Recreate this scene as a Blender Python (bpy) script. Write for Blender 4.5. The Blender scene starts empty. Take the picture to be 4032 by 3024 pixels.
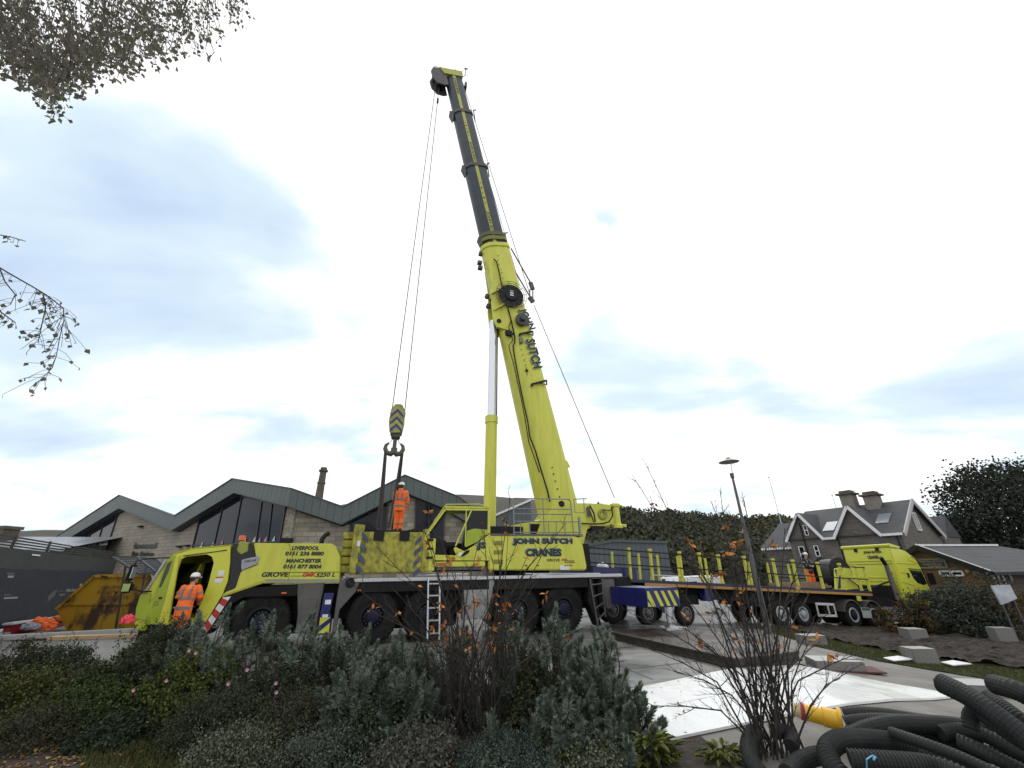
import bpy, bmesh, math, random
import numpy as np
from mathutils import Vector, Matrix
rnd = random.Random(7)
R = math.radians
SC = bpy.context.scene
COL = SC.collection

# ---------------------------------------------------------------- camera
FPX, CX, CY = 1635.0, 2016.0, 1512.0            # lens measured in photo pixels (4032 x 3024)
PIT, ROLL, EYE = R(24.465), R(0.97), 1.902
_f = np.array([0, math.cos(PIT), math.sin(PIT)]); _r0 = np.array([1., 0, 0]); _u0 = np.array([0, -math.sin(PIT), math.cos(PIT)])
_c, _s = math.cos(ROLL), math.sin(ROLL)
_r = _c*_r0 - _s*_u0; _u = _c*_u0 + _s*_r0
_C = np.array([0, 0, EYE])
cam = bpy.data.cameras.new('camera'); co = bpy.data.objects.new('camera', cam); COL.objects.link(co)
cam.sensor_width = 36; cam.lens = FPX/4032*36; cam.clip_end = 3000; cam.clip_start = 0.05
co.matrix_world = Matrix(((_r[0], _u[0], -_f[0], _C[0]), (_r[1], _u[1], -_f[1], _C[1]), (_r[2], _u[2], -_f[2], _C[2]), (0, 0, 0, 1)))
SC.camera = co
SC.view_settings.view_transform = 'Standard'; SC.view_settings.look = 'None'
SC.view_settings.gamma = 1; SC.view_settings.exposure = 0.0
SC.cycles.max_bounces = 6; SC.cycles.diffuse_bounces = 3; SC.cycles.transparent_max_bounces = 6
def ray(x, y): return _f + _r*(x-CX)/FPX - _u*(y-CY)/FPX
def atY(x, y, Y):
    d = ray(x, y); return _C + d*Y/d[1]
def terr(x, y=0):
    "ground height: level round the crane, rising gently to the left, falling to the right"
    z = 0.0
    if x > 4: z -= 0.06*(min(x, 26)-4)**1 * min(1, (x-4)/3)
    if x < -11: z += 0.055*(min(-x, 22)-11)
    return z
def gnd(x, y, up=0.0):
    d = ray(x, y); t = 1.0
    for _ in range(60):
        P = _C + d*t
        t = (terr(P[0]) + up - EYE)/d[2]
    return _C + d*t
class Frame:
    "local frame: u along, v away from the camera, w up"
    def __init__(s, o, ang, slope=0.0):
        s.o = np.array(o, float); s.ang = ang; s.slope = slope
        M = Matrix.Rotation(ang, 4, 'Z') @ Matrix.Rotation(slope, 4, 'Y')
        s.M = Matrix.Translation(Vector(o)) @ M
        s.A = np.array(M.to_3x3())
    def px(s, x, y, v=0.0):
        d = ray(x, y); n = s.A[:, 1]; o = s.o + n*v
        t = ((o-_C) @ n)/(d @ n); P = _C + d*t - s.o
        return float(P @ s.A[:, 0]), float(P @ s.A[:, 2])
    def w(s, u, v, z): return s.o + s.A @ np.array([u, v, z])

# ---------------------------------------------------------------- world: overcast, pale lilac-blue rents in a white sky
SUN_EL, SUN_AZ = R(42), R(25)
W = bpy.data.worlds.new('World'); SC.world = W; W.use_nodes = True
nt = W.node_tree; nt.nodes.clear(); N = nt.nodes.new; L = nt.links.new
out = N('ShaderNodeOutputWorld'); bg = N('ShaderNodeBackground'); L(bg.outputs[0], out.inputs[0])
sky = N('ShaderNodeTexSky'); sky.sky_type = 'NISHITA'; sky.sun_disc = False; sky.sun_elevation = SUN_EL; sky.sun_rotation = SUN_AZ
tc = N('ShaderNodeTexCoord')
def wm(op, a, b=None, clamp=False):
    m = N('ShaderNodeMath'); m.operation = op; m.use_clamp = clamp
    for i, v in enumerate((a, b)):
        if v is None: continue
        if isinstance(v, (int, float)): m.inputs[i].default_value = v
        else: L(v, m.inputs[i])
    return m.outputs[0]
sep = N('ShaderNodeSeparateXYZ'); L(tc.outputs['Generated'], sep.inputs[0])
zz = wm('ADD', wm('MAXIMUM', sep.outputs[2], 0.02), 0.22)
cmb = N('ShaderNodeCombineXYZ'); L(wm('DIVIDE', sep.outputs[0], zz), cmb.inputs[0]); L(wm('DIVIDE', sep.outputs[1], zz), cmb.inputs[1])
n1 = N('ShaderNodeTexNoise'); n1.inputs['Scale'].default_value = 1.5; n1.inputs['Detail'].default_value = 7; n1.inputs['Roughness'].default_value = 0.5; n1.inputs['Distortion'].default_value = 0.25
mp = N('ShaderNodeMapping'); mp.inputs['Location'].default_value = (3.1, 1.7, 0.3); mp.inputs['Scale'].default_value = (0.75, 1.25, 1)
mp.inputs['Rotation'].default_value = (0, 0, 0.5)
L(cmb.outputs[0], mp.inputs[0]); L(mp.outputs[0], n1.inputs['Vector'])
n0 = N('ShaderNodeTexNoise'); n0.inputs['Scale'].default_value = 4.5; n0.inputs['Detail'].default_value = 6; L(tc.outputs['Generated'], n0.inputs['Vector'])
v0 = N('ShaderNodeVectorMath'); v0.operation = 'SUBTRACT'; L(n0.outputs['Color'], v0.inputs[0]); v0.inputs[1].default_value = (.5, .5, .5)
v1 = N('ShaderNodeVectorMath'); v1.operation = 'SCALE'; L(v0.outputs[0], v1.inputs[0]); v1.inputs['Scale'].default_value = .45
v2 = N('ShaderNodeVectorMath'); v2.operation = 'ADD'; L(tc.outputs['Generated'], v2.inputs[0]); L(v1.outputs[0], v2.inputs[1]); wdir = v2.outputs[0]
def blob(x, y, w, amt):
    "soft patch of thin cloud round the direction of one part of the sky"
    d = Vector(ray(x, y)).normalized()
    vm = N('ShaderNodeVectorMath'); vm.operation = 'DOT_PRODUCT'; nn = N('ShaderNodeVectorMath'); nn.operation = 'NORMALIZE'
    L(wdir, nn.inputs[0]); L(nn.outputs[0], vm.inputs[0]); vm.inputs[1].default_value = d
    t = wm('DIVIDE', wm('SUBTRACT', vm.outputs['Value'], math.cos(w)), 1-math.cos(w), True)
    return wm('MULTIPLY', t, amt)
mask = None
for b in ((60, 950, .48, .34), (760, 1200, .36, .31), (1350, 1330, .24, .22), (2450, 1500, .22, .20), (3800, 1550, .36, .20), (1900, 2000, .25, .10), (500, 1800, .3, .06), (3000, 1900, .2, .08), (2390, 780, .07, .40)):
    o = blob(*b); mask = o if mask is None else wm('MAXIMUM', mask, o)
dens = wm('ADD', wm('MULTIPLY', wm('SUBTRACT', n1.outputs['Fac'], 0.53), 1.5), mask)
rp = N('ShaderNodeValToRGB'); L(dens, rp.inputs[0])
rp.color_ramp.elements[0].position = 0.10; rp.color_ramp.elements[0].color = (1.18, 1.19, 1.20, 1)
rp.color_ramp.elements[1].position = 0.46; rp.color_ramp.elements[1].color = (0.58, 0.72, 0.92, 1)
e = rp.color_ramp.elements.new(0.17); e.color = (0.90, 1.0, 1.04, 1)
e = rp.color_ramp.elements.new(0.25); e.color = (0.74, 0.89, 1.0, 1)
mx = N('ShaderNodeMixRGB'); mx.blend_type = 'ADD'; mx.inputs[0].default_value = 1
sk = N('ShaderNodeMixRGB'); sk.blend_type = 'MULTIPLY'; sk.inputs[0].default_value = 1; L(sky.outputs[0], sk.inputs[1]); sk.inputs[2].default_value = (0.006, 0.006, 0.006, 1)
L(rp.outputs[0], mx.inputs[1]); L(sk.outputs[0], mx.inputs[2])
L(mx.outputs[0], bg.inputs[0]); bg.inputs[1].default_value = 1.0
sl = bpy.data.lights.new('sun', 'SUN'); so = bpy.data.objects.new('sun', sl); COL.objects.link(so)
sl.energy = 0.7; sl.angle = R(20); sl.color = (1, 0.97, 0.92)
sd = Vector((math.sin(SUN_AZ)*math.cos(SUN_EL), math.cos(SUN_AZ)*math.cos(SUN_EL), math.sin(SUN_EL)))
so.rotation_euler = sd.to_track_quat('Z', 'Y').to_euler()

# ---------------------------------------------------------------- materials
def mat(name, c, rough=0.6, metal=0.0, c2=None, scale=6.0, amt=1.0, bump=0.0, bscale=40.0, island=False, kind=None, lo=0.35, hi=0.65, spec=0.5, emit=0, vor=False, **kw):
    m = bpy.data.materials.new(name); m.use_nodes = True; t = m.node_tree; b = t.nodes['Principled BSDF']
    def nn(k): return t.nodes.new(k)
    b.inputs['Base Color'].default_value = (*c, 1); b.inputs['Roughness'].default_value = rough; b.inputs['Metallic'].default_value = metal
    b.inputs['Specular IOR Level'].default_value = spec
    tc = nn('ShaderNodeTexCoord')
    if kind in ('brick', 'slate', 'cladding'):
        sp = nn('ShaderNodeSeparateXYZ'); t.links.new(tc.outputs['Object'], sp.inputs[0])
        ad = nn('ShaderNodeMath'); t.links.new(sp.outputs[0], ad.inputs[0]); t.links.new(sp.outputs[1], ad.inputs[1])
        cb = nn('ShaderNodeCombineXYZ'); t.links.new(ad.outputs[0], cb.inputs[0]); t.links.new(sp.outputs[2], cb.inputs[1])
        br = nn('ShaderNodeTexBrick'); t.links.new(cb.outputs[0], br.inputs['Vector'])
        br.inputs['Color1'].default_value = (*c, 1); br.inputs['Color2'].default_value = (*(c2 or c), 1)
        br.inputs['Mortar'].default_value = (*kw.get('mortar', tuple(x*0.45 for x in c)), 1)
        br.inputs['Scale'].default_value = 1; br.inputs['Brick Width'].default_value = kw.get('bw', .45); br.inputs['Row Height'].default_value = kw.get('bh', .16)
        br.inputs['Mortar Size'].default_value = kw.get('ms', .012); br.inputs['Bias'].default_value = kw.get('bias', 0)
        if kind == 'cladding': br.offset = 0.0
        n = nn('ShaderNodeTexNoise'); n.inputs['Scale'].default_value = scale; n.inputs['Detail'].default_value = 6; t.links.new(tc.outputs['Object'], n.inputs['Vector'])
        mr = nn('ShaderNodeMapRange'); mr.inputs['To Min'].default_value = 0.7; mr.inputs['To Max'].default_value = 1.25; t.links.new(n.outputs[0], mr.inputs[0])
        mu = nn('ShaderNodeMixRGB'); mu.blend_type = 'MULTIPLY'; mu.inputs[0].default_value = amt
        t.links.new(br.outputs[0], mu.inputs[1]); t.links.new(mr.outputs[0], mu.inputs[2]); t.links.new(mu.outputs[0], b.inputs['Base Color'])
        bp = nn('ShaderNodeBump'); bp.inputs['Strength'].default_value = 0.4; bp.inputs['Distance'].default_value = 0.02; t.links.new(br.outputs['Fac'], bp.inputs['Height']); bp.invert = True
        t.links.new(bp.outputs[0], b.inputs['Normal'])
        return m
    if island:
        g = nn('ShaderNodeNewGeometry'); rp = nn('ShaderNodeValToRGB'); t.links.new(g.outputs['Random Per Island'], rp.inputs[0])
        cols = island; rp.color_ramp.elements[0].color = (*cols[0], 1); rp.color_ramp.elements[1].color = (*cols[-1], 1)
        for i, cc in enumerate(cols[1:-1]): e = rp.color_ramp.elements.new((i+1)/(len(cols)-1)); e.color = (*cc, 1)
        t.links.new(rp.outputs[0], b.inputs['Base Color'])
    elif c2:
        n = nn('ShaderNodeTexNoise'); n.inputs['Scale'].default_value = scale; n.inputs['Detail'].default_value = 8; n.inputs['Roughness'].default_value = .65
        mpn = nn('ShaderNodeMapping'); mpn.inputs['Scale'].default_value = kw.get('stretch', (1, 1, 1))
        t.links.new(tc.outputs['Object'], mpn.inputs[0]); t.links.new(mpn.outputs[0], n.inputs['Vector'])
        rp = nn('ShaderNodeValToRGB'); t.links.new(n.outputs['Fac'], rp.inputs[0])
        rp.color_ramp.elements[0].position = lo; rp.color_ramp.elements[1].position = hi
        rp.color_ramp.elements[0].color = (*c, 1); rp.color_ramp.elements[1].color = (*c2, 1)
        t.links.new(rp.outputs[0], b.inputs['Base Color'])
        if kw.get('wet') is not None:
            r2 = nn('ShaderNodeValToRGB'); n2 = nn('ShaderNodeTexNoise'); n2.inputs['Scale'].default_value = kw.get('wscale', .5); n2.inputs['Detail'].default_value = 5
            t.links.new(tc.outputs['Object'], n2.inputs['Vector']); t.links.new(n2.outputs['Fac'], r2.inputs[0])
            r2.color_ramp.elements[0].position = .42; r2.color_ramp.elements[1].position = .58
            r2.color_ramp.elements[0].color = (kw['wet'],)*3+(1,); r2.color_ramp.elements[1].color = (rough,)*3+(1,)
            t.links.new(r2.outputs[0], b.inputs['Roughness'])
    if bump:
        n = nn('ShaderNodeTexNoise'); n.inputs['Scale'].default_value = bscale; n.inputs['Detail'].default_value = 6; t.links.new(tc.outputs['Object'], n.inputs['Vector'])
        bp = nn('ShaderNodeBump'); bp.inputs['Strength'].default_value = bump; bp.inputs['Distance'].default_value = kw.get('bdist', .02); t.links.new(n.outputs['Fac'], bp.inputs['Height']); t.links.new(bp.outputs[0], b.inputs['Normal'])
    if kw.get('transl'):
        tl = nn('ShaderNodeBsdfTranslucent'); ms = nn('ShaderNodeMixShader'); ms.inputs[0].default_value = kw['transl']; src = b.inputs['Base Color'].links[0].from_socket
        t.links.new(src, tl.inputs['Color']); t.links.new(b.outputs[0], ms.inputs[1]); t.links.new(tl.outputs[0], ms.inputs[2]); t.links.new(ms.outputs[0], t.nodes['Material Output'].inputs[0])
    if emit:
        b.inputs['Emission Color'].default_value = (*c, 1); b.inputs['Emission Strength'].default_value = emit
    return m
YEL = mat('crane_yellow', (.46, .47, .045), .4, c2=(.57, .58, .07), scale=1.6, stretch=(2.5, 2.5, .35), lo=.30, hi=.58, bump=.05, bscale=3)
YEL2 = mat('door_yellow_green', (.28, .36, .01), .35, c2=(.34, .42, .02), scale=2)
YDIRT = mat('grimy_yellow', (.12, .118, .035), .78, c2=(.40, .375, .05), scale=5.5, lo=.34, hi=.60, stretch=(1.3, 1.3, .8), bump=.15, bscale=20)
YBRT = mat('faded_yellow_post', (.42, .42, .05), .7, c2=(.60, .60, .08), scale=9)
BLK = mat('black_plastic', (.012, .012, .013), .5, spec=.2)
DARK = mat('dark_chassis', (.010, .010, .011), .65, c2=(.022, .021, .021), scale=3, spec=.15)
TYRE = mat('tyre_rubber', (.010, .010, .011), .9, c2=(.024, .023, .022), spec=.15, scale=5, bump=.2, bscale=30)
RIMB = mat('blue_rim', (.008, .009, .014), .6, c2=(.016, .016, .022), scale=8, spec=.2)
HUBB = mat('blue_hub', (.007, .008, .034), .6, c2=(.012, .013, .030), scale=8, spec=.25)
RIMG = mat('grey_rim', (.25, .27, .28), .5, c2=(.4, .42, .43), scale=12)
STEEL = mat('dark_steel', (.05, .05, .05), .55, .3, c2=(.11, .1, .095), scale=10)
RAILM = mat('rail_grey', (.22, .23, .23), .5, .5)
ALU = mat('aluminium', (.42, .43, .44), .38, .6, c2=(.55, .56, .57), scale=14)
GREYP = mat('grey_panel', (.075, .072, .068), .6, c2=(.105, .10, .095), scale=2)
SLATEP = mat('boom_grey', (.020, .029, .042), .42, c2=(.036, .046, .058), scale=1.5, spec=.35)
BLUE = mat('outrigger_blue', (.010, .014, .10), .35, c2=(.018, .022, .13), scale=3)
SHADOWB = mat('lettering_blue_shadow', (.13, .22, .22), .5)
INK = mat('lettering_black', (.012, .014, .02), .5)
RED = mat('red_paint', (.45, .02, .02), .45); WHITE = mat('white_paint', (.75, .76, .77), .5, c2=(.62, .63, .64), scale=5)
GLASS = mat('dark_glass', (.010, .013, .014), .08, spec=.25)
CHROME = mat('polished_rod', (.62, .64, .68), .22, .85)
ORANGE = mat('hi_vis_orange', (.85, .12, .015), .75, c2=(.95, .20, .03), scale=6, bump=.5, bscale=9, bdist=.05)
REFL = mat('reflective_tape', (.17, .16, .165), .4)
SKIN = mat('skin', (.45, .25, .17), .6); HAIR = mat('dark_hair', (.03, .02, .015), .8); BOOT = mat('boot_leather', (.03, .025, .02), .7)
NAVY = mat('navy_fabric', (.012, .013, .02), .8)
AMBER = mat('amber_lens', (.7, .13, .01), .3)

# ---------------------------------------------------------------- mesh tools
class MB:
    def __init__(s): s.v = []; s.f = []
    def add(s, vs, fs):
        o = len(s.v); s.v += [tuple(map(float, p)) for p in vs]; s.f += [tuple(i+o for i in f) for f in fs]; return s
    def box(s, a, b):
        x0, y0, z0 = a; x1, y1, z1 = b
        return s.add([(x0, y0, z0), (x1, y0, z0), (x1, y1, z0), (x0, y1, z0), (x0, y0, z1), (x1, y0, z1), (x1, y1, z1), (x0, y1, z1)],
                     [(3, 2, 1, 0), (4, 5, 6, 7), (0, 1, 5, 4), (1, 2, 6, 5), (2, 3, 7, 6), (3, 0, 4, 7)])
    def prism(s, poly, v0, v1):
        "polygon in the u-w plane, drawn clockwise or not, between v0 and v1"
        n = len(poly); return s.add([(p[0], v0, p[1]) for p in poly]+[(p[0], v1, p[1]) for p in poly],
                     [tuple(range(n)), tuple(range(2*n-1, n-1, -1))]+[(i, n+i, n+(i+1) % n, (i+1) % n) for i in range(n)])
    def slab(s, poly, z0, z1):
        n = len(poly)
        zf = z0 if callable(z0) else (lambda x, y: z0); zg = z1 if callable(z1) else (lambda x, y: z1)
        return s.add([(p[0], p[1], zf(*p[:2])) for p in poly]+[(p[0], p[1], zg(*p[:2])) for p in poly],
                     [tuple(range(n-1, -1, -1)), tuple(range(n, 2*n))]+[(i, (i+1) % n, n+(i+1) % n, n+i) for i in range(n)])
    def tube(s, pts, r, n=8, cap=True, rf=None):
        pts = [Vector(p) for p in pts]; m = len(pts); rs = r if isinstance(r, (list, tuple)) else [r]*m
        base = len(s.v); prev = None; vs = []
        for i, p in enumerate(pts):
            d = (pts[min(i+1, m-1)]-pts[max(i-1, 0)]).normalized()
            if prev is None:
                a = Vector((0, 0, 1)) if abs(d.z) < .9 else Vector((1, 0, 0)); x = d.cross(a).normalized()
            else: x = (prev - d*prev.dot(d)).normalized()
            prev = x; y = d.cross(x)
            for k in range(n):
                t = 2*math.pi*k/n; vs.append(tuple(p+(x*math.cos(t)+y*math.sin(t))*rs[i]))
        fs = [(i*n+k, i*n+(k+1) % n, (i+1)*n+(k+1) % n, (i+1)*n+k) for i in range(m-1) for k in range(n)]
        if cap: fs += [tuple(range(n-1, -1, -1)), tuple((m-1)*n+k for k in range(n))]
        return s.add(vs, fs)
    def cyl(s, a, b, r0, r1=None, n=16): return s.tube([a, b], [r0, r0 if r1 is None else r1], n)
    def lathe(s, prof, c, ax='y', n=28, closed=False):
        "prof: (radius, axial) pairs round axis through c"
        m = len(prof); vs = []
        for (r, h) in prof:
            for k in range(n):
                t = 2*math.pi*k/n; p, q = r*math.cos(t), r*math.sin(t)
                vs.append((c[0]+p, c[1]+h, c[2]+q) if ax == 'y' else ((c[0]+p, c[1]+q, c[2]+h) if ax == 'z' else (c[0]+h, c[1]+p, c[2]+q)))
        fs = [(i*n+k, i*n+(k+1) % n, (i+1)*n+(k+1) % n, (i+1)*n+k) for i in range(m-1) for k in range(n)]
        if closed: fs += [((m-1)*n+k, (m-1)*n+(k+1) % n, (k+1) % n, k) for k in range(n)]
        return s.add(vs, fs)
    def beam(s, a, b, w, h=None, up=(0, 0, 1)):
        a = Vector(a); b = Vector(b); h = h or w; d = (b-a).normalized(); x = d.cross(Vector(up))
        if x.length < 1e-3: x = d.cross(Vector((0, 1, 0)))
        x.normalize(); y = x.cross(d); vs = []
        for p in (a, b):
            for sx, sy in ((-1, -1), (1, -1), (1, 1), (-1, 1)): vs.append(tuple(p+x*sx*w/2+y*sy*h/2))
        return s.add(vs, [(3, 2, 1, 0), (4, 5, 6, 7), (0, 1, 5, 4), (1, 2, 6, 5), (2, 3, 7, 6), (3, 0, 4, 7)])
    def build(s, name, m, parent=None, bevel=0.0, smooth=False, fix=True):
        me = bpy.data.meshes.new(name); me.from_pydata(s.v, [], s.f); me.update()
        if fix or bevel:
            bm = bmesh.new(); bm.from_mesh(me)
            bmesh.ops.recalc_face_normals(bm, faces=bm.faces)
            if bevel:
                es = [e for e in bm.edges if len(e.link_faces) == 2 and e.calc_face_angle(0) > .5]
                bmesh.ops.bevel(bm, geom=es, offset=bevel, segments=2, affect='EDGES', clamp_overlap=True)
            bm.to_mesh(me); bm.free()
        if smooth:
            me.polygons.foreach_set('use_smooth', [True]*len(me.polygons))
            if hasattr(me, 'set_sharp_from_angle'): me.set_sharp_from_angle(angle=R(40))
        me.materials.append(m)
        o = bpy.data.objects.new(name, me); COL.objects.link(o)
        if parent: o.parent = parent
        return o
def tag(o, label=None, cat=None, group=None, kind=None):
    if label: o['label'] = label
    if cat: o['category'] = cat
    if group: o['group'] = group
    if kind: o['kind'] = kind
    return o
def thing(name, label, cat, loc=(0, 0, 0), rz=0.0, group=None, frame=None):
    o = bpy.data.objects.new(name, None); COL.objects.link(o); o.empty_display_size = .3
    if frame: o.matrix_world = frame.M
    else: o.location = tuple(map(float, loc)); o.rotation_euler = (0, 0, rz)
    return tag(o, label, cat, group)
def copy_tree(o, parent=None):
    c = o.copy(); COL.objects.link(c)
    if parent: c.parent = parent
    for ch in list(o.children): copy_tree(ch, c)
    return c
def text(s, m, parent, p0, Rv, Uv, shear=0.0, bold=.0, ext=.004, name='lettering'):
    "string s set so that its box spans p0, p0+Rv, p0+Uv"
    cu = bpy.data.curves.new('t', 'FONT'); cu.body = s; cu.size = 1; cu.shear = shear; cu.offset = bold; cu.extrude = 0; cu.resolution_u = 3
    ob = bpy.data.objects.new('t', cu); COL.objects.link(ob)
    dg = bpy.context.evaluated_depsgraph_get(); me = bpy.data.meshes.new_from_object(ob.evaluated_get(dg)); bpy.data.objects.remove(ob)
    v = np.array([tuple(x.co) for x in me.vertices]); lo = v.min(0); hi = v.max(0)
    Rv = Vector(Rv); Uv = Vector(Uv); p0 = Vector(p0); nrm = Rv.cross(Uv).normalized()
    for x in me.vertices:
        a = (x.co.x-lo[0])/(hi[0]-lo[0]); b = (x.co.y-lo[1])/(hi[1]-lo[1]); x.co = p0+Rv*a+Uv*b+nrm*ext
    me.materials.clear(); me.materials.append(m); me.name = name
    o = bpy.data.objects.new(name, me); COL.objects.link(o); o.parent = parent
    return o
def quads(name, V, m, parent=None, n=4):
    "V: (k, n, 3) array of separate n-gons"
    V = np.asarray(V, dtype=np.float32); k = V.shape[0]; me = bpy.data.meshes.new(name)
    me.vertices.add(k*n); me.vertices.foreach_set('co', V.reshape(-1)); me.loops.add(k*n); me.loops.foreach_set('vertex_index', np.arange(k*n, dtype=np.int32))
    me.polygons.add(k); me.polygons.foreach_set('loop_start', np.arange(0, k*n, n, dtype=np.int32))
    me.update(calc_edges=True); me.validate(); me.materials.append(m)
    o = bpy.data.objects.new(name, me); COL.objects.link(o)
    if parent: o.parent = parent
    return o
nrg = np.random.default_rng(5)
def unit(n):
    v = nrg.normal(size=(n, 3)); return v/np.linalg.norm(v, axis=1)[:, None]
def leaves(P, L_, Wd, droop=None):
    "kite-shaped leaves at points P, length L_, width Wd; random facing unless droop gives directions"
    n = len(P); d = unit(n) if droop is None else droop; s = np.cross(d, unit(n)); s /= np.linalg.norm(s, axis=1)[:, None]
    L_ = L_*nrg.uniform(.7, 1.3, n)[:, None]; Wd = Wd*nrg.uniform(.7, 1.3, n)[:, None]
    nn = np.cross(d, s)
    return np.stack([P, P+d*L_*.45+s*Wd/2, P+d*L_+nn*L_*.12, P+d*L_*.45-s*Wd/2], 1)
# ---------------------------------------------------------------- ground and its surfaces
BREAKS = (-22, -11, 4, 5, 6, 7, 26)
def sheet(name, poly, up, m, kind='structure', thick=0.0, label=None, cat=None, parent=None):
    bm = bmesh.new(); f = bm.faces.new([bm.verts.new((p[0], p[1], 0)) for p in poly])
    for bx in BREAKS:
        bmesh.ops.bisect_plane(bm, geom=bm.verts[:]+bm.edges[:]+bm.faces[:], plane_co=(bx, 0, 0), plane_no=(1, 0, 0))
    for v in bm.verts: v.co.z = terr(v.co.x, v.co.y)+up
    if thick:
        r = bmesh.ops.extrude_face_region(bm, geom=bm.faces[:]); 
        for v in [g for g in r['geom'] if isinstance(g, bmesh.types.BMVert)]: v.co.z -= thick
    bmesh.ops.recalc_face_normals(bm, faces=bm.faces)
    if not thick:
        for f in bm.faces:
            if f.normal.z < 0: f.normal_flip()
    me = bpy.data.meshes.new(name); bm.to_mesh(me); bm.free(); me.materials.append(m)
    o = bpy.data.objects.new(name, me); COL.objects.link(o)
    if parent: o.parent = parent
    return tag(o, label, cat, kind=kind)
def G2(pts, up=0): return [tuple(gnd(x, y, up)[:2]) for x, y in pts]
CONC = mat('wet_concrete', (.09, .09, .088), .6, c2=(.21, .21, .20), scale=.9, bump=.12, bscale=14, wet=.22, wscale=.35, stretch=(1, 2.5, 1))
sheet('ground', [(-900, -60), (900, -60), (900, 2000), (-900, 2000)], 0, CONC)
SOIL = mat('soil', (.018, .014, .010), .95, c2=(.05, .038, .028), scale=7, bump=.8, bscale=14, bdist=.05)
sheet('planting_bed_soil', [(-26, 6.3), (-6.3, 5.9), (-4.1, 5.4), (-3.9, -2), (2.2, -2), (2.25, 5.4), (2.3, 7.6), (1.6, 8.9), (-3, 9.6), (-10, 10.6), (-26, 12.2)], .02, SOIL)
TANP = mat('resin_path', (.12, .113, .10), .75, c2=(.20, .19, .168), scale=1.6, bump=.3, bscale=60, bdist=.008)
sheet('path', G2([(2900, 2475), (3010, 2478), (3180, 2540), (3450, 2605), (3800, 2665), (4300, 2745), (4300, 3300), (2450, 3300), (2500, 2985), (2900, 2850), (3400, 2700), (3120, 2605)]), .012, TANP)
GRASS = mat('short_grass_base', (.03, .05, .010), .95, c2=(.055, .065, .02), scale=4, bump=.8, bscale=50, bdist=.03)
MUD = mat('churned_mud', (.014, .011, .009), .85, spec=.2, c2=(.060, .048, .038), lo=.38, hi=.68, scale=3.2, bump=1, bscale=5, bdist=.12, stretch=(.5, 2.2, 1))
sheet('grass_verge', G2([(2960, 2470), (3060, 2469), (3300, 2530), (3600, 2590), (4300, 2680), (4300, 2738), (3800, 2662), (3450, 2603), (3180, 2538)]), .02, GRASS)
# mud: a real rutted surface
mp_ = G2([(3055, 2469), (3420, 2468), (3620, 2470), (4400, 2500), (4400, 2692), (3600, 2592), (3300, 2532)])
def inpoly(x, y, P):
    c = False; j = len(P)-1
    for i in range(len(P)):
        if (P[i][1] > y) != (P[j][1] > y) and x < (P[j][0]-P[i][0])*(y-P[i][1])/(P[j][1]-P[i][1])+P[i][0]: c = not c
        j = i
    return c
from mathutils import noise as mn
bm = bmesh.new(); xs = [p[0] for p in mp_]; ys = [p[1] for p in mp_]; st = .10; grid = {}
x0, y0 = min(xs), min(ys); nx = int((max(xs)-x0)/st)+2; ny = int((max(ys)-y0)/st)+2
def mudz(x, y):
    a = mn.fractal(Vector((x*.9+y*.3, y*2.2-x*.7, 2)), .8, 2, 5); b = mn.noise(Vector((x*2.5, y*7, 5))); return max(-.015, .05+a*.12+b*.05)
for i in range(nx):
    for j in range(ny):
        x = x0+i*st; y = y0+j*st
        if inpoly(x, y, mp_): grid[i, j] = bm.verts.new((x, y, terr(x)+.02+mudz(x, y)))
for (i, j), v in list(grid.items()):
    if (i+1, j) in grid and (i, j+1) in grid and (i+1, j+1) in grid: bm.faces.new((v, grid[i+1, j], grid[i+1, j+1], grid[i, j+1]))
me = bpy.data.meshes.new('mud'); bm.to_mesh(me); bm.free(); me.materials.append(MUD)
o = bpy.data.objects.new('mud', me); COL.objects.link(o); tag(o, kind='structure')
KERB = mat('kerb_concrete', (.36, .36, .34), .7, c2=(.44, .44, .42), scale=6)
k = G2([(3000, 2463), (3790, 2464), (3790, 2469), (3000, 2468)]); sheet('kerb', k, .12, KERB, thick=.2)
LP = mat('leafy_path', (.07, .055, .042), .9, c2=(.17, .15, .125), scale=9, bump=.5, bscale=60, bdist=.01)
sheet('footpath', [(-26, -3), (-4.0, -3), (-4.1, 5.35), (-6.3, 5.85), (-26, 6.25)], .01, LP)

# white protection sheets laid over the paving
tw = thing('ground_protection_mat', 'large white ground protection sheeting laid flat behind the black pipes', 'ground mat')
wm_ = mat('white_boards', (.74, .75, .75), .30, c2=(.84, .85, .85), scale=1.2, bump=.25, bscale=8, wet=.15, wscale=.8, stretch=(3, .7, 1))
q = [gnd(2180, 2790)[:2], gnd(2560, 2712)[:2], gnd(3085, 2617)[:2], gnd(3790, 2752)[:2], gnd(2620, 2948)[:2], gnd(2250, 3010)[:2]]
a, b, c, d = Vector(q[1]), Vector(q[2]), Vector(q[3]), Vector(q[4])
a0, d0 = Vector(q[0]), Vector(q[5])
for i in range(4):
    s0, s1 = i/4+.002, (i+1)/4-.002
    L0 = a0.lerp(d0, s0); L1 = a0.lerp(d0, s1); R0 = b.lerp(c, s0); R1 = b.lerp(c, s1)
    sheet('board', [tuple(L0), tuple(R0), tuple(R1), tuple(L1)], .05+.004*(i % 2), wm_, kind=None, thick=.03, parent=tw)

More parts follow.
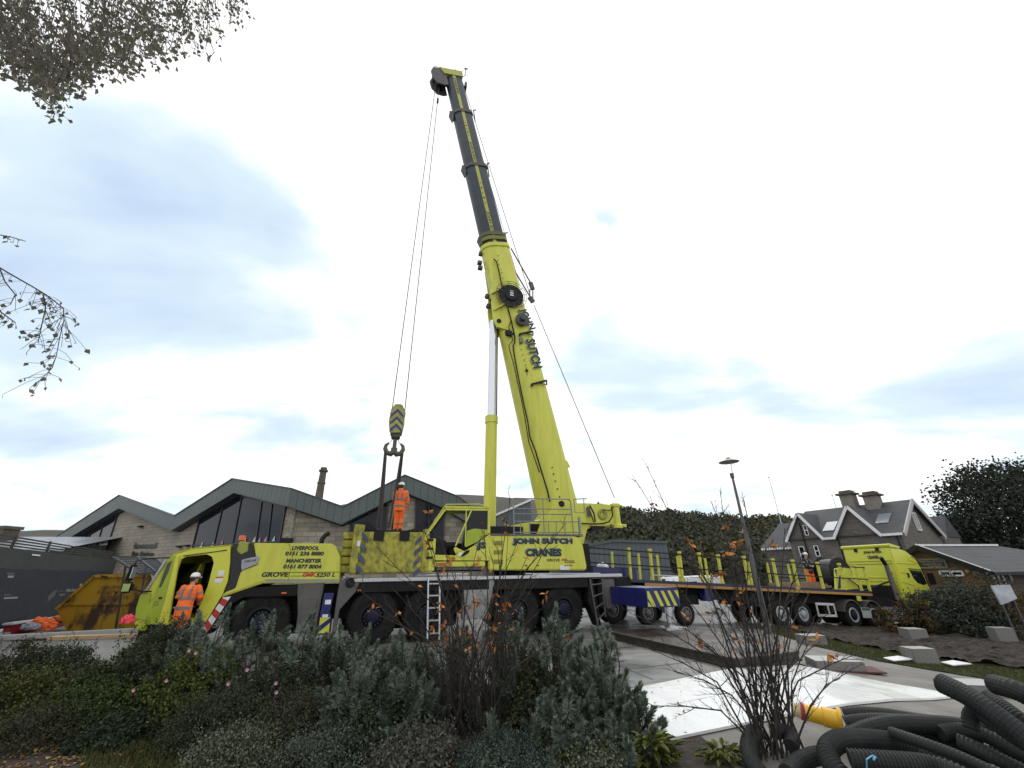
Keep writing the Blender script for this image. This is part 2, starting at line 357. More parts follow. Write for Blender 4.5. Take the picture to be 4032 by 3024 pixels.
# ---------------------------------------------------------------- far hill and its woods
def crest(x): 
    pts = [(-3000, 2140), (-400, 2100), (600, 2080), (1250, 2010), (1600, 1962), (1800, 1948), (1950, 1958), (2150, 1975), (2330, 2000), (2480, 2022), (2700, 2030), (2900, 2052), (3050, 2050), (3250, 2070), (3500, 2110), (4200, 2140), (6000, 2170)]
    for (a, p), (b, q) in zip(pts, pts[1:]):
        if a <= x <= b: return p+(q-p)*(x-a)/(b-a)
HC = []
for x in range(-600, 4900, 55):
    d = ray(x, crest(x)); h = math.hypot(d[0], d[1]); HC.append((x, d/h))
bm = bmesh.new(); rows = []
for j, (dist, fr) in enumerate(((95, 0.0), (120, .18), (150, .40), (185, .66), (225, .88), (262, 1.0), (330, .85), (500, .5))):
    row = []
    for x, d in HC:
        top = EYE+d[2]*262-(6 if x > 2250 else 0); z = -2.5+(top+2.5)*fr + (mn.noise(Vector((x*.004, j, 0)))*2*min(1, fr*3) if fr < 1 else 0)
        if fr == 1: z += mn.noise(Vector((x*.01, 3, 0)))*.8
        row.append(bm.verts.new((d[0]*dist, d[1]*dist, z)))
    rows.append(row)
for r0, r1 in zip(rows, rows[1:]):
    for i in range(len(HC)-1): bm.faces.new((r0[i], r0[i+1], r1[i+1], r1[i]))
me = bpy.data.meshes.new('hill'); bm.to_mesh(me); bm.free()
me.materials.append(mat('moorland', (.036, .034, .026), .95, c2=(.065, .058, .042), scale=.05, bump=.3, bscale=.5, bdist=1))
me.polygons.foreach_set('use_smooth', [True]*len(me.polygons))
o = bpy.data.objects.new('hill', me); COL.objects.link(o); tag(o, kind='structure')
def hillz(i, t):
    "point on hill: column i (float), row t (float)"
    i0 = int(i); f = i-i0; j0 = int(t); g = t-j0
    vs = me.vertices; n = len(HC); P = lambda a, b: Vector(vs[b*n+a].co)
    return P(i0, j0).lerp(P(i0+1, j0), f).lerp(P(i0, j0+1).lerp(P(i0+1, j0+1), f), g)
WOOD = mat('woodland_leaves', (.03, .04, .02), .95, island=[(.050, .058, .040), (.070, .078, .050), (.058, .066, .050), (.092, .086, .052), (.062, .062, .044)], spec=.1)
WOODY = mat('yellow_woodland_leaves', (.1, .08, .02), .95, island=[(.085, .075, .028), (.12, .095, .035), (.065, .06, .028)], spec=.1)
Vg, Vy = [], []
for k in range(1700):
    i = rnd.uniform(32, len(HC)-2.01); t = rnd.uniform(.1, 5.1)**1.0
    xpx = HC[int(i)][0]
    if xpx < 2350 and t > 3.2+(xpx-1700)/500: continue
    if xpx < 2300: continue
    p = hillz(i, min(t, 4.99)); d = math.hypot(p.x, p.y); s = rnd.uniform(3.2, 6.0)*(.8+d/500)
    n = 120; q = unit(n); q[:, 2] = np.abs(q[:, 2])*1.15-.2; rr = nrg.uniform(.72, 1.05, n)[:, None]
    c = np.array([p.x, p.y, p.z+s*.45]); P = c+q*rr*np.array([s*.8, s*.8, s*.75])
    Q = leaves(P, s*.20, s*.17)
    (Vy if rnd.random() < .07 else Vg).append(Q)
o = quads('woodland', np.concatenate(Vg), WOOD); tag(o, kind='stuff', label='dark autumn woodland covering the hillside behind the yard', cat='woodland')
o = quads('woodland', np.concatenate(Vy), WOODY); tag(o, kind='stuff', label='scattered yellowing treetops among the dark hillside wood', cat='woodland')

# ---------------------------------------------------------------- bus station
def c1(x, y): return x/1.6385, 1700+y/1.6385
def c2_(x, y): return 1300+x/1.843, 1800+y/1.843
def c8(x, y): return 1000+x/3.318, 1750+y/3.318
def cD(x, y): return x/3.16, 2050+y/3.16
STONE = mat('ashlar_stone', (.30, .27, .22), .8, c2=(.245, .22, .18), kind='brick', bw=.75, bh=.26, ms=.014, scale=.8, mortar=(.14, .125, .10))
STONE2 = mat('split_stone', (.36, .33, .27), .85, c2=(.19, .17, .14), kind='brick', bw=.8, bh=.28, ms=.012, scale=1.5, mortar=(.12, .11, .09))
ZINC = mat('green_grey_zinc', (.075, .098, .098), .5, c2=(.085, .108, .108), kind='cladding', bw=.48, bh=30, ms=.02, scale=.5, mortar=(.03, .04, .04))
ZTRIM = mat('zinc_trim', (.06, .075, .075), .5)
BGLASS = mat('tinted_station_glass', (.012, .013, .022), .07, spec=.22)
MULL = mat('dark_mullion', (.02, .02, .025), .5)
FA = Frame((-14.3, 27, 0), R(-27)); FB = Frame((-14.3, 27, 0), R(8))
bus = thing('bus_station', 'pale stone bus station with zigzag grey-green roof behind the crane', 'building')
eA = bpy.data.objects.new('west_wing', None); eB = bpy.data.objects.new('east_wing', None)
def poly(fr, pts, v=0.0): return [fr.px(x, y, v) for x, y in pts]
def inframe(o, fr): o.parent = bus; o.matrix_world = fr.M; return o
topA = poly(FA, [c1(345, 690), c1(770, 410), c1(1125, 545), c1(1500, 305), (1148, 1925)])
botA = poly(FA, [c1(325, 755), c1(770, 490), c1(1105, 635), c1(1510, 390), (1145, 1990)])
topB = poly(FB, [(1148, 1925), (1350, 1997), (1594, 1872), (1805, 1957), (1850, 1990)])
botB = poly(FB, [(1145, 1990), (1344, 2062), (1596, 1936), (1750, 1998), (1850, 2060)])
topA[-1] = (0, topA[-1][1]); botA[-1] = (0, botA[-1][1]); topB[0] = (0, topA[-1][1]); botB[0] = (0, botA[-1][1])
for fr, tp, bt, D in ((FA, topA, botA, 13), (FB, topB, botB, 13)):
    m = MB(); n = len(tp)
    for i in range(n-1): m.prism([bt[i], bt[i+1], tp[i+1], tp[i]], 0, .25)
    inframe(m.build('fascia', ZINC), fr)
    m = MB()
    for i in range(n-1):
        a, b = tp[i], tp[i+1]; q = -3.4; m.add([(a[0], -.06, a[1]), (b[0], -.06, b[1]), (b[0], -.06, b[1]+.07), (a[0], -.06, a[1]+.07), (a[0], D, a[1]+q), (b[0], D, b[1]+q), (b[0], D, b[1]+q+.07), (a[0], D, a[1]+q+.07)], [(0, 1, 2, 3), (7, 6, 5, 4), (3, 2, 6, 7), (0, 4, 5, 1)])
        m.prism([(bt[i][0], bt[i][1]-.06), (bt[i+1][0], bt[i+1][1]-.06), bt[i+1], bt[i]], -.03, .9)
    inframe(m.build('roof', ZTRIM), fr)
wallA = [(botA[0][0]+.1, 0)]+botA+[(0, 0)]; wallB = [(0, 0)]+botB+[(botB[-1][0], 0)]
def down(P, e=.12): return [(p[0], max(0, p[1]-e)) for p in P]
inframe(MB().prism(down(wallA), .6, .9).build('wall', STONE), FA)
inframe(MB().prism(down(wallB), .6, .9).build('wall', STONE2), FB)
inframe(MB().box((botA[0][0]+.3, 1, 0), (0, 11, 3.0)).box((botA[0][0]+.1, .9, 0), (botA[0][0]+.3, 11, 3.2)).build('rear_wall', STONE), FA)
def glazing(fr, outline, mulls, name='window', bars=()):
    P = poly(fr, outline, .55); w = inframe(MB().prism(P, .55, .585).build(name, BGLASS), fr)
    m = MB(); n = len(P)
    for i in range(n): m.beam((P[i][0], .53, P[i][1]), (P[(i+1) % n][0], .53, P[(i+1) % n][1]), .09)
    for (a, b) in list(mulls)+list(bars):
        p, q = fr.px(*a, .53), fr.px(*b, .53); m.beam((p[0], .525, p[1]), (q[0], .525, q[1]), .07)
    f = m.build('frame', MULL); f.parent = w; return w
glazing(FA, [c1(370, 752), c1(770, 506), c1(665, 830), c1(380, 830)], [(c1(600, 612), c1(525, 830)), (c1(672, 568), c1(600, 830)), (c1(520, 662), c1(450, 830))], bars=[(c1(430, 752), c1(695, 733))])
glazing(FA, [c1(1295, 540), c1(1508, 408), c1(1845, 480), c1(1780, 860), c1(1215, 860)],
        [(c1(1445, 450), c1(1350, 860)), (c1(1560, 420), c1(1475, 860)), (c1(1690, 448), c1(1630, 860)), (c1(1757, 462), c1(1710, 860))], bars=[(c1(1240, 735), c1(1800, 708))])
glazing(FB, [(1381, 2052), (1527, 1972), (1520, 2150), (1375, 2150)], [((1455, 2010), (1450, 2150))])
glazing(FB, [(1638, 1960), (1748, 2008), (1745, 2150), (1632, 2150)], [((1690, 1985), (1688, 2150))])
GSIGN = mat('pale_green_sign', (.40, .55, .42), .5, c2=(.5, .62, .5), scale=2); DGREEN = mat('green_leaf_motif', (.02, .16, .05), .5)
P = poly(FA, [c1(440, 752), c1(690, 735), c1(665, 800), c1(425, 812)], .5); sg = inframe(MB().prism(P, .5, .52).build('sign_panel', GSIGN), FA)
p0 = FA.px(*c1(470, 800), .49); p1 = FA.px(*c1(600, 792), .49); p2 = FA.px(*c1(478, 762), .49)
t_ = text('arch living', mat('sign_lettering', (.03, .10, .04), .5), None, (p0[0], .49, p0[1]), (p1[0]-p0[0], 0, p1[1]-p0[1]), (p2[0]-p0[0], 0, p2[1]-p0[1])); t_.parent = sg
P = poly(FA, [c1(655, 742), c1(690, 738), c1(665, 800), c1(640, 800)], .48); MB().prism(P, .48, .495).build('motif', DGREEN, sg)
STX = mat('sign_stainless_letters', (.06, .06, .06), .4, .5)
for s_, BL, BR, TL in (('Rawtenstall', (1655, 350), (1935, 347), (1672, 278)), ('Bus Station', (1630, 438), (1903, 442), (1648, 380))):
    a, b, c = [FA.px(*cD(*p), .55) for p in (BL, BR, TL)]
    t = text(s_, STX, None, (a[0], .55, a[1]), (b[0]-a[0], 0, b[1]-a[1]), (0, 0, c[1]-a[1]), bold=.05); inframe(t, FA)
# bunting stickers along the big window, wall lights
for (x, y, cc) in ((1580, 700, (.5, .25, .35)), (1640, 695, (.55, .6, .35)), (1672, 700, (.5, .25, .35)), (1712, 695, (.5, .25, .35)), (1765, 692, (.4, .55, .65)), (1430, 718, (.5, .3, .4)), (1375, 722, (.6, .6, .6)), (1300, 728, (.55, .6, .5))):
    p = FA.px(*c1(x, y), .5); sz = .19
    inframe(MB().prism([(p[0]-sz, p[1]-sz), (p[0]+sz*.7, p[1]-sz*.9), (p[0]+sz*.3, p[1]+sz)], .5, .51).build('window_sticker', mat('sticker_colour', cc, .6)), FA)
for (x, y) in (c1(900, 612), c1(1200, 735), c1(1150, 741)):
    p = FA.px(x, y, .4); inframe(MB().box((p[0]-.22, .3, p[1]-.06), (p[0]+.22, .6, p[1]+.06)).build('wall_light', BLK, bevel=.02), FA)
p = FB.px(*c8(425, 1255), .5); inframe(MB().box((p[0]-.35, .4, p[1]-.14), (p[0]+.35, .6, p[1]+.14)).build('wall_light', BLK, bevel=.02), FB)

# small gabled canopy and grey clad sheds beyond the crane
CLAD = mat('grey_blue_cladding', (.075, .09, .105), .5, c2=(.085, .10, .115), kind='cladding', bw=.38, bh=30, ms=.02, scale=.4, mortar=(.03, .035, .04))
FC = Frame((0.2, 33, 0), R(6)); sh = thing('clad_shed', 'grey ribbed shed with sloping white roof edge seen behind the crane railing', 'shed', frame=FC)
P = poly(FC, [(1925, 2045), (2090, 1972), (2092, 2150), (1925, 2150)]); P[2] = (P[2][0], 0); P[3] = (P[3][0], 0)
MB().prism(P, 0, 9).build('wall', CLAD, sh); MB().beam((P[0][0]-.1, -.05, P[0][1]+.06), (P[1][0], -.05, P[1][1]+.06), .16, .14).build('roof_trim', WHITE, sh)
FD = Frame(tuple(atY(2290, 2250, 34)[:2])+(0,), R(10)); FD.o[2] = -1; FD = Frame(FD.o, R(10)); sh = thing('clad_shed', 'long low dark shed of ribbed blue-grey cladding behind the trailer stakes', 'shed', frame=FD)
P = poly(FD, [(2285, 2155), (2412, 2132), (2625, 2138)]); P = P+[(P[2][0], 0), (P[0][0], 0)]
MB().prism(P, 0, 12).build('wall', CLAD, sh)
m = MB()
for i in (0, 1): m.beam((P[i][0], -.1, P[i][1]+.05), (P[i+1][0], -.1, P[i+1][1]+.05), .12, .18)
m.build('roof_trim', ZTRIM, sh)

# mill chimney, far left roof
t = thing('mill_chimney', 'tall tapering stone mill chimney rising behind the zigzag roof', 'chimney', tuple(atY(1240, 2050, 75)[:2])+(0,))
zt = atY(1254, 1842, 75); z1 = atY(1246, 1905, 75)[2]; CST = mat('sooty_stone', (.085, .072, .058), .9, c2=(.13, .11, .085), kind='brick', bw=.9, bh=.4, scale=1)
H_ = zt[2]
MB().lathe([(1.1, 0), (.72, H_*.72), (.58, H_-.9), (.60, H_-.85), (.82, H_-.7), (.82, H_-.45), (.60, H_-.4), (.58, H_), (.4, H_)], (0, 0, 0), 'z', 8).build('shaft', CST, t)
MB().lathe([(.60, z1-.1), (.74, z1), (.74, z1+.25), (.58, z1+.3)], (0, 0, 0), 'z', 8).build('band', CST, t)
SLATE = mat('grey_slate', (.048, .050, .056), .75, c2=(.065, .067, .073), kind='slate', bw=.34, bh=.2, ms=.008, scale=.6, mortar=(.025, .025, .03))
PSLATE = mat('pale_wet_slate', (.26, .26, .28), .3, c2=(.32, .32, .34), kind='slate', bw=.34, bh=.2, ms=.008, scale=.6)
FE = Frame(tuple(atY(100, 2150, 34)[:2])+(.5,), R(-8)); t = thing('terraced_house', 'far house with shining pale roof and stone chimney above the hoarding', 'house', frame=FE)
P = poly(FE, [(-60, 2100), (30, 2105), (205, 2126), (205, 2160), (60, 2160), (-60, 2160)])
ez = FE.px(150, 2162)[1]; rz = FE.px(100, 2108, 4)[1]; ul = P[0][0]-6; ur = P[2][0]+1.5
MB().add([(ul, 0, ez), (ur, 0, ez), (ur, 4, rz-.4), (ul, 4, rz), (ul, 8, ez), (ur, 8, ez), (ul, 0, ez-.2), (ur, 0, ez-.2)], [(0, 1, 2, 3), (3, 2, 5, 4), (6, 7, 1, 0)]).build('roof', PSLATE, t)
MB().box((ul+.2, .3, 0), (ur-.2, 7.7, ez)).build('wall', CST, t)
a = FE.px(-30, 2078, 3); b = FE.px(52, 2078, 3); MB().box((a[0], 2.4, ez-.5), (b[0], 3.6, a[1]-.2)).box((a[0]-.15, 2.3, a[1]-.2), (b[0]+.15, 3.7, a[1]+.05)).build('chimney', CST, t)

# ---------------------------------------------------------------- gabled stone house on the right
def zA(x, y): return 3000+x/2.766, 1900+y/2.766
BR_ = mat('dark_house_stone', (.145, .132, .116), .9, c2=(.105, .096, .086), kind='brick', bw=.45, bh=.16, ms=.014, scale=.7, mortar=(.10, .095, .085))
QUO = mat('dressed_stone', (.22, .2, .17), .85, c2=(.17, .155, .135), scale=3)
o3 = atY(*zA(1495, 560), 38); FH = Frame((o3[0], o3[1], -1.3), R(-58))
def hp(x, y, v=0.0): return FH.px(*zA(x, y), v)
hs = thing('stone_house', 'large gabled dark stone house with white bargeboards and two stout chimneys', 'house', frame=FH)
e0 = hp(300, 640); g1 = hp(400, 340); e1 = hp(668, 608); e2 = hp(815, 602); g2 = hp(940, 268); e3 = hp(1292, 560); e4 = hp(1495, 553)
ez = (e1[1]+e3[1])/2; e0 = (e0[0], ez); e1 = (e1[0], ez); e2 = (e2[0], ez); e3 = (e3[0], ez); e4 = (0, ez)
g1 = ((e0[0]+e1[0])/2, g1[1]); g2 = ((e2[0]+e3[0])/2, g2[1])
MB().prism([(e0[0], 0), e0, g1, e1, e2, g2, e3, e4, (0, 0)], 0, .35).build('front_wall', BR_, hs)
HD = 5.0; rz_ = hp(1300, 225, HD)[1]; gz = (0, 2*HD)
MB().add([(0, 0, 0), (0, 2*HD, 0), (0, 2*HD, ez), (0, HD, rz_), (0, 0, ez), (-.35, 0.36, 0), (-.35, 2*HD, 0), (-.35, 2*HD, ez), (-.35, HD, rz_), (-.35, .36, ez)],
         [(0, 1, 2, 3, 4), (5, 9, 8, 7, 6)]).build('gable_wall', BR_, hs, fix=False)
m = MB(); m.add([(e0[0], -.25, ez), (.35, -.25, ez), (.35, HD, rz_+.05), (e0[0], HD, rz_+.05), (e0[0], 2*HD, ez), (.35, 2*HD, ez)], [(0, 1, 2, 3), (3, 2, 5, 4)])
for (a, g, b) in ((e0, g1, e1), (e2, g2, e3)):
    x = .15; m.add([(a[0]-x, -.3, a[1]-.1), (g[0], -.3, g[1]+.1), (b[0]+x, -.3, b[1]-.1), (a[0]-x, HD, a[1]-.1), (g[0], HD+1, g[1]+.1), (b[0]+x, HD, b[1]-.1)], [(0, 1, 4, 3), (1, 2, 5, 4)])
m.build('roof', SLATE, hs, fix=False)
m = MB()
for (a, g, b) in ((e0, g1, e1), (e2, g2, e3)):
    m.beam((a[0]-.15, -.34, a[1]-.15), (g[0], -.34, g[1]+.02), .10, .24); m.beam((b[0]+.15, -.34, b[1]-.15), (g[0], -.34, g[1]+.02), .10, .24)
m.beam((e1[0], -.3, ez-.08), (e2[0], -.3, ez-.08), .12, .2); m.beam((e3[0], -.3, ez-.08), (.3, -.3, ez-.08), .12, .2)
m.build('bargeboard', WHITE, hs)
m = MB(); m.beam((.38, -.1, ez-.1), (.38, HD, rz_), .1, .3); m.beam((.38, 2*HD+.1, ez-.1), (.38, HD, rz_), .1, .3)
for k in range(22):
    for s_ in (0, 1):
        f = (k+.5)/22; y = f*HD if s_ else 2*HD-f*HD; z = ez+(rz_-ez)*f-.26; m.cyl((.36, y, z), (.42, y, z), .10, n=8)
m.build('fretted_bargeboard', mat('weathered_white', (.42, .42, .41), .7), hs)
for (a, b, w, h, hh) in ((900, 1045, 250, 95, 125), (1135, 1320, 240, 108, 130)):
    vv = HD*.9; p = hp(a+10, w, vv); q = hp(b-15, w, vv); t0 = hp(a, h, vv); c = (p[0]+q[0])/2; hw = max(.55, abs(q[0]-p[0])/2*.82)
    ch = MB().box((c-hw, vv-.6, ez), (c+hw, vv+.6, t0[1]-.35)).build('chimney', QUO, hs)
    MB().box((c-hw-.22, vv-.82, t0[1]-.42), (c+hw+.22, vv+.82, t0[1]-.25)).box((c-hw*.9, vv-.55, t0[1]-.25), (c+hw*.9, vv+.55, t0[1])).build('cap', CST, ch)
def win(parent, fr, tl, br, conv, v=0.0, mid=True, name='window', fm=WHITE, gm=GLASS):
    a = fr.px(*conv(*tl), v); b = fr.px(*conv(*br), v); x0, x1 = min(a[0], b[0]), max(a[0], b[0]); z0, z1 = min(a[1], b[1]), max(a[1], b[1])
    w = MB().box((x0, v-.03, z0), (x1, v+.02, z1)).build(name, gm, parent)
    m = MB()
    for (p, q) in (((x0, z0), (x1, z0)), ((x0, z1), (x1, z1)), ((x0, z0), (x0, z1)), ((x1, z0), (x1, z1))): m.beam((p[0], v-.05, p[1]), (q[0], v-.05, q[1]), .06, .06)
    if mid == 'v': m.beam(((x0+x1)/2, v-.05, z0), ((x0+x1)/2, v-.05, z1), .06)
    elif mid: m.beam((x0, v-.05, (z0+z1)/2), (x1, v-.05, (z0+z1)/2), .07)
    m.build('frame', fm, w); return w
win(hs, FH, (450, 468), (515, 572), zA); win(hs, FH, (400, 700), (500, 855), zA); win(hs, FH, (565, 690), (640, 800), zA)
for (xx, zt2) in ((hp(400, 400)[0], g1[1]-.9), (e2[0]+.1, ez-.1), (-.2, ez-.1)): MB().cyl((xx, -.1, 0), (xx, -.1, zt2), .06, n=8).build('drainpipe', BLK, hs)
for (x, y, x2, y2) in ((760, 455, 840, 510), (1315, 365, 1380, 425)):
    for vv in (2.6,):
        a = hp(x, y, vv); b = hp(x2, y2, vv); z = (a[1]+b[1])/2; f = lambda z: -.25+(z-ez)/(rz_-ez)*(HD+.25)
        zc = max(ez+.6, min(rz_-.6, z)); uu = (a[0]+b[0])/2
        w = MB().add([(uu-.5, f(zc-.45)-.08, zc-.45+.04), (uu+.5, f(zc-.45)-.08, zc-.45+.04), (uu+.5, f(zc+.45)-.08, zc+.45+.04), (uu-.5, f(zc+.45)-.08, zc+.45+.04)], [(0, 1, 2, 3)]).build('skylight', mat('skylight_glass', (.16, .18, .2), .3), hs)
# windows in the right gable
for (vv, z0, z1) in ((HD, ez+.4, ez+1.9), (HD*.75, ez-2.6, ez-1.0)):
    w = MB().box((.0, vv-.45, z0), (.05, vv+.45, z1)).build('window', GLASS, hs); m = MB()
    for (p, q) in (((vv-.45, z0), (vv+.45, z0)), ((vv-.45, z1), (vv+.45, z1)), ((vv-.45, z0), (vv-.45, z1)), ((vv+.45, z0), (vv+.45, z1)), ((vv, z0), (vv, z1))): m.beam((.07, p[0], p[1]), (.07, q[0], q[1]), .1)
    m.build('frame', WHITE, w)
a = hp(95, 712, 3); b = hp(335, 712, 3); c = hp(150, 455, 7)
m = MB().add([(a[0]-1, 2.7, a[1]), (e0[0], 2.7, a[1]), (e0[0], 7, c[1]), (a[0]-.4, 7, c[1]), (e0[0], 11, a[1]), (a[0]-1, 11, a[1])], [(0, 1, 2, 3), (3, 2, 4, 5)]); m.build('side_roof', SLATE, hs, fix=False)
MB().box((a[0]-.6, 3, 0), (e0[0]-.01, 10.6, a[1]-.05)).build('side_wall', BR_, hs)
m = MB()
for k in range(16): m.cyl((a[0]-.8+k*(e0[0]-a[0]+.6)/15, 2.66, a[1]-.12), (a[0]-.8+k*(e0[0]-a[0]+.6)/15, 2.72, a[1]-.12), .13, n=8)
m.build('fretted_fascia', WHITE, hs)
# second gable peeping out behind on the right
MB().add([(.2, 11, ez), (.2, 15.5, ez), (.2, 13.2, rz_-1.0), (-8, 11, ez), (-8, 15.5, ez), (-8, 13.2, rz_-1.0)], [(0, 2, 5, 3), (2, 1, 4, 5), (0, 1, 2)]).build('rear_roof', SLATE, hs, fix=False)
MB().box((-8, 10.5, 0), (.1, 15.3, ez)).build('rear_wall', BR_, hs)

# ---------------------------------------------------------------- brick bungalow
def zB(x, y): return 3500+x/2.765, 1900+y/2.765
o4 = atY(*zB(1045, 925), 23); FU = Frame((o4[0], o4[1], -1.3), R(15))
def pu(fr, x, y, u=0.0):
    d = ray(x, y); n = fr.A[:, 0]; o = fr.o+n*u; t = ((o-_C) @ n)/(d @ n); P = _C+d*t-fr.o
    return float(P @ fr.A[:, 1]), float(P @ fr.A[:, 2])
bg_ = thing('brick_bungalow', 'low orange brick bungalow with slate roof and dark signboard at far right', 'bungalow', frame=FU)
zE = FU.px(*zB(1045, 925))[1]; va, za = pu(FU, *zB(365, 690)); BW = 2*va
OBR = mat('orange_brick', (.19, .10, .05), .9, c2=(.13, .075, .042), kind='brick', bw=.23, bh=.075, ms=.008, scale=.9, mortar=(.14, .11, .085))
UR = FU.px(*zB(1471, 925))[0]+9
MB().add([(0, 0, 0), (0, BW, 0), (0, BW, zE), (0, va, za), (0, 0, zE)], [(0, 1, 2, 3, 4)]).build('gable_wall', OBR, bg_, fix=False)
MB().box((0.01, 0, 0), (UR, .25, zE)).box((0.01, BW-.25, 0), (UR, BW, zE)).build('wall', mat('dark_brick', (.10, .075, .06), .9, c2=(.07, .055, .045), kind='brick', bw=.23, bh=.075, ms=.008, scale=.9), bg_)
ux = FU.px(*zB(1180, 692), va)[0]; o_ = .45; sl_ = (za-zE)/va
MB().add([(-o_, -o_, zE-o_*sl_), (UR, -o_, zE-o_*sl_), (ux, va, za), (-o_, va, za), (UR, BW+o_, zE-o_*sl_), (-o_, BW+o_, zE-o_*sl_)], [(0, 1, 2, 3), (3, 2, 4, 5), (1, 4, 2)]).build('roof', SLATE, bg_, fix=False)
MB().beam((-o_-.03, -o_, zE-o_*sl_-.08), (-o_-.03, va, za-.05), .06, .26).beam((-o_-.03, BW+o_, zE-o_*sl_-.08), (-o_-.03, va, za-.05), .06, .26).beam((-o_, -o_-.05, zE-o_*sl_-.06), (UR, -o_-.05, zE-o_*sl_-.06), .08, .14).build('bargeboard', BLK, bg_)
MB().beam((-o_-.05, -o_, zE-o_*sl_+.08), (-o_-.05, va, za+.10), .04, .04).beam((-o_, va, za+.04), (ux, va, za+.04), .14, .1).build('ridge_trim', WHITE, bg_)
def uwin(a, b, name, mid=True, fm=WHITE, gm=GLASS, u=0.0):
    p = pu(FU, *zB(*a), u); q = pu(FU, *zB(*b), u); v0, v1 = min(p[0], q[0]), max(p[0], q[0]); z0, z1 = min(p[1], q[1]), max(p[1], q[1])
    w = MB().box((u-.04, v0, z0), (u+.01, v1, z1)).build(name, gm, bg_); m = MB()
    for (s, e) in (((v0, z0), (v1, z0)), ((v0, z1), (v1, z1)), ((v0, z0), (v0, z1)), ((v1, z0), (v1, z1))): m.beam((u-.06, s[0], s[1]), (u-.06, e[0], e[1]), .08)
    if mid: m.beam((u-.06, (v0+v1)/2, z0), (u-.06, (v0+v1)/2, z1), .1)
    m.build('frame', fm, w); return w, v0, v1, z0, z1
uwin((560, 968), (825, 1012), 'window')
sgn, v0, v1, z0, z1 = uwin((250, 842), (650, 925), 'signboard', False, QUO, mat('sign_black', (.03, .025, .02), .5))
LET = mat('sign_silver_letters', (.28, .26, .22), .5)
for (s_, fa, fb, ga, gb) in (('RAWTENSTALL STATION', .02, .98, .62, .88), ('BOOKING OFFICE  CAFE', .3, .86, .30, .50), ('OPEN WEEKENDS', .42, .86, .08, .24)):
    text(s_, LET, sgn, (-.06, v1-(v1-v0)*fa, z0+(z1-z0)*ga), (0, -(v1-v0)*(fb-fa), 0), (0, 0, (z1-z0)*(gb-ga)), bold=.02)
win(bg_, FU, (1095, 972), (1262, 1112), zB, -.01, mid='v'); win(bg_, FU, (1285, 972), (1330, 1070), zB, -.01, mid=False)
p = pu(FU, *zB(865, 965)); MB().lathe([(0, -.12), (.08, -.1), (.08, 0), (0, 0)], (0, p[0], p[1]), 'x', 12).build('wall_lamp', mat('lamp_brass', (.5, .3, .08), .4), bg_)
fb = thing('poster_board', 'white glossy poster board standing in front of the bungalow window', 'poster', tuple(atY(3962, 2345, 19.5)))
MB().add([(-.42, 0, .38), (.36, 0, .40), (.46, .05, -.12), (-.30, .05, -.34), (-.42, .06, .38), (.36, .06, .40), (.46, .11, -.12), (-.30, .11, -.34)], [(0, 1, 2, 3), (7, 6, 5, 4), (0, 4, 5, 1), (1, 5, 6, 2), (2, 6, 7, 3), (3, 7, 4, 0)]).build('panel', mat('poster_white', (.55, .57, .62), .12, c2=(.35, .37, .42), scale=2), fb)
MB().beam((-.25, .08, -.2), (-.25, .1, -2.9), .05).build('leg', STEEL, fb); MB().beam((.3, .08, 0), (.3, .1, -2.9), .05).build('leg', STEEL, fb)

# ---------------------------------------------------------------- big trees
def clumps(n, c, rad, m, size, shell=.55, seed=1, lw=.8, flat=.0, lean=None):
    "leaf-sized faces gathered in n clumps through an ellipsoid"
    q = unit(n); rr = nrg.uniform(shell, 1.0, n)[:, None]**.7
    cc = np.array(c)+q*rr*np.array(rad)
    cl = np.repeat(cc, m, axis=0)+nrg.normal(size=(n*m, 3))*np.array(rad).mean()*.115*np.array([1.2, 1.2, .75])
    return leaves(cl, size, size*lw)
def trunk(mb, base, top, r, seed=0, limbs=7, spread=2.0):
    rn = random.Random(seed); b = Vector(base); t = Vector(top); mid = b.lerp(t, .5)+Vector((rn.uniform(-.2, .2), rn.uniform(-.2, .2), 0))
    mb.tube([b, b.lerp(mid, .15), mid, t], [r*1.3, r, r*.75, r*.3], 8)
    for k in range(limbs):
        f = rn.uniform(.35, .95); s = b.lerp(t, f); a = rn.uniform(0, 6.28); e = s+Vector((math.cos(a)*spread, math.sin(a)*spread, spread*rn.uniform(.5, 1.1)))
        mb.tube([s, s.lerp(e, .5)+Vector((0, 0, .15*spread)), e], [r*.4, r*.25, r*.08], 6)
DLEAF = mat('dark_tree_leaves', (.02, .03, .02), .95, island=[(.026, .032, .026), (.046, .054, .042), (.034, .041, .033), (.062, .066, .048)], spec=.1)
BARK = mat('bark', (.03, .026, .022), .95, c2=(.07, .06, .05), scale=8, bump=.6, bscale=20)
tc_ = atY(3985, 2000, 50); tr = thing('broadleaf_tree', 'huge dark round tree standing behind the bungalow at right', 'tree', (tc_[0], 50, -1.3))
m = MB(); trunk(m, (0, 0, 0), (0, 0, 10), .6, 3, 12, 4.5); m.build('trunk', BARK, tr)
top = atY(3900, 1812, 50)[2]+1.3; hh = (top-2.0)/2
Lv = [clumps(230, (.3, 0, 2.0+hh), (7.3, 6.6, hh*.93), 100, .34, .5), clumps(60, (7.5, -1, 2.2+hh*.9), (5.5, 5, hh*.9), 90, .42, .4), clumps(70, (-1, 0, 3.2), (8, 6, 2.6), 80, .42, .2)]
quads('crown', np.concatenate(Lv), DLEAF, tr)
